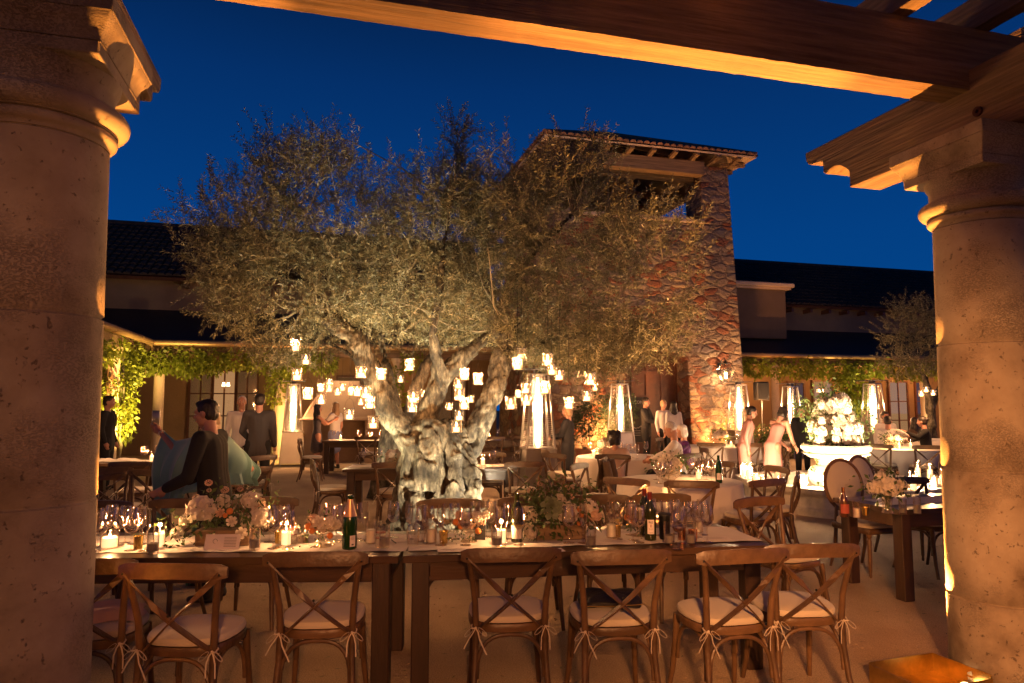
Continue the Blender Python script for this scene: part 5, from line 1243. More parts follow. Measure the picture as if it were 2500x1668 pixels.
def curved_marks(root, rad, items):    # small printed marks wrapped round a bottle: (angle, z, w, h, material)
    for nm, lst, m in items:
        mb = MB()
        for (a, z, w_, h_) in lst:
            d = R(a); dw = w_/rad/2; v_ = []
            for i in range(4):
                t = d-dw+2*dw*i/3; v_ += [(rad*math.cos(t), rad*math.sin(t), z-h_/2), (rad*math.cos(t), rad*math.sin(t), z+h_/2)]
            mb.add(v_, [(0,2,3,1),(2,4,5,3),(4,6,7,5)])
        tag(mb.build(nm, M[m], root, smooth=False), kind="stuff")
# the label's short word in thin capitals, a shield and small lines
lt = [(-113,.119,.002,.012),(-110,.1245,.005,.002),(-110,.119,.004,.002),(-107,.122,.002,.006),(-106,.116,.003,.003),(-102,.119,.002,.012),(-97,.119,.002,.012),(-95,.113,.004,.002),(-90,.119,.002,.012),(-87,.113,.005,.002),(-82,.119,.002,.012),(-79,.1245,.006,.002),(-79,.119,.005,.002),(-79,.113,.006,.002)]
curved_marks(b1, .0389, [("label_lettering", lt, "ink"), ("label_shield", [(-98,.098,.002,.014),(-90,.098,.002,.014),(-94,.1045,.008,.002),(-96,.090,.003,.003),(-92,.090,.003,.003),(-94,.088,.003,.003),(-94,.098,.002,.008)], "label_shield"), ("label_lines", [(-94,.078,.030,.0012),(-94,.072,.024,.0012),(-94,.055,.028,.0010),(-94,.051,.022,.0010)], "ink")])
curved_marks(b_, .0459, [("label_lettering", [(-53,.078,.020,.0015),(-53,.072,.024,.001),(-53,.067,.024,.001),(-53,.062,.020,.001),(-53,.032,.014,.008)], "ink")])
wp = [(.001,.002),(.028,0),(.031,.006),(.031,.05),(.030,.055),(.031,.06),(.031,.10),(.026,.118),(.012,.132),(.011,.145),(.0125,.146),(.0125,.156),(.001,.157)]
for u, v, lab in ((713,1327,"small plastic water bottle with pink label glowing beside the lit candle"),(929,1336,"small plastic water bottle with pink bands near the table joint")):
    root = empty("water_bottle", G(u,v,TZ+.002), 0, lab, "bottle", "bottles"); mb = MB(); mb.lathe(wp, 20); mb.build("bottle_glass", M["jar_glass"], root)
    mb = MB(); mb.lathe([(.0313,.088),(.0313,.094)], 20); mb.lathe([(.0313,.056),(.0313,.060)], 20); mb.build("label_bands", M["label_pink"], root); mb = MB(); mb.lathe([(.0312,.062),(.0312,.086)], 20); mb.build("label", M["paper"], root) if '713' in str(u) else None
for u, v, lab in ((733,1323,"left one of the glass salt and pepper shakers"),(746,1325,"right one of the glass salt and pepper shakers")):
    root = empty("shaker", G(u,v,TZ+.002), 0, lab, "shaker", "salt and pepper shakers"); mb = MB(); mb.lathe([(.001,0),(.020,0),(.019,.01),(.013,.055),(.001,.055)], 12); mb.build("glass_body", M["jar_glass"], root); mb = MB(); mb.lathe([(.013,.0555),(.0135,.065),(.009,.078),(.001,.080)], 12); mb.build("cap", M["steel"], root); mb = MB(); mb.lathe([(.001,.002),(.0175,.002),(.0145,.035),(.001,.035)], 12); mb.build("salt", M["linen"] if u == 733 else M["cloth_brown"], root)
root = empty("table_sign", G(1172,1318,TZ+.002), R(-12), "small black easel card standing before the second fruit compote", "sign"); mb = MB(); mb.box((-.035,-.004,0),(.035,.0,.10)); mb.add([(-.012,0,.08),(.012,0,.08),(.012,.045,0),(-.012,.045,0)],[(0,1,2,3)]); mb.build("card", M["black_plastic"], root, smooth=False)
root = empty("insulated_cup", G(1623,1316,TZ+.002), 0, "steel travel cup with a black lid among the right-hand glasses", "cup"); mb = MB(); mb.lathe([(.001,0),(.030,0),(.034,.01),(.038,.15),(.001,.15)], 20); mb.build("cup_body", M["dark_metal"], root); mb = MB(); mb.lathe([(.001,.1505),(.042,.1505),(.042,.162),(.036,.166),(.001,.166)], 20); mb.build("lid", M["black_plastic"], root)
# glasses, candles and bottles on the other tables
def scatter(c, ang, Lh, Wh, spec, z, where, seed, rnd_table=False):
    g = random.Random(seed); d = Vector((math.cos(ang), math.sin(ang), 0)); n = Vector((-d.y, d.x, 0)); taken = []
    for kind, cnt, ph in spec:
        for i in range(cnt):
            for _ in range(40):
                if rnd_table: a = g.uniform(0, 6.28); r_ = Lh*math.sqrt(g.uniform(.06, 1)); p = Vector(c)+Vector((r_*math.cos(a), r_*math.sin(a), 0))
                else: p = Vector(c)+d*g.uniform(-Lh, Lh)+n*g.uniform(-Wh, Wh)
                if all((p-q).length > .10 for q in taken): break
            taken.append(p); p.z = z; o = place(GL[kind], used[kind], p, g.random()*6, None, "glassware on the other tables"); RANK.append((ph+" "+where, PU(p), p.y, o))
            if kind == 'candle': light("candle_light", p+Vector((0,0,.16)), 1.5, CANDLE, .015)
E_ = "clear wine glass"; Fl = "champagne flute"; Cn = "lit candle"; Rd = "wine glass with red wine"
scatter((-1.12,9.85,0), R(3), 1.05, .26, [('empty',9,E_),('red',2,Rd),('candle',2,Cn),('water',2,"water tumbler")], TZ+.003, "on the table behind the olive trunk", 1)
scatter((-3.25,16.7,0), R(4), 1.05, .26, [('candle',5,Cn),('empty',8,E_)], TZ+.003, "on the farthest left farm table", 2)
scatter((-.75,16.9,0), R(4), 1.0, .26, [('candle',3,Cn),('empty',8,E_)], .763, "on the farthest table right of the trunk", 3)
scatter((-5.05,10.78,0), R(6), .75, .26, [('candle',1,Cn),('empty',7,E_),('flute',2,Fl)], TZ+.003, "on the far left farm table", 4)
scatter((R1[0],R1[1],0), 0, .48, 0, [('empty',10,E_),('red',2,Rd),('flute',3,Fl),('candle',1,Cn)], .7515, "on the middle round table", 5, True)
scatter((R2[0],R2[1],0), 0, .60, 0, [('empty',12,E_),('candle',2,Cn)], .7515, "on the white-haired guests' table", 6, True)
scatter((R3[0],R3[1],0), 0, .60, 0, [('empty',8,E_),('candle',2,Cn)], .7515, "on the round table by the tower", 7, True)
scatter((R4[0]-.1,R4[1],0), 0, .55, 0, [('candle',3,Cn)], .7515, "on the table behind the fountain", 8, True)
for u, v, k_, lab in ((2092,1264,'candle',"small lit candle tumbler beside the beer bottle on the right farm table"),(2113,1258,'gold',"gold votive holder right of the beer bottle"),(2205,1256,'water',"water tumbler beside the vase on the right farm table"),(2240,1254,'unlit',"candle cylinder at the right end of the right farm table")): put('unlit' if k_ == 'candle' else k_, u, v, label=lab, group="glassware on the other tables", s=.85)
bbp = [(.001,.002),(.028,0),(.0305,.005),(.0305,.125),(.027,.145),(.014,.175),(.0125,.215),(.0135,.217),(.0135,.226),(.001,.227)]
bb = bottle(2061,1262,bbp,"bottle_brown",None,0,"brown beer bottle with a red and gold label on the right farm table",(.03,.10,-150,-30,"label_pink")); 
bottle(1462,1090,wbp,"bottle_green",None,0,"green wine bottle among glasses at the white-haired guests' table",z=.7515) if 0 else None
p = Vector((R1[0]+.38, R1[1]-.28, .7515)); root = bottle(0,0,wbp,"bottle_green",None,.25,"green wine bottle on the middle round table",(.04,.11,-140,-50,"paper"),z=.5); root.location = p
# ================================================================ FLOWERS
def bloom(mb, c, r_, g, kind, up=(0,0,1)):
    c = Vector(c); up = Vector(up).normalized()
    if kind == 'hydrangea' or kind == 'peony':
        n = 60 if kind == 'hydrangea' else 44
        for i in range(n):
            z = 1-1.7*(i+.5)/n; a = i*2.399; rr_ = math.sqrt(max(0, 1-z*z)); d = Vector((rr_*math.cos(a), rr_*math.sin(a), z)); d = (d+Vector((g.uniform(-.2,.2),g.uniform(-.2,.2),g.uniform(-.2,.2)))).normalized()
            t = d.cross(Vector((g.uniform(-1,1),g.uniform(-1,1),g.uniform(-1,1)))).normalized(); b = d.cross(t); k_ = r_*(.36 if kind == 'hydrangea' else .55)*g.uniform(.8,1.2); p = c+d*r_*g.uniform(.78,.98); cup = .35 if kind == 'hydrangea' else .6
            q = [p-t*k_*.5-b*k_*.5+d*k_*cup*.2, p+t*k_*.5-b*k_*.5+d*k_*cup*.4, p+t*k_*.5+b*k_*.5+d*k_*cup*.1, p-t*k_*.5+b*k_*.5+d*k_*cup*.5]
            mb.add(q+[p-d*k_*.15], [(0,1,4),(1,2,4),(2,3,4),(3,0,4)])
        mb.ball(c, r_*.80, 10, 7)
    else:   # rose: nested petals
        t = up.orthogonal().normalized(); b = up.cross(t)
        for ring_, (n, rr_, h, w_) in enumerate(((3,.22,.55,.4),(4,.42,.5,.5),(5,.68,.38,.62),(6,.95,.15,.7))):
            for i in range(n):
                a = i*6.283/n+ring_*.7; d = t*math.cos(a)+b*math.sin(a); s_ = up.cross(d); 
                q = [c+d*r_*rr_*.35-s_*r_*w_*.3-up*r_*.2, c+d*r_*rr_*.35+s_*r_*w_*.3-up*r_*.2, c+d*r_*rr_+s_*r_*w_*.5+up*r_*h*.7, c+d*r_*rr_*1.12+up*r_*h, c+d*r_*rr_-s_*r_*w_*.5+up*r_*h*.7]
                mb.add(q, [(0,1,2,3,4)])
        mb.ball(c+up*r_*.05, r_*.35, 8, 6)
def arrangement(name, loc, rz, label, cat, blooms, leaves, seed, vessel=None, group="flower arrangements", fruit=(), buds=()):
    root = empty(name, loc, rz, label, cat, group); g = random.Random(seed)
    for (x, y, z, r_, kind, m) in blooms:
        mb = MB(); v_ = Vector((x, y, z))-Vector((0, .05, .0)); bloom(mb, (x, y, z), r_, g, kind, (x*1.2, y-.25, z*.6+.05)); mb.build({"hydrangea":"hydrangea_head","peony":"peony_head","rose":"rose_head"}[kind], M[m], root, smooth=False)
    spots, n, ll = leaves
    tag(link_mesh("foliage", quads_mesh("foliage", blob_leaves(spots, n, seed, ll, .42, .1)), M["shrub_leaf"], root), kind="stuff")
    if buds:
        mb = MB(); mb2 = MB()
        for (x, y, z, r_) in buds:
            mb.tube([(x*.5, y*.5, .12), (x*.85, y*.9, z*.7), (x, y, z)], [.003,.002,.0018], 5)
            for i in range(40):
                zz = 1-2*(i+.5)/40; a = i*2.399; q = math.sqrt(1-zz*zz); mb2.ball((x+r_*q*math.cos(a), y+r_*q*math.sin(a), z+r_*zz*.8), r_*.17, 5, 4)
        mb.build("flower_stems", M["shrub_leaf"], root); tag(mb2.build("scabiosa_heads", M["petal_blush"], root), kind="stuff")
    for (x, y, z, r_) in fruit: mb = MB(); mb.ball((x, y, z), r_, 14, 10); mb.build("kumquat", M["fruit"], root)
    if vessel == 'box':
        mb = MB(); mb.box((-.165,-.06,0),(.165,.06,.095),.003); mb.box((-.17,-.063,.082),(.17,.063,.0855)); mb.build("wooden_box", M["timber"], root, smooth=False)
    elif vessel == 'compote':
        mb = MB(); mb.lathe([(.001,0),(.055,0),(.052,.006),(.014,.022),(.011,.04),(.03,.055),(.062,.085),(.075,.115),(.070,.115),(.001,.09)], 20); mb.build("glass_compote", M["jar_glass"], root)
    elif vessel == 'vase':
        mb = MB(); mb.lathe([(.001,0),(.045,0),(.040,.01),(.036,.06),(.045,.13),(.042,.13),(.001,.02)], 20); mb.build("glass_vase", M["jar_glass"], root)
        mb = MB(); [mb.tube([(g.uniform(-.02,.02),g.uniform(-.02,.02),.02),(g.uniform(-.03,.03),g.uniform(-.03,.03),.15)], .003, 5) for _ in range(9)]; tag(mb.build("stems", M["shrub_leaf"], root), kind="stuff")
    elif vessel == 'bowl':
        mb = MB(); mb.lathe([(.001,0),(.07,0),(.13,.05),(.15,.11),(.145,.13),(.14,.11),(.001,.03)], 24); mb.build("glass_bowl", M["jar_glass"], root)
    return root
PW, PB = "petal_white", "petal_blush"
k_ = 1/392.
p = G(540, 1333, TZ+.002)
def bx(u, v, dy): return ((u-540)*k_, dy, (1333-v)*k_)
bl = [(*bx(487,1247,-.05),.085,'peony',PW), (*bx(598,1228,.0),.06,'hydrangea',PW), (*bx(628,1268,-.04),.072,'hydrangea',PW), (*bx(568,1272,-.10),.033,'rose',PW), (*bx(594,1299,-.11),.036,'rose',PW), (*bx(430,1303,-.05),.042,'hydrangea',PW), (*bx(612,1240,.05),.05,'hydrangea',PB), (*bx(443,1275,-.02),.035,'peony',PW), (*bx(520,1235,.08),.05,'hydrangea',PW), (*bx(537,1253,-.08),.03,'rose',PB)]
arrangement("flower_box", p+Vector((0,.06,0)), aA, "long wooden box of white peonies, hydrangea and roses on the left table", "flowers", bl, ([(0,.03,.15,.2,.06,.08),(.1,.02,.12,.16,.06,.05),(-.12,.0,.12,.14,.05,.05),(0,-.05,.12,.14,.03,.04),(-.28,-.1,.13,.05,.04,.04),(-.02,.0,.26,.12,.07,.05),(.22,0,.27,.07,.05,.05),(-.26,-.09,.03,.05,.03,.04),(-.20,-.09,.08,.04,.03,.03)], 620, (.022,.05)), 61, 'box', fruit=[(*bx(563,1248,-.1),.020),(*bx(552,1258,-.1),.015)], buds=[(*bx(494,1184,.0),.022),(*bx(470,1217,-.03),.020),(*bx(530,1203,.03),.024),(*bx(572,1200,.0),.018),(*bx(488,1205,.05),.014)])
p = G(1366, 1318, TZ+.002); k2 = 1/375.
def bx2(u, v, dy): return ((u-1366)*k2, dy, (1318-v)*k2)
bl = [(*bx2(1291,1257,-.03),.055,'hydrangea',PW), (*bx2(1385,1254,-.06),.075,'hydrangea',PW), (*bx2(1440,1243,-.02),.058,'hydrangea',PW), (*bx2(1454,1262,-.04),.045,'hydrangea',PB), (*bx2(1292,1298,-.06),.05,'hydrangea',PW), (*bx2(1370,1226,.02),.045,'hydrangea',PW), (*bx2(1328,1246,-.1),.022,'rose',PB), (*bx2(1397,1218,.0),.022,'rose',PB)]
arrangement("flower_box", p+Vector((0,.05,0)), aB, "long wooden box of hydrangea with dark greenery on the right table", "flowers", bl, ([(0,.02,.15,.17,.07,.10),(-.1,-.05,.12,.12,.04,.08),(-.16,-.03,.12,.08,.06,.1),(.1,0,.27,.1,.08,.06),(-.07,0,.28,.1,.08,.05),(.17,0,.14,.08,.06,.06),(-.12,0,.27,.07,.06,.06)], 1100, (.025,.055)), 62, 'box', fruit=[(*bx2(1408,1243,-.1),.018),(*bx2(1414,1257,-.1),.018),(*bx2(1409,1276,-.1),.017)], buds=[(*bx2(1296,1202,.0),.022),(*bx2(1322,1186,.03),.018),(*bx2(1391,1197,.03),.019),(*bx2(1406,1196,.05),.017)])
# ornamental cabbage rosette in the green box
mb = MB(); g_ = random.Random(5); cpos = Vector((bx2(1340,1238,-.08)))
for ring_, (n, rr_, h) in enumerate(((4,.012,.03),(6,.03,.03),(7,.05,.02),(8,.068,.0))):
    for i in range(n):
        a = i*6.283/n+ring_*.4; d = Vector((math.cos(a), -.35, math.sin(a))).normalized(); s_ = d.cross(Vector((0,1,0))).normalized(); q = cpos+d*rr_
        mb.add([cpos, q-s_*.022-Vector((0,h,0)), q+d*.02-Vector((0,h+.008,0)), q+s_*.022-Vector((0,h,0))], [(0,1,2,3)])
cab = mb.build("ornamental_cabbage", M["cabbage"] if "cabbage" in M else mat("cabbage", (.22,.26,.17), .6, island=.2), [o for o in sc.objects if o.name.startswith("flower_box")][-1], smooth=False)
for (u, v, lab, sd, pe) in ((787,1334,"glass compote of roses and kumquats between shakers and champagne bottle",63,0),(1145,1322,"glass compote of peach roses right of the red wine glass",64,1),(1560,1308,"glass compote of roses and oranges half hidden by the wine bottles",65,0)):
    p = G(u, v, TZ+.002)
    bl = [(-.02,-.04,.155,.040,'rose',PW),(.05,-.02,.15,.042,'hydrangea',PW),(-.06,.0,.165,.034,'hydrangea',PB),(.01,-.05,.115,.030,'rose',PB if pe else PW),(.075,.02,.125,.034,'peony',PW if not pe else PB),(-.045,-.04,.12,.028,'rose',PB)]
    if pe: bl.append((.10,-.02,.165,.030,'peony',PW))
    arrangement("flower_compote", p, R(5), lab, "flowers", bl, ([(0,.02,.12,.07,.03,.04),(-.05,-.01,.08,.03,.02,.05)], 120, (.018,.035)), sd, 'compote', fruit=[(-.085,-.02,.125,.022),(-.055,-.06,.105,.018),(.055,-.06,.075,.02)])
arrangement("flower_bowl", (R1[0]-.12, R1[1]+.02, .7515), 0, "round glass bowl of white flowers lit by a candle on the middle round table", "flowers", [(-.08,-.05,.20,.07,'hydrangea',PW),(.06,-.06,.19,.07,'peony',PW),(0,.05,.24,.07,'hydrangea',PW),(.13,.02,.17,.05,'hydrangea',PB)], ([(0,.04,.18,.17,.10,.06),(.12,.0,.20,.09,.06,.06)], 220, (.03,.07)), 66, 'bowl')
arrangement("flower_bowl", (R2[0]-.25, R2[1]+.2, .7515), 0, "low bowl of white flowers on the white-haired guests' table", "flowers", [(-.08,-.05,.20,.08,'hydrangea',PW),(.07,-.04,.19,.07,'hydrangea',PW),(0,.05,.24,.07,'hydrangea',PB)], ([(0,.04,.18,.18,.10,.07)], 200, (.03,.07)), 67, 'bowl')
arrangement("flower_bowl", (R3[0]-.05, R3[1]-.1, .7515), 0, "bowl of white flowers on the round table by the tower", "flowers", [(-.09,-.05,.22,.08,'hydrangea',PW),(.07,-.06,.24,.08,'hydrangea',PW),(0,.05,.28,.07,'peony',PW)], ([(0,.04,.22,.18,.12,.12)], 260, (.03,.07)), 68, 'bowl')
arrangement("flower_bowl", (R4[0]-.22, R4[1]-.1, .7515), 0, "glowing glass bowl of flowers on the table behind the fountain", "flowers", [(-.09,-.06,.20,.07,'hydrangea',PB),(.06,-.06,.22,.07,'hydrangea',PW),(.14,.0,.2,.06,'peony',PW)], ([(0,.04,.2,.2,.10,.07)], 260, (.03,.07)), 69, 'bowl'); light("candle_light", (R4[0]-.3, R4[1]-.42, .95), 4, CANDLE, .02)
arrangement("flower_bowl", (-1.62, 9.75, TZ+.002), 0, "dark bowl of pale hydrangea on the table behind the olive trunk", "flowers", [(-.05,-.05,.15,.09,'hydrangea',PW),(.09,-.02,.15,.08,'hydrangea',PW),(.02,.06,.17,.07,'hydrangea',PW)], ([(0,0,.12,.14,.1,.05)], 250, (.03,.06)), 70, 'bowl')
p = G(2180, 1256, TZ+.002)
arrangement("flower_vase", p+Vector((0,.08,0)), 0, "glass vase of cream hydrangea on the table by the right column", "flowers", [(0,-.03,.21,.09,'hydrangea',PW),(-.10,0,.20,.06,'hydrangea',PW),(.10,.0,.21,.065,'hydrangea',PW),(0,.07,.25,.07,'hydrangea',PW)], ([(0,.03,.20,.16,.10,.07)], 160, (.03,.07)), 71, 'vase', buds=[(-.03,0,.34,.012),(.1,.0,.32,.012)])
# ================================================================ FOUNTAIN
FC = Vector((5.30, 11.45, 0))
def fountain():
    root = empty("stone_fountain", FC, R(12), "stone tiered fountain ablaze with candlelight, a great bouquet in its bowl", "fountain"); mb = MB(); n = 8; off = R(-122-12+0)
    def poly(r_, z, m_=8): return [(r_*math.cos(off+2*math.pi*i/m_), r_*math.sin(off+2*math.pi*i/m_), z) for i in range(m_)]
    rs = [poly(1.62,0), poly(1.62,.10), poly(1.56,.12), poly(1.55,.27), poly(1.60,.30), poly(1.64,.33), poly(1.64,.40), poly(1.30,.40), poly(1.30,.10)]
    v = [p for r_ in rs for p in r_]; f = []
    for i in range(len(rs)-1):
        for j in range(n): f.append((i*n+j, i*n+(j+1)%n, (i+1)*n+(j+1)%n, (i+1)*n+j))
    f.append(tuple(range((len(rs)-1)*n, len(rs)*n))); mb.add(v, f)
    me = evald(mb.mesh("basin_wall", smooth=False), [("BEVEL", dict(width=.02, segments=2, limit_method='ANGLE', angle_limit=R(30)))]); link_mesh("basin_wall", me, M["fountain_stone"], root)
    mb = MB(); mb.lathe([(.001,.10),(.46,.10),(.46,.24),(.40,.27),(.30,.29),(.38,.34),(.43,.42),(.43,.52),(.38,.60),(.28,.64),(.26,.68),(.30,.72),(.001,.73)], 40); mb.build("pedestal", M["fountain_stone"], root)
    mb = MB(); prof = [(.05,.72),(.34,.725),(.52,.75),(.60,.775),(.58,.79),(.66,.81),(.70,.825),(.66,.835),(.64,.85),(.70,.89),(.71,.935),(.67,.965),(.60,.96),(.55,.92),(.30,.86),(.001,.84)]
    mb.lathe(prof, 48); me = mb.mesh("bowl")
    for v_ in me.vertices:
        a = math.atan2(v_.co.y, v_.co.x); k_ = (.72+.22*max(0, 1-v_.co.z/.7)*0)*(1+.055*abs(math.sin(a*6))); v_.co.x *= k_; v_.co.y *= k_
    link_mesh("bowl", me, M["fountain_stone"], root)
fountain()
g_ = random.Random(77); bl = []
for i in range(64):
    a = g_.uniform(0, 6.28); z = g_.uniform(-.15, 1.0); q = math.sqrt(max(0, 1-(z-.1)**2))*g_.uniform(.75, 1); x, y, zz = q*.42*math.cos(a), q*.36*math.sin(a), .18+.50*z
    bl.append((x, y, zz, g_.uniform(.06, .10), g_.choice(['hydrangea','rose','peony','rose']), PW))
arrangement("bouquet", FC+Vector((0,0,.86)), 0, "huge white bouquet overflowing the fountain bowl", "flowers", bl, ([(0,.15,.35,.45,.30,.40),(-.5,0,.55,.18,.15,.15),(.42,0,.4,.2,.15,.2),(-.3,-.1,.1,.25,.15,.15),(.25,-.1,.05,.25,.15,.15),(-.1,0,.78,.2,.15,.12),(-.38,-.1,-.25,.10,.10,.15),(.4,0,-.1,.12,.1,.12)], 1500, (.04,.09)), 72)
[o for o in sc.objects if o.name.startswith("bouquet")][0].scale = (.95,.95,1.25)
light("fountain_light", FC+Vector((-.85,-1.05,.50)), 16, SOFT, .08); light("fountain_light", FC+Vector((.75,-1.15,.50)), 14, SOFT, .08); light("fountain_light", FC+Vector((-1.15,.3,.50)), 16, SOFT, .08)
light("fountain_light", FC+Vector((0,-.95,.16)), 90, SOFT, .05, 'SPOT', FC+Vector((0,-.1,1.3)), 90, .8)
light("fountain_light", FC+Vector((-1.3,-1.35,.48)), 120, SOFT, .06, 'SPOT', FC+Vector((0,0,1.15)), 60, .8)
light("fountain_light", FC+Vector((1.0,-1.6,.48)), 100, SOFT, .06, 'SPOT', FC+Vector((0,0,1.2)), 60, .8)
# pillar candles in glass round the basin rim and on the ground outside
def pillar():
    root = empty("pillar_candle", (0,0,0), 0, "x", "candle", "candles round the fountain"); mb = MB(); mb.lathe([(.001,0),(.055,0),(.055,.22),(.053,.22),(.053,.004),(.001,.004)], 20); mb.build("glass_cylinder", M["clear_glass"], root, angle=60)
    mb = MB(); mb.lathe([(.001,.006),(.038,.006),(.038,.13),(.001,.128)], 16); mb.build("candle", M["wax_lit"], root); mb = MB(); mb.lathe([(.001,.13),(.007,.14),(.008,.15),(.001,.178)], 8); mb.build("flame", M["flame"], root); return root
PL = pillar(); PLU = [False]
# (angle round the fountain, distance, height scale)
cs = []
for i, a in enumerate(range(-205, 20, 12)): cs.append((a+g_.uniform(-2,2), 1.46+g_.uniform(-.05,.03), g_.choice([.6,.8,1.0,1.25,.5,1.5]), .402))
for i, a in enumerate(range(-200, 10, 19)): cs.append((a+g_.uniform(-3,3), 1.14+g_.uniform(-.05,.05), g_.choice([1.0,1.3,1.6,1.9]), .102))
for a, r_, h in ((-60,2.0,1.2),(-48,2.1,1.5),(-38,2.0,1.0),(-30,2.15,1.7),(-22,2.0,1.3),(-172,1.85,.9),(-180,1.95,1.2)): cs.append((a, r_, h, .002))
for a, r_, h, z in cs:
    p = FC+Vector((r_*math.cos(R(a)), r_*math.sin(R(a)), z)); o = place(PL, PLU, p, 0, None, "candles round the fountain", (1,1,h)); RANK.append((("tall " if h > 1.1 else "short ")+"lit pillar candle "+("on the fountain rim" if z > .3 else "inside the fountain basin" if z > .05 else "on the ground beside the fountain"), PU(p), p.y, o))
# ================================================================ HANGING CANDLE JARS
def jar(lit=True):
    root = empty("hanging_candle_jar", (0,0,0), 0, "x", "candle jar", "candle jars hanging in the olive trees"); mb = MB(); n = 24; v = []; f = []
    prof = [(.001,-.062),(.046,-.062),(.052,-.058),(.052,-.048),(.048,-.044),(.048,.046),(.052,.050),(.052,.058)]
    for i in range(n):
        a = 2*math.pi*i/n; k_ = 1+.018*math.cos(a*12)
        for r_, z in prof: v.append((r_*k_*math.cos(a), r_*k_*math.sin(a), z))
    m_ = len(prof)
    for i in range(n):
        for j in range(m_-1): a = i*m_+j; b = ((i+1)%n)*m_+j; f.append((a, b, b+1, a+1))
    mb.add(v, f); mb.build("jar_glass", M["jar_glass"], root)
    mb = MB(); P = [(-.052,0,.05)]+[(-.052*math.cos(math.pi*i/8), 0, .05+.11*math.sin(math.pi*i/8)) for i in range(1, 8)]+[(.052,0,.05)]; mb.tube(P, .0013, 4); mb.tube([(0,0,.16),(0.004,0,.70)], .0018, 4); mb.lathe([(.0535,.046),(.0535,.050)], 20); mb.build("wire_handle", M["dark_metal"], root)
    mb = MB(); mb.lathe([(.001,-.056),(.030,-.056),(.030,-.014),(.001,-.016)], 14); mb.build("candle", M["wax_jar" if lit else "wax"], root)
    if lit: mb = MB(); mb.lathe([(.001,-.012),(.009,.0),(.011,.010),(.006,.026),(.001,.040)], 8); mb.build("flame", M["flame"], root)
    return root
mat("wax_jar", (.9,.8,.6), .5, emit=(1,.56,.24), estr=4.5)
JR = jar(); JRU = [False]; JU = jar(False); JUU = [False]
near = [(722,842),(747,876),(725,913),(751,961),(784,973),(881,907),(930,913),(872,953),(893,957),(903,983),(853,1010),(911,1030),(1000,890),(1006,992),(1009,968),(1133,913),(1119,936),(1122,962),(1133,985),(1121,1013),(1114,1040),(1167,925),(1283,946),(1285,975),(1331,946),(1366,914),(1247,984),(1389,984),(1433,965),(1441,924),(1263,887),(1347,901),(1337,876)]
far_ = [(783,947),(804,931),(804,947),(824,955),(857,956),(881,980),(904,968),(978,924),(968,972),(1035,960),(1097,991),(1150,973),(1266,962),(1427,909),(1414,912),(1436,890),(1453,945),(836,944)]
for i, (u, v) in enumerate(near):
    Y = 7.3+.5*math.sin(i*2.1) if u not in (1263,) else 7.0; p = AT(u, v, Y); o = place(JR, JRU, p, i, None, "candle jars hanging in the olive trees", 1.05); RANK.append(("lit candle jar hanging in front of the great olive tree", u, Y, o))
    if i % 3 == 0: light("jar_light", p+Vector((0,0,.05)), 3.2, CANDLE, .02)
for i, (u, v) in enumerate(far_):
    Y = 10.6+.7*math.sin(i*1.7); p = AT(u, v, Y); o = place(JR, JRU, p, i, None, "candle jars hanging in the olive trees", 1.0); RANK.append(("smaller-looking lit candle jar hanging farther back in the trees", u, Y, o))
    if i % 4 == 0: light("jar_light", p+Vector((0,0,.05)), 5, CANDLE, .02)
place(JU, JUU, AT(1272, 862, 7.2), 0, "unlit candle jar hanging high on the right limb of the great olive tree", "candle jars hanging in the olive trees")
for i, (u, v) in enumerate([(2249,960),(2261,950),(2278,958)]):
    p = AT(u, v, 15.5); o = place(JR, JRU, p, i, None, "candle jars hanging in the olive trees", 1.15); RANK.append(("lit candle jar hanging under the small right olive tree", u, 15.5, o))
light("jar_light", AT(2262, 962, 15.2), 12, CANDLE, .03)
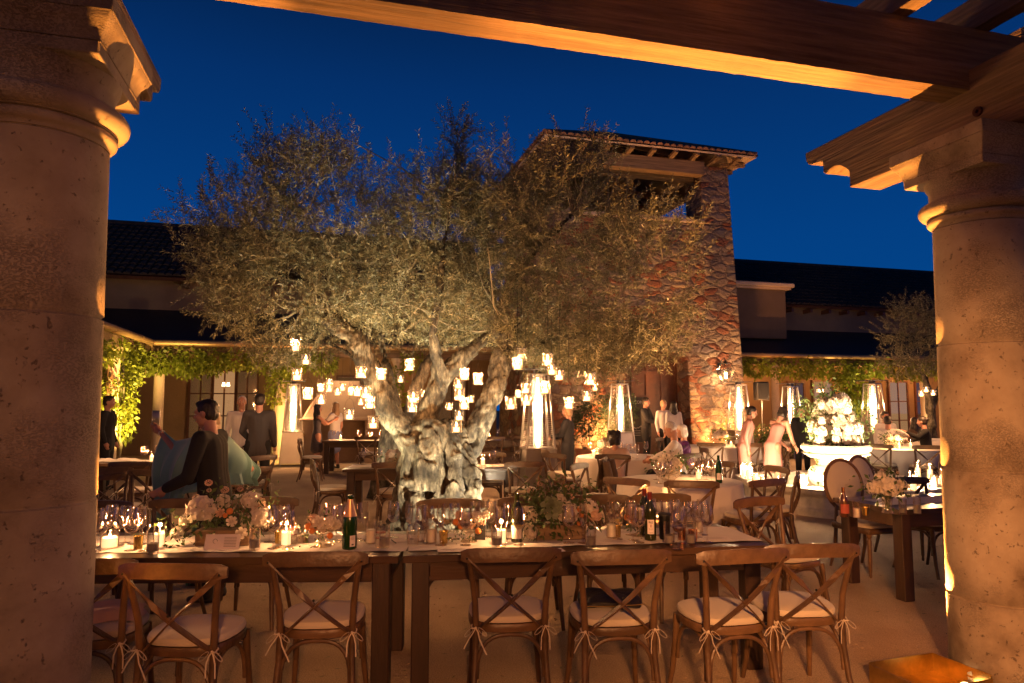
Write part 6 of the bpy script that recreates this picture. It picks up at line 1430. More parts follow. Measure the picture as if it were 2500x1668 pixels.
# ================================================================ PATIO HEATERS
def heater():
    root = empty("patio_heater", (0,0,0), 0, "x", "patio heater", "pyramid patio heaters"); B, T, zs, zt = .30, .155, .86, 2.12
    def hw(z): return B+(T-B)*z/zt
    mb = MB(); v = []; 
    for z in (.06, zs): h = hw(z)-.012; v += [(-h,-h,z),(h,-h,z),(h,h,z),(-h,h,z)]
    mb.add(v, [(0,1,5,4),(1,2,6,5),(2,3,7,6),(3,0,4,7),(3,2,1,0),(4,5,6,7)]); mb.build("base_panel", M["steel"], root, smooth=False)
    mb = MB(); h = hw(zs)+.025; mb.box((-h,-h,zs+.002),(h,h,zs+.035),.006); mb.build("burner_shelf", M["steel"], root, smooth=False)
    mb = MB(); mb.ball((h+.02,0,zs-.06),(.03,.035,.035)); mb.build("control_knob", M["gold"], root)
    for sx in (-1, 1):
        for sy in (-1, 1):
            mb = MB(); mb.strip([(sx*hw(.0),sy*hw(.0),.0),(sx*hw(zt),sy*hw(zt),zt)], .030, .022, (1,0,0)); mb.build("corner_post", M["steel"], root, smooth=False)
    for ax, sg in ((0,1),(0,-1),(1,1),(1,-1)):
        mb = MB()
        for i in range(36):
            z = zs+.06+i*(zt-zs-.12)/35; h = hw(z)-.004
            if ax == 0: mb.tube([(-h, sg*h, z), (h, sg*h, z)], .0022, 4, caps=False)
            else: mb.tube([(sg*h, -h, z), (sg*h, h, z)], .0022, 4, caps=False)
        if ax == 0 or True:
            for q in (-.35, .35): 
                a_ = [(q*2*(hw(z)-.006)*.9, sg*(hw(z)-.006), z) if ax == 0 else (sg*(hw(z)-.006), q*2*(hw(z)-.006)*.9, z) for z in (zs+.04, zt)]; mb.tube(a_, .003, 4)
        mb.build("wire_guard", M["steel"], root)
    mb = MB(); mb.lathe([(.085,zs+.036),(.085,zt)], 24); mb.build("glass_tube", M["heater_glass"], root)
    mb = MB(); mb.lathe([(.020,zs+.04),(.048,zs+.10),(.056,zs+.30),(.050,zs+.65),(.040,zs+.95),(.020,zs+1.22)], 14); mb.build("flame", M["heater_flame"], root)
    mb = MB(); mb.lathe([(.010,zs+.036),(.022,zs+.06),(.020,zs+.095),(.011,zs+.10)], 12); mb.build("flame_base", M["heater_flame_blue"], root)
    mb = MB(); mb.box((-T-.01,-T-.01,zt),(T+.01,T+.01,zt+.03),.004); mb.build("top_frame", M["steel"], root, smooth=False)
    mb = MB(); s_ = .29; mb.box((-s_,-s_,zt+.09),(s_,s_,zt+.105),.004); mb.box((-.06,-.06,zt+.031),(.06,.06,zt+.088)); mb.build("reflector", M["heater_cap"], root, smooth=False)
    return root
mat("heater_cap", (.10,.10,.13), .4, .9)
HT = heater(); HTU = [False]
for x, y, rz, lab, lw in [(.44, 11.9, 12, "central patio heater with glowing flame, nearest one, beside the great olive tree", 55), (-5.82, 18.5, 20, "left patio heater glowing beside the yellow leafy post", 60), (2.83, 18.2, 25, "patio heater in front of the lit stone wall left of the tower door", 55), (6.30, 19.3, 8, "dark-framed patio heater in front of the tower's right pier", 45),
                        (8.42, 21.0, 30, "patio heater behind the pink-dressed guest, left of the fountain bouquet", 55), (9.35, 18.0, 40, "patio heater just right of the fountain bouquet", 55), (-5.92, 9.35, 10, "patio heater almost wholly hidden behind the left column", 35)]:
    place(HT, HTU, (x, y, 0), R(rz), lab, "pyramid patio heaters"); light("heater_light", (x, y, 1.55), lw, (1,.50,.22), .10)
# ================================================================ WALL LANTERN, LOUDSPEAKER, WELCOME BOARD
def lantern():
    p = TO+E2*2.18-E1*.34+Vector((0,0,2.30)); root = empty("wall_lantern", p, PHI, "black iron lantern glowing on a curved bracket on the tower's right pier", "lantern"); mb = MB()
    mb.tube([(0,.34,.42),(0,.20,.62),(0,.08,.66),(0,0,.60),(0,0,.52)], .012, 8); mb.tube([(0,.34,.30),(0,.26,.50),(0,.20,.60)], .010, 8); mb.box((-.06,.335,.22),(.06,.345,.55)); mb.build("bracket", M["dark_metal"], root)
    mb = MB(); a0, a1, a2 = .10, .19, .12; zz = (-.05, .30, .50)
    for sx, sy in ((-1,-1),(1,-1),(1,1),(-1,1)): mb.tube([(sx*a0,sy*a0,zz[0]),(sx*a1,sy*a1,zz[1]),(sx*a2*.8,sy*a2*.8,zz[2])], .009, 6)
    for a, z in ((a0,zz[0]),(a1,zz[1]),(a2*.8,zz[2])):
        for q in range(4): c = [(-a,-a,z),(a,-a,z),(a,a,z),(-a,a,z)]; mb.tube([c[q], c[(q+1)%4]], .009, 6)
    mb.lathe([(.10,.50),(.04,.56),(.02,.60)], 4); mb.build("frame", M["dark_metal"], root, smooth=False)
    mb = MB(); v = []
    for a, z in ((a0-.004,zz[0]+.01),(a1-.006,zz[1]),(a2*.8-.006,zz[2]-.01)): v += [(-a,-a,z),(a,-a,z),(a,a,z),(-a,a,z)]
    mb.add(v, [(i, (i+1)%4, 4+(i+1)%4, 4+i) for i in range(4)]+[(4+i, 4+(i+1)%4, 8+(i+1)%4, 8+i) for i in range(4)]); mb.build("panes", M["clear_glass"], root, smooth=False)
    mb = MB()
    for dx in (-.03, .03): mb.lathe([(.012,.05),(.014,.12),(.018,.14),(.020,.19),(.004,.25)], 10, (dx,0,0))
    mb.build("bulb", M["bulb"], root); light("lantern_light", p+Vector((0,0,.16))-E1*.02, 16, SOFT, .05)
lantern()
def speaker():
    p = AT(1860, 1010, 21.2); p.z = 0; root = empty("loudspeaker", p, PHI+R(-10), "black loudspeaker on a thin stand right of the tower", "loudspeaker"); mb = MB(); mb.box((-.19,-.16,1.72),(.19,.16,2.28),.03); mb.build("cabinet", M["black_plastic"], root)
    mb = MB(); mb.box((-.165,-.172,1.76),(.165,-.161,2.24)); mb.build("grille", M["dark_metal"], root); mb = MB(); mb.tube([(0,0,.05),(0,0,1.72)], .018, 10); mb.build("pole", M["steel"], root)
    for i in range(3): a = R(90+i*120); mb = MB(); mb.tube([(0,0,.7),(math.cos(a)*.45,math.sin(a)*.45,0)], .012, 6); mb.build("stand_leg", M["dark_metal"], root)
speaker()
def text_mesh(name, body, size, m, parent, loc, rot, ext=.0015):
    c = bpy.data.curves.new(name, 'FONT'); c.body = body; c.size = size; c.align_x = 'CENTER'; c.extrude = ext; o = bpy.data.objects.new(name, c); col.objects.link(o); dg = bpy.context.evaluated_depsgraph_get(); me = bpy.data.meshes.new_from_object(o.evaluated_get(dg)); bpy.data.objects.remove(o); n = link_mesh(name, me, m, parent); n.location = loc; n.rotation_euler = rot; return n
def board():
    p = AT(1552, 1000, 19.4); p.z = 0; root = empty("welcome_board", p, PHI+R(4), "tall chalkboard lettered WELCOME with a crescent wreath beside the tower doorway", "sign"); mb = MB(); mb.box((-.40,0,.55),(.40,.03,1.80)); mb.build("board", M["chalkboard"], root, smooth=False)
    mb = MB(); mb.box((-.43,-.01,.50),(.43,.032,.547)); mb.box((-.43,-.01,1.803),(.43,.032,1.85)); mb.box((-.43,-.01,.55),(-.403,.032,1.80)); mb.box((.403,-.01,.55),(.43,.032,1.80)); mb.build("board_frame", M["frame_wood"], root, smooth=False)
    for sx in (-1, 1): mb = MB(); mb.strip([(sx*.36,.02,1.6),(sx*.38,-.10,0)], .04, .03, (1,0,0)); mb.build("easel_leg", M["frame_wood"], root, smooth=False)
    text_mesh("lettering", "WELCOME", .12, M["chalk"], root, (0,-.004,1.62), (R(90),0,0))
    mb = MB(); g = random.Random(3)
    for i in range(34):
        a = R(110+i*200/33); c = Vector((.02+.24*math.cos(a), -.004, 1.18+.24*math.sin(a))); t = a+math.pi/2+g.uniform(-.8,.8); mb.strip([c, c+Vector((math.cos(t)*.05,0,math.sin(t)*.05))], .012, .002, (-math.sin(t),0,math.cos(t)))
    for z in (.80,.86,.74): mb.box((-.14,-.004,z),(.14,-.001,z+.012))
    tag(mb.build("wreath_drawing", M["chalk"], root, smooth=False), kind="stuff")
board()
# ================================================================ PEOPLE
def capsule(mb, a, b, r0, r1, n=12):
    a, b = Vector(a), Vector(b); L = (b-a).length
    if L < 1e-5: mb.ball(a, r0, n, 8); return
    d = (b-a)/L; P = []; Rr = []
    for i in range(5): t = math.pi/2*i/4; P.append(a-d*r0*math.cos(t)); Rr.append(max(r0*math.sin(t), .0006))
    for i in range(1, 5): t = math.pi/2*i/4; P.append(b+d*r1*math.sin(t)); Rr.append(max(r1*math.cos(t), .0006))
    P.insert(5, b); Rr.insert(5, r1); mb.tube(P, Rr, n)
def blobmesh(name, fn, voxel, it=3):
    mb = MB(); fn(mb); me = mb.mesh(name); me = evald(me, [("REMESH", dict(mode='VOXEL', voxel_size=voxel, use_smooth_shade=True)), ("SMOOTH", dict(factor=.5, iterations=it))]); me.shade_smooth(); return me
def person(label, loc, rz, H=1.70, sit=0.0, lean=0.0, side=0.0, turn=0.0, nod=0.0, armR=None, armL=None, legR=None, legL=None, hair=("short","hair_dark"), top=("jacket","suit_black"), bottom=("trousers","suit_black"), skin="skin", fine=.014, female=False, cat="person", shoes="black_plastic", group="people at the party"):
    s = H/1.75; root = empty("person", loc, R(rz), label, cat, group); root.scale = (s, s, s)
    dz = (sit-.92)/1.0 if sit else 0.0; hipz = .92+dz; piv = Vector((0, 0, hipz))
    Mx = Matrix.Translation(piv) @ Matrix.Rotation(R(-lean), 4, 'X') @ Matrix.Rotation(R(side), 4, 'Y') @ Matrix.Translation(-piv)
    def U(x, y, z): return Mx @ Vector((x, y, z+dz))
    sw = .165 if female else .19; hw_ = .095
    Sh = {1: U(sw, -.01, 1.41), -1: U(-sw, -.01, 1.41)}
    def arm(sd, spec):
        if spec is None: return U(sd*(sw+.045), -.03, 1.13), U(sd*(sw+.055), .06, .88)
        return Vector(spec[0]), Vector(spec[1])
    A = {1: arm(1, armR), -1: arm(-1, armL)}
    def leg(sd, spec):
        if spec is None:
            if sit: return Vector((sd*.11, .43, hipz+.01)), Vector((sd*.12, .40, .08))
            return Vector((sd*.095, .015, .49)), Vector((sd*.10, -.02, .08))
        return Vector(spec[0]), Vector(spec[1])
    Lg = {1: leg(1, legR), -1: leg(-1, legL)}; Hp = {1: Vector((hw_, 0, hipz)), -1: Vector((-hw_, 0, hipz))}
    neck = U(0, -.01, 1.46); hc_ = neck+(Mx.to_3x3() @ Vector((0, .022, .165)))
    HM = Matrix.Translation(hc_) @ Mx.to_3x3().to_4x4() @ Matrix.Rotation(R(turn), 4, 'Z') @ Matrix.Rotation(R(-nod), 4, 'X')
    def Hh(x, y, z): return HM @ Vector((x, y, z))
    def hand(mb, sd):
        e_, w_ = A[sd]; d = (w_-e_).normalized(); o = d.orthogonal().normalized(); 
        ref = Vector((sd, 0, 0)); n_ = (ref-d*ref.dot(d)); n_ = n_.normalized() if n_.length > .1 else o; t = d.cross(n_).normalized()
        capsule(mb, w_, w_+d*.055, .026, .034, 10); capsule(mb, w_+d*.03+t*.015, w_+d*.065+t*.018, .020, .017, 8); capsule(mb, w_+d*.03-t*.015, w_+d*.065-t*.018, .020, .017, 8)
        for q, (off, ln) in enumerate(((-.027,.052),(-.010,.064),(.008,.066),(.025,.056))):
            b0 = w_+d*.075+t*off; m_ = b0+d*ln*.55-n_*sd*.0*ln+n_*(-.012*sd*(1 if q else .8)); capsule(mb, b0-d*.02, m_, .0098, .009, 8); capsule(mb, m_, m_+d*ln*.5-n_*sd*.022, .009, .0075, 8)
        th = w_+d*.02-t*.028; capsule(mb, th, th+d*.030-t*.020, .013, .011, 8); capsule(mb, th+d*.030-t*.020, th+d*.062-t*.022-n_*sd*.008, .0105, .009, 8)
    def head(mb):
        mb2 = MB(); mb2.M = HM
        mb2.ball((0,-.012,.030), (.074,.094,.088), 20, 14); mb2.ball((0,.020,-.035), (.058,.070,.072), 16, 12); mb2.ball((0,.055,-.088), (.026,.024,.022), 10, 8)
        mb2.ball((0,.070,-.055), (.026,.020,.014), 10, 8); mb2.ball((0,.074,.030), (.045,.020,.014), 12, 8)
        for sx in (-1, 1): mb2.ball((sx*.076,-.005,-.005), (.010,.020,.032), 10, 8); mb2.ball((sx*.040,.055,-.022), (.022,.022,.022), 10, 8)
        mb.add([v for v in mb2.v], mb2.f)
        capsule(mb, Hh(0,.083,.018), Hh(0,.104,-.022), .009, .014, 8)
        capsule(mb, Hh(0,-.03,-.06), U(0,-.02,1.43), .052, .058, 14)
    def body(mb):
        head(mb); capsule(mb, U(0,0,1.30), U(0,0,1.10), .095, .085); capsule(mb, U(0,0,1.10), U(0,0,.97), .085, .10)
        for sd in (-1, 1):
            e_, w_ = A[sd]; capsule(mb, U(0,0,1.38), Sh[sd], .055, .05); capsule(mb, Sh[sd], e_, .050, .038); capsule(mb, e_, w_, .038, .025); hand(mb, sd)
            k_, a_ = Lg[sd]; capsule(mb, Hp[sd], k_, .088, .055); capsule(mb, k_, k_.lerp(a_,.4), .055, .054); capsule(mb, k_.lerp(a_,.4), a_, .054, .034)
            f_ = Vector((0,1,0)); capsule(mb, a_+Vector((0,0,-.03)), a_+f_*.13+Vector((sd*.015,0,-.052)), .036, .026)
    me = blobmesh("body", body, fine*.8, 2); link_mesh("body", me, M[skin], root)
    # eyes and mouth
    mb = MB(); mb.M = HM
    for sx in (-1, 1): mb.ball((sx*.030,.080,.006), (.013,.008,.0065), 10, 6)
    mb.build("eyes", M["linen"], root); mb = MB(); mb.M = HM
    for sx in (-1, 1): mb.ball((sx*.030,.0865,.006), (.006,.003,.006), 8, 6); mb.strip([Hh(0,0,0)*0+Vector((sx*.012,.087,.026)), Vector((sx*.030,.091,.031)), Vector((sx*.048,.080,.026))], .006, .005, (0,0,1))
    mb.build("brows_and_pupils", M[hair[1]] if hair[1] != "hair_grey" else M["hair_grey"], root)
    mb = MB(); mb.M = HM; mb.strip([(-.022,.083,-.053),(-.008,.093,-.055),(.008,.093,-.055),(.022,.083,-.053)], .008, .006, (0,0,1)); mb.build("mouth", M["lips"], root)
    kind, hm = hair
    def hairf(mb):
        m2 = MB(); m2.M = HM
        if kind == "bald_fringe": m2.ball((0,-.030,.020), (.080,.082,.060), 18, 12); m2.ball((0,-.02,.045), (.077,.090,.080), 18, 12)
        else: m2.ball((0,-.022,.048), (.083,.096,.085), 20, 14); m2.ball((0,-.045,.0), (.078,.070,.080), 16, 12)
        if kind in ("short",): m2.ball((.02,.045,.098), (.058,.040,.026), 12, 8)
        if kind in ("bob","long","curly"): m2.ball((0,-.05,-.045), (.088,.060,.080), 16, 12); [m2.ball((sx*.068,-.015,-.03), (.024,.045,.085), 12, 8) for sx in (-1, 1)]
        if kind == "long": m2.ball((0,-.065,-.16), (.10,.055,.13), 16, 12); m2.ball((0,-.07,-.27), (.09,.045,.10), 12, 10); [m2.ball((sx*.085,.0,-.15), (.032,.045,.12), 12, 8) for sx in (-1, 1)]
        if kind == "curly":
            g = random.Random(4); [m2.ball((g.uniform(-.09,.09), g.uniform(-.10,.0), g.uniform(-.12,.11)), g.uniform(.022,.034), 8, 6) for _ in range(40)]
        if kind == "bun": m2.ball((0,-.115,.055), .042, 12, 8)
        mb.add(m2.v, m2.f)
    hme = blobmesh("hair", hairf, fine*.6, 1)
    for v_ in hme.vertices: q = v_.co; v_.co += v_.normal*(.006*noise.noise(Vector((q.x*70, q.y*70, q.z*14)))+.003*noise.noise(q*160))
    bm = bmesh.new(); bm.from_mesh(hme); inv = HM.inverted(); dele = [f for f in bm.faces if (lambda q: q.y > .058-.03*max(0, q.z) and q.z < .072 and abs(q.x) < .068)(inv @ f.calc_center_median())]
    bmesh.ops.delete(bm, geom=dele, context='FACES'); bm.to_mesh(hme); bm.free(); link_mesh("hair", hme, M[hm], root)
    k1, m1 = top; th = .020 if k1 == "jacket" else .010
    def topf(mb):
        bot = .80 if k1 == "jacket" else .90; 
        for sx in (-1, 0, 1): capsule(mb, U(sx*.055,0,1.33), U(sx*.050,0,1.10), .108+th, .092+th); capsule(mb, U(sx*.05,0,1.10), U(sx*.058,0,bot if not sit else .93), .092+th, .104+th)
        for sd in (-1, 1):
            e_, w_ = A[sd]; capsule(mb, U(sd*.03,-.01,1.405), Sh[sd]-(Sh[sd]-U(0,0,1.38))*.06, .060+th*.5, .052+th)
            if k1 in ("jacket","shirt"): capsule(mb, Sh[sd], e_, .052+th, .043+th*.8); capsule(mb, e_, e_.lerp(w_,.94), .043+th*.8, .032+th*.7)
            elif k1 == "tee": capsule(mb, Sh[sd], Sh[sd].lerp(e_,.5), .052+th, .050+th)
    if k1 != "dress":
        link_mesh({"jacket":"jacket","shirt":"shirt","tee":"blouse"}[k1], blobmesh(k1, topf, fine), M[m1], root)
        if k1 == "jacket":
            mb = MB(); mb.lathe([(.064,-.03),(.062,.012),(.058,.018),(.056,.010)], 20); o = mb.build("shirt_collar", M["shirt_white"], root); o.matrix_local = Matrix.Translation(U(0,-.008,1.445)) @ Mx.to_3x3().to_4x4() @ Matrix.Rotation(R(-14),4,'X')
            mb = MB()
            for sx in (-1, 1): P = [U(sx*.045,.07,1.46), U(sx*.050,.125,1.36), U(sx*.018,.150,1.18)]; mb.strip(P, [.04,.06,.012], .006, (1,0,0))
            mb.build("lapels", M[m1], root, smooth=False)
    else:
        def dressf(mb):
            for sx in (-1, 0, 1): capsule(mb, U(sx*.045,0,1.28), U(sx*.040,0,1.10), .098, .085); capsule(mb, U(sx*.04,0,1.10), U(sx*.05,0,.93), .085, .112)
            for sx in (-1, 1): capsule(mb, U(sx*.05,-.01,1.30), U(sx*.11,-.02,1.41), .05, .028)
            if sit: [capsule(mb, Hp[sd], Lg[sd][0], .115, .088) for sd in (-1, 1)]; capsule(mb, (0,.05,hipz), (0,.36,hipz), .11, .085)
            else:
                for i in range(9): a = 2*math.pi*i/9; capsule(mb, (math.cos(a)*.055, math.sin(a)*.03, .93), (math.cos(a)*.085, math.sin(a)*.06, .56), .10, .105)
        link_mesh("dress", blobmesh("dress", dressf, fine), M[m1], root)
    if bottom and k1 != "dress":
        kb, mb_ = bottom
        def botf(mb):
            capsule(mb, U(-.04,0,.97), U(.04,0,.97), .100, .100)
            for sd in (-1, 1):
                k_, a_ = Lg[sd]
                if kb == "trousers": capsule(mb, Hp[sd], k_, .108, .075); capsule(mb, k_, a_+Vector((0,0,.0)), .075, .062)
                else: capsule(mb, Hp[sd], Hp[sd].lerp(k_, .95), .118, .105)
            if kb == "skirt": capsule(mb, Hp[1].lerp(Hp[-1],.5), Lg[1][0].lerp(Lg[-1][0],.5), .13, .115)
        link_mesh("trousers" if kb == "trousers" else "skirt", blobmesh(kb, botf, fine), M[mb_], root)
    for sd in (-1, 1):
        a_ = Lg[sd][1]
        def sf(mb): capsule(mb, a_+Vector((0,-.035,-.045)), a_+Vector((sd*.015,.15,-.052)), .040, .032); capsule(mb, a_+Vector((0,-.03,-.02)), a_+Vector((0,0,.0)), .040, .042)
        me = blobmesh("shoe", sf, .012, 1)
        for v in me.vertices: v.co.z = max(v.co.z, 0.004)
        link_mesh("shoe", me, M[shoes], root)
    return root, U, A, HM
mat("lips", (.38,.12,.09), .5)
def onrow(u, Y): return (cu(u, Y), Y, 0)
# the couple taking a picture of themselves
mn, U_, A_, H_ = person("man in black suit standing in profile, smiling toward the held-up phone", onrow(530, 6.0), 88, 1.68, lean=8, turn=4, armL=((-.26,.12,1.08),(-.20,.34,.98)), armR=((.25,.10,1.12),(.16,.34,1.0)), fine=.012)
wo, U2, A2, H2 = person("blonde woman in a teal shawl holding a phone high at arm's length", onrow(520, 6.5), 80, 1.58, lean=3, turn=6, armL=((-.04,.38,1.33),(.02,.62,1.52)), armR=((.36,-.22,1.12),(.22,-.05,.98)), hair=("long","hair_blonde"), top=("dress","cloth_green"), bottom=None, fine=.012, female=True)
mb = MB()
for i in range(9):
    x = -.12+.03*i; mb.strip([(x,.0,.60),(x*1.4,.05,.35),(x*1.8,.08,.03)], .06, .004, (1,.3,0))
mb.build("gown_skirt", M["cloth_green"], wo)
# phone in her hand, bracelet on her wrist
wr = Vector(A2[-1][1]); dd = (wr-Vector(A2[-1][0])).normalized()
hp = wo.matrix_basis @ (wr+dd*.10); hp = Vector(wo.location)+Matrix.Rotation(R(80),3,'Z') @ ((wr+dd*.105)*(1.64/1.75))
ph = empty("phone", hp+Vector((.03,-.01,.02)), R(40), "slim bright-edged phone held up in the woman's raised hand", "phone"); mb = MB(); mb.box((-.036,-.005,-.07),(.036,.004,.07),.003); mb.build("phone_case", M["steel"], ph); mb = MB(); mb.box((-.031,.0045,-.062),(.031,.0055,.062)); mb.build("phone_screen", M["phone_glow"], ph, smooth=False)
mb = MB(); mb.M = Matrix.Translation(wr-dd*.02) @ dd.to_track_quat('Z','Y').to_matrix().to_4x4()
for i in range(16): a = i*.3927; mb.ball((.031*math.cos(a), .031*math.sin(a), .006*math.sin(i*2)), .009, 6, 5)
mb.build("pearl_bracelet", M["petal_white"], wo)
# the shawl: hangs from the raised wrist, along the arm, round the shoulders and over the bent elbow
top_ = [Vector((.02,.58,1.53)), Vector((-.03,.40,1.43)), Vector((-.13,.16,1.47)), Vector((-.16,.0,1.49)), Vector((-.05,-.10,1.50)), Vector((.12,-.12,1.47)), Vector((.25,-.10,1.40)), Vector((.38,-.20,1.22)), Vector((.42,-.24,1.12))]
bot_ = [Vector((.04,.66,.60)), Vector((-.02,.54,.62)), Vector((-.14,.38,.72)), Vector((-.20,.16,.92)), Vector((-.16,-.14,.98)), Vector((.12,-.20,.98)), Vector((.34,-.24,.96)), Vector((.46,-.26,.93)), Vector((.44,-.16,.92))]
def lerpl(Pn, t): t *= len(Pn)-1; i = min(int(t), len(Pn)-2); return Pn[i].lerp(Pn[i+1], t-i)
mb = MB(); n, m_ = 60, 20; v = []; f = []
for i in range(n+1):
    a = lerpl(top_, i/n); b = lerpl(bot_, i/n); nrm = Vector((a.x-.1, a.y-.05, 0)); nrm = nrm.normalized() if nrm.length > .01 else Vector((0,1,0)); tg = (lerpl(top_, min(1, i/n+.02))-lerpl(top_, max(0, i/n-.02))); nn_ = Vector((tg.y, -tg.x, 0)).normalized()
    for j in range(m_+1):
        s_ = j/m_; p = a.lerp(b, s_); p = p+nn_*(.045*math.sin(i*.85+.6*math.sin(s_*3))*s_**.7+.022*math.sin(i*1.9+2+s_*2)*s_)+nrm*(.07*math.sin(math.pi*min(1,s_*1.3))); v.append(p)
for i in range(n):
    for j in range(m_): a = i*(m_+1)+j; f.append((a, a+m_+1, a+m_+2, a+1))
mb.add(v, f); me = evald(mb.mesh("shawl"), [("SOLIDIFY", dict(thickness=.004))]); link_mesh("shawl", me, M["cloth_teal"], wo)
person("tall man in grey suit seen from behind, talking to the white-haired man", onrow(632, 11.9), 12, 1.80, hair=("short","hair_dark"), top=("jacket","suit_grey"), bottom=("trousers","suit_black"), armL=((-.26,.02,1.13),(-.18,.16,1.0)), legR=((.11,.02,.49),(.14,-.02,.08)))
person("white-haired man in a white shirt facing the man in the grey suit", onrow(588, 12.9), -165, 1.78, hair=("bald_fringe","hair_grey"), top=("shirt","shirt_white"), bottom=("trousers","suit_black"))
person("woman in a grey lace dress reaching up to a jar by the left heater", onrow(774, 17.0), -60, 1.62, armR=((.20,.22,1.22),(.14,.42,1.34)), armL=((-.12,.24,1.20),(.0,.44,1.32)), hair=("long","hair_dark"), top=("dress","dress_grey"), bottom=None, female=True, fine=.018)
person("guest in white top and blue skirt before the fireplace", onrow(818, 17.6), 60, 1.66, hair=("long","hair_blonde"), top=("tee","shirt_white"), bottom=("skirt","cloth_blue"), female=True, fine=.018, armL=((-.2,.15,1.2),(-.15,.35,1.25)))
person("woman with a blonde bob in a black dress and cardigan right of the central heater", onrow(1386, 13.0), 72, 1.60, armR=((.20,.10,1.14),(.06,.32,1.08)), armL=((-.20,.10,1.14),(-.02,.33,1.10)), hair=("bob","hair_blonde"), top=("jacket","suit_black"), bottom=("skirt","suit_black"), female=True, nod=6, fine=.014)
person("man in dark waistcoat and white shirt holding a tray in the tower doorway", onrow(1578, 19.0), -120, 1.78, armR=((.22,.12,1.14),(.14,.38,1.10)), armL=((-.22,.12,1.14),(-.10,.38,1.10)), hair=("short","hair_dark"), top=("jacket","suit_black"), fine=.018)
person("server with fair hair in a white shirt in the tower doorway", onrow(1621, 18.7), 200, 1.72, hair=("short","hair_blonde"), top=("shirt","shirt_white"), bottom=("trousers","suit_black"), female=True, fine=.018)
person("server with long dark hair and white blouse, her back to us, in the doorway", onrow(1645, 18.2), 10, 1.68, hair=("long","hair_dark"), top=("shirt","shirt_white"), bottom=("trousers","suit_black"), female=True, fine=.018)
person("white-haired man in a white shirt seated in profile at the round table", (1.85+1.16*math.cos(R(305))+.06, 11.7+1.16*math.sin(R(305)), 0), 75, 1.76, sit=.53, lean=10, nod=12, armL=((-.22,.22,.86),(-.10,.42,.78)), armR=((.24,.20,.86),(.12,.42,.78)), hair=("bald_fringe","hair_grey"), top=("shirt","shirt_white"), bottom=("trousers","suit_black"), fine=.013)
person("silver-haired woman in a purple top seated beside the white-haired man", (1.85+1.12, 11.95, 0), 88, 1.64, sit=.53, lean=5, nod=6, armL=((-.2,.2,.86),(-.10,.4,.78)), armR=((.22,.2,.86),(.10,.4,.78)), hair=("bob","hair_grey"), top=("shirt","cloth_purple"), bottom=("trousers","suit_black"), female=True, fine=.013)
person("curly dark-haired woman in a peach top seated with her back to us", (1.85+1.1*math.cos(R(255)), 11.7+1.1*math.sin(R(255)), 0), -12, 1.58, sit=.52, lean=4, nod=8, armL=((-.2,.2,.86),(-.10,.4,.78)), armR=((.22,.2,.86),(.10,.4,.78)), hair=("curly","hair_dark"), top=("tee","cloth_peach"), bottom=("skirt","cloth_peach"), female=True, fine=.013)
person("guest in a pale pink dress bending over the candles left of the fountain bouquet", onrow(1885, 12.6), -60, 1.66, lean=28, armR=((.18,.34,1.02),(.14,.50,.86)), armL=((-.18,.34,1.02),(-.10,.52,.88)), hair=("bob","hair_dark"), top=("dress","cloth_pink"), bottom=None, female=True, fine=.014)
person("second guest in rose top beside the one bending over the candles", onrow(1815, 12.9), -100, 1.60, lean=14, hair=("bun","hair_dark"), top=("shirt","cloth_pink"), bottom=("skirt","cloth_pink"), female=True, fine=.014)
person("dark-dressed guest half hidden behind the fountain bouquet", onrow(1958, 15.0), 160, 1.58, hair=("bun","hair_dark"), top=("jacket","suit_black"), bottom=("trousers","suit_black"), female=True, fine=.018)
person("man in a pale shirt seated at the table behind the fountain, reaching right", onrow(2168, 15.3), -30, 1.76, sit=.53, lean=12, armR=((.30,.24,.95),(.36,.50,.90)), hair=("short","hair_dark"), top=("shirt","shirt_white"), bottom=("trousers","suit_black"), fine=.018)
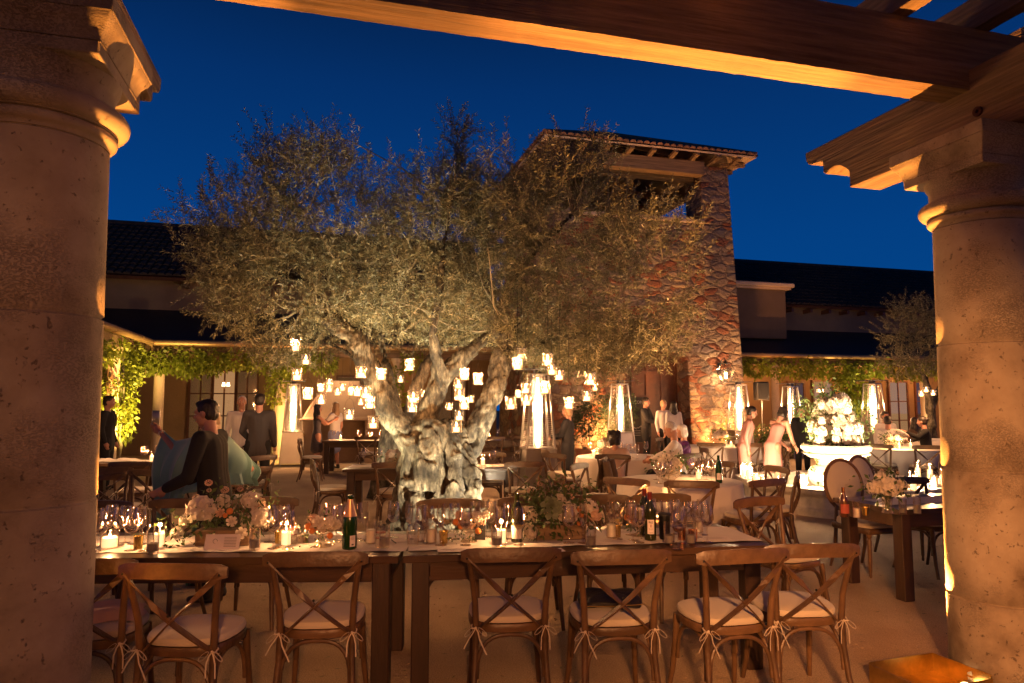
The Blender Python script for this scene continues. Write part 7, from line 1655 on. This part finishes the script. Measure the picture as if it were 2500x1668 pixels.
person("dark-haired man in a white shirt standing behind the heater by the bouquet", onrow(2166, 18.8), 160, 1.70, sit=.53, hair=("short","hair_dark"), top=("shirt","shirt_white"), bottom=("trousers","suit_black"), fine=.018)["label"] if 0 else None
person("dark-haired man seated beyond the seated man in the pale shirt", onrow(2163, 17.2), 175, 1.80, sit=.56, hair=("short","hair_dark"), top=("shirt","shirt_white"), bottom=("trousers","suit_black"), fine=.018)
person("woman in a turquoise dress and black shawl seated far right", onrow(2262, 15.6), 70, 1.70, sit=.55, lean=6, turn=-20, armL=((-.2,.2,.9),(-.02,.40,1.0)), armR=((.2,.15,.86),(.10,.36,.80)), hair=("bun","hair_dark"), top=("jacket","suit_black"), bottom=("skirt","cloth_turquoise"), female=True, fine=.016)
person("long-haired guest in brown seated beside the woman in turquoise", onrow(2233, 17.0), 20, 1.66, sit=.53, hair=("long","hair_dark"), top=("shirt","cloth_brown"), bottom=("skirt","cloth_brown"), female=True, fine=.018)
person("server in dark clothes standing beside the left column under the vine", onrow(262, 13.4), -80, 1.78, hair=("short","hair_dark"), top=("jacket","suit_black"), fine=.018)
# ================================================================ labels that tell like things apart
ORD = ["first","second","third","fourth","fifth","sixth","seventh","eighth","ninth","tenth","eleventh","twelfth","thirteenth","fourteenth","fifteenth","sixteenth","seventeenth","eighteenth","nineteenth","twentieth"]
def ordw(n): return ORD[n] if n < 20 else "twenty-"+ORD[n-20] if n < 29 else "thirtieth" if n == 29 else "thirty-"+ORD[n-30]
fam = {}
for ph_, u_, y_, o_ in RANK: fam.setdefault(ph_, []).append((u_, o_))
for ph_, L_ in fam.items():
    L_.sort(key=lambda q: q[0])
    for i_, (u_, o_) in enumerate(L_):
        o_["label"] = ph_ if len(L_) == 1 else ph_+", "+(ordw(i_)+" from left" if i_ < len(L_)-1 else "rightmost")
GR = {"wine_glass":"wine glasses on the long table","champagne_flute":"champagne flutes on the long table","water_glass":"water tumblers on the long table"}
for o_ in sc.objects:
    if o_.parent is None and o_.get("category"):
        b_ = o_.name.split(".")[0]
        if b_ in GR and not o_.get("group"): o_["group"] = GR[b_]
bpy.context.view_layer.update()
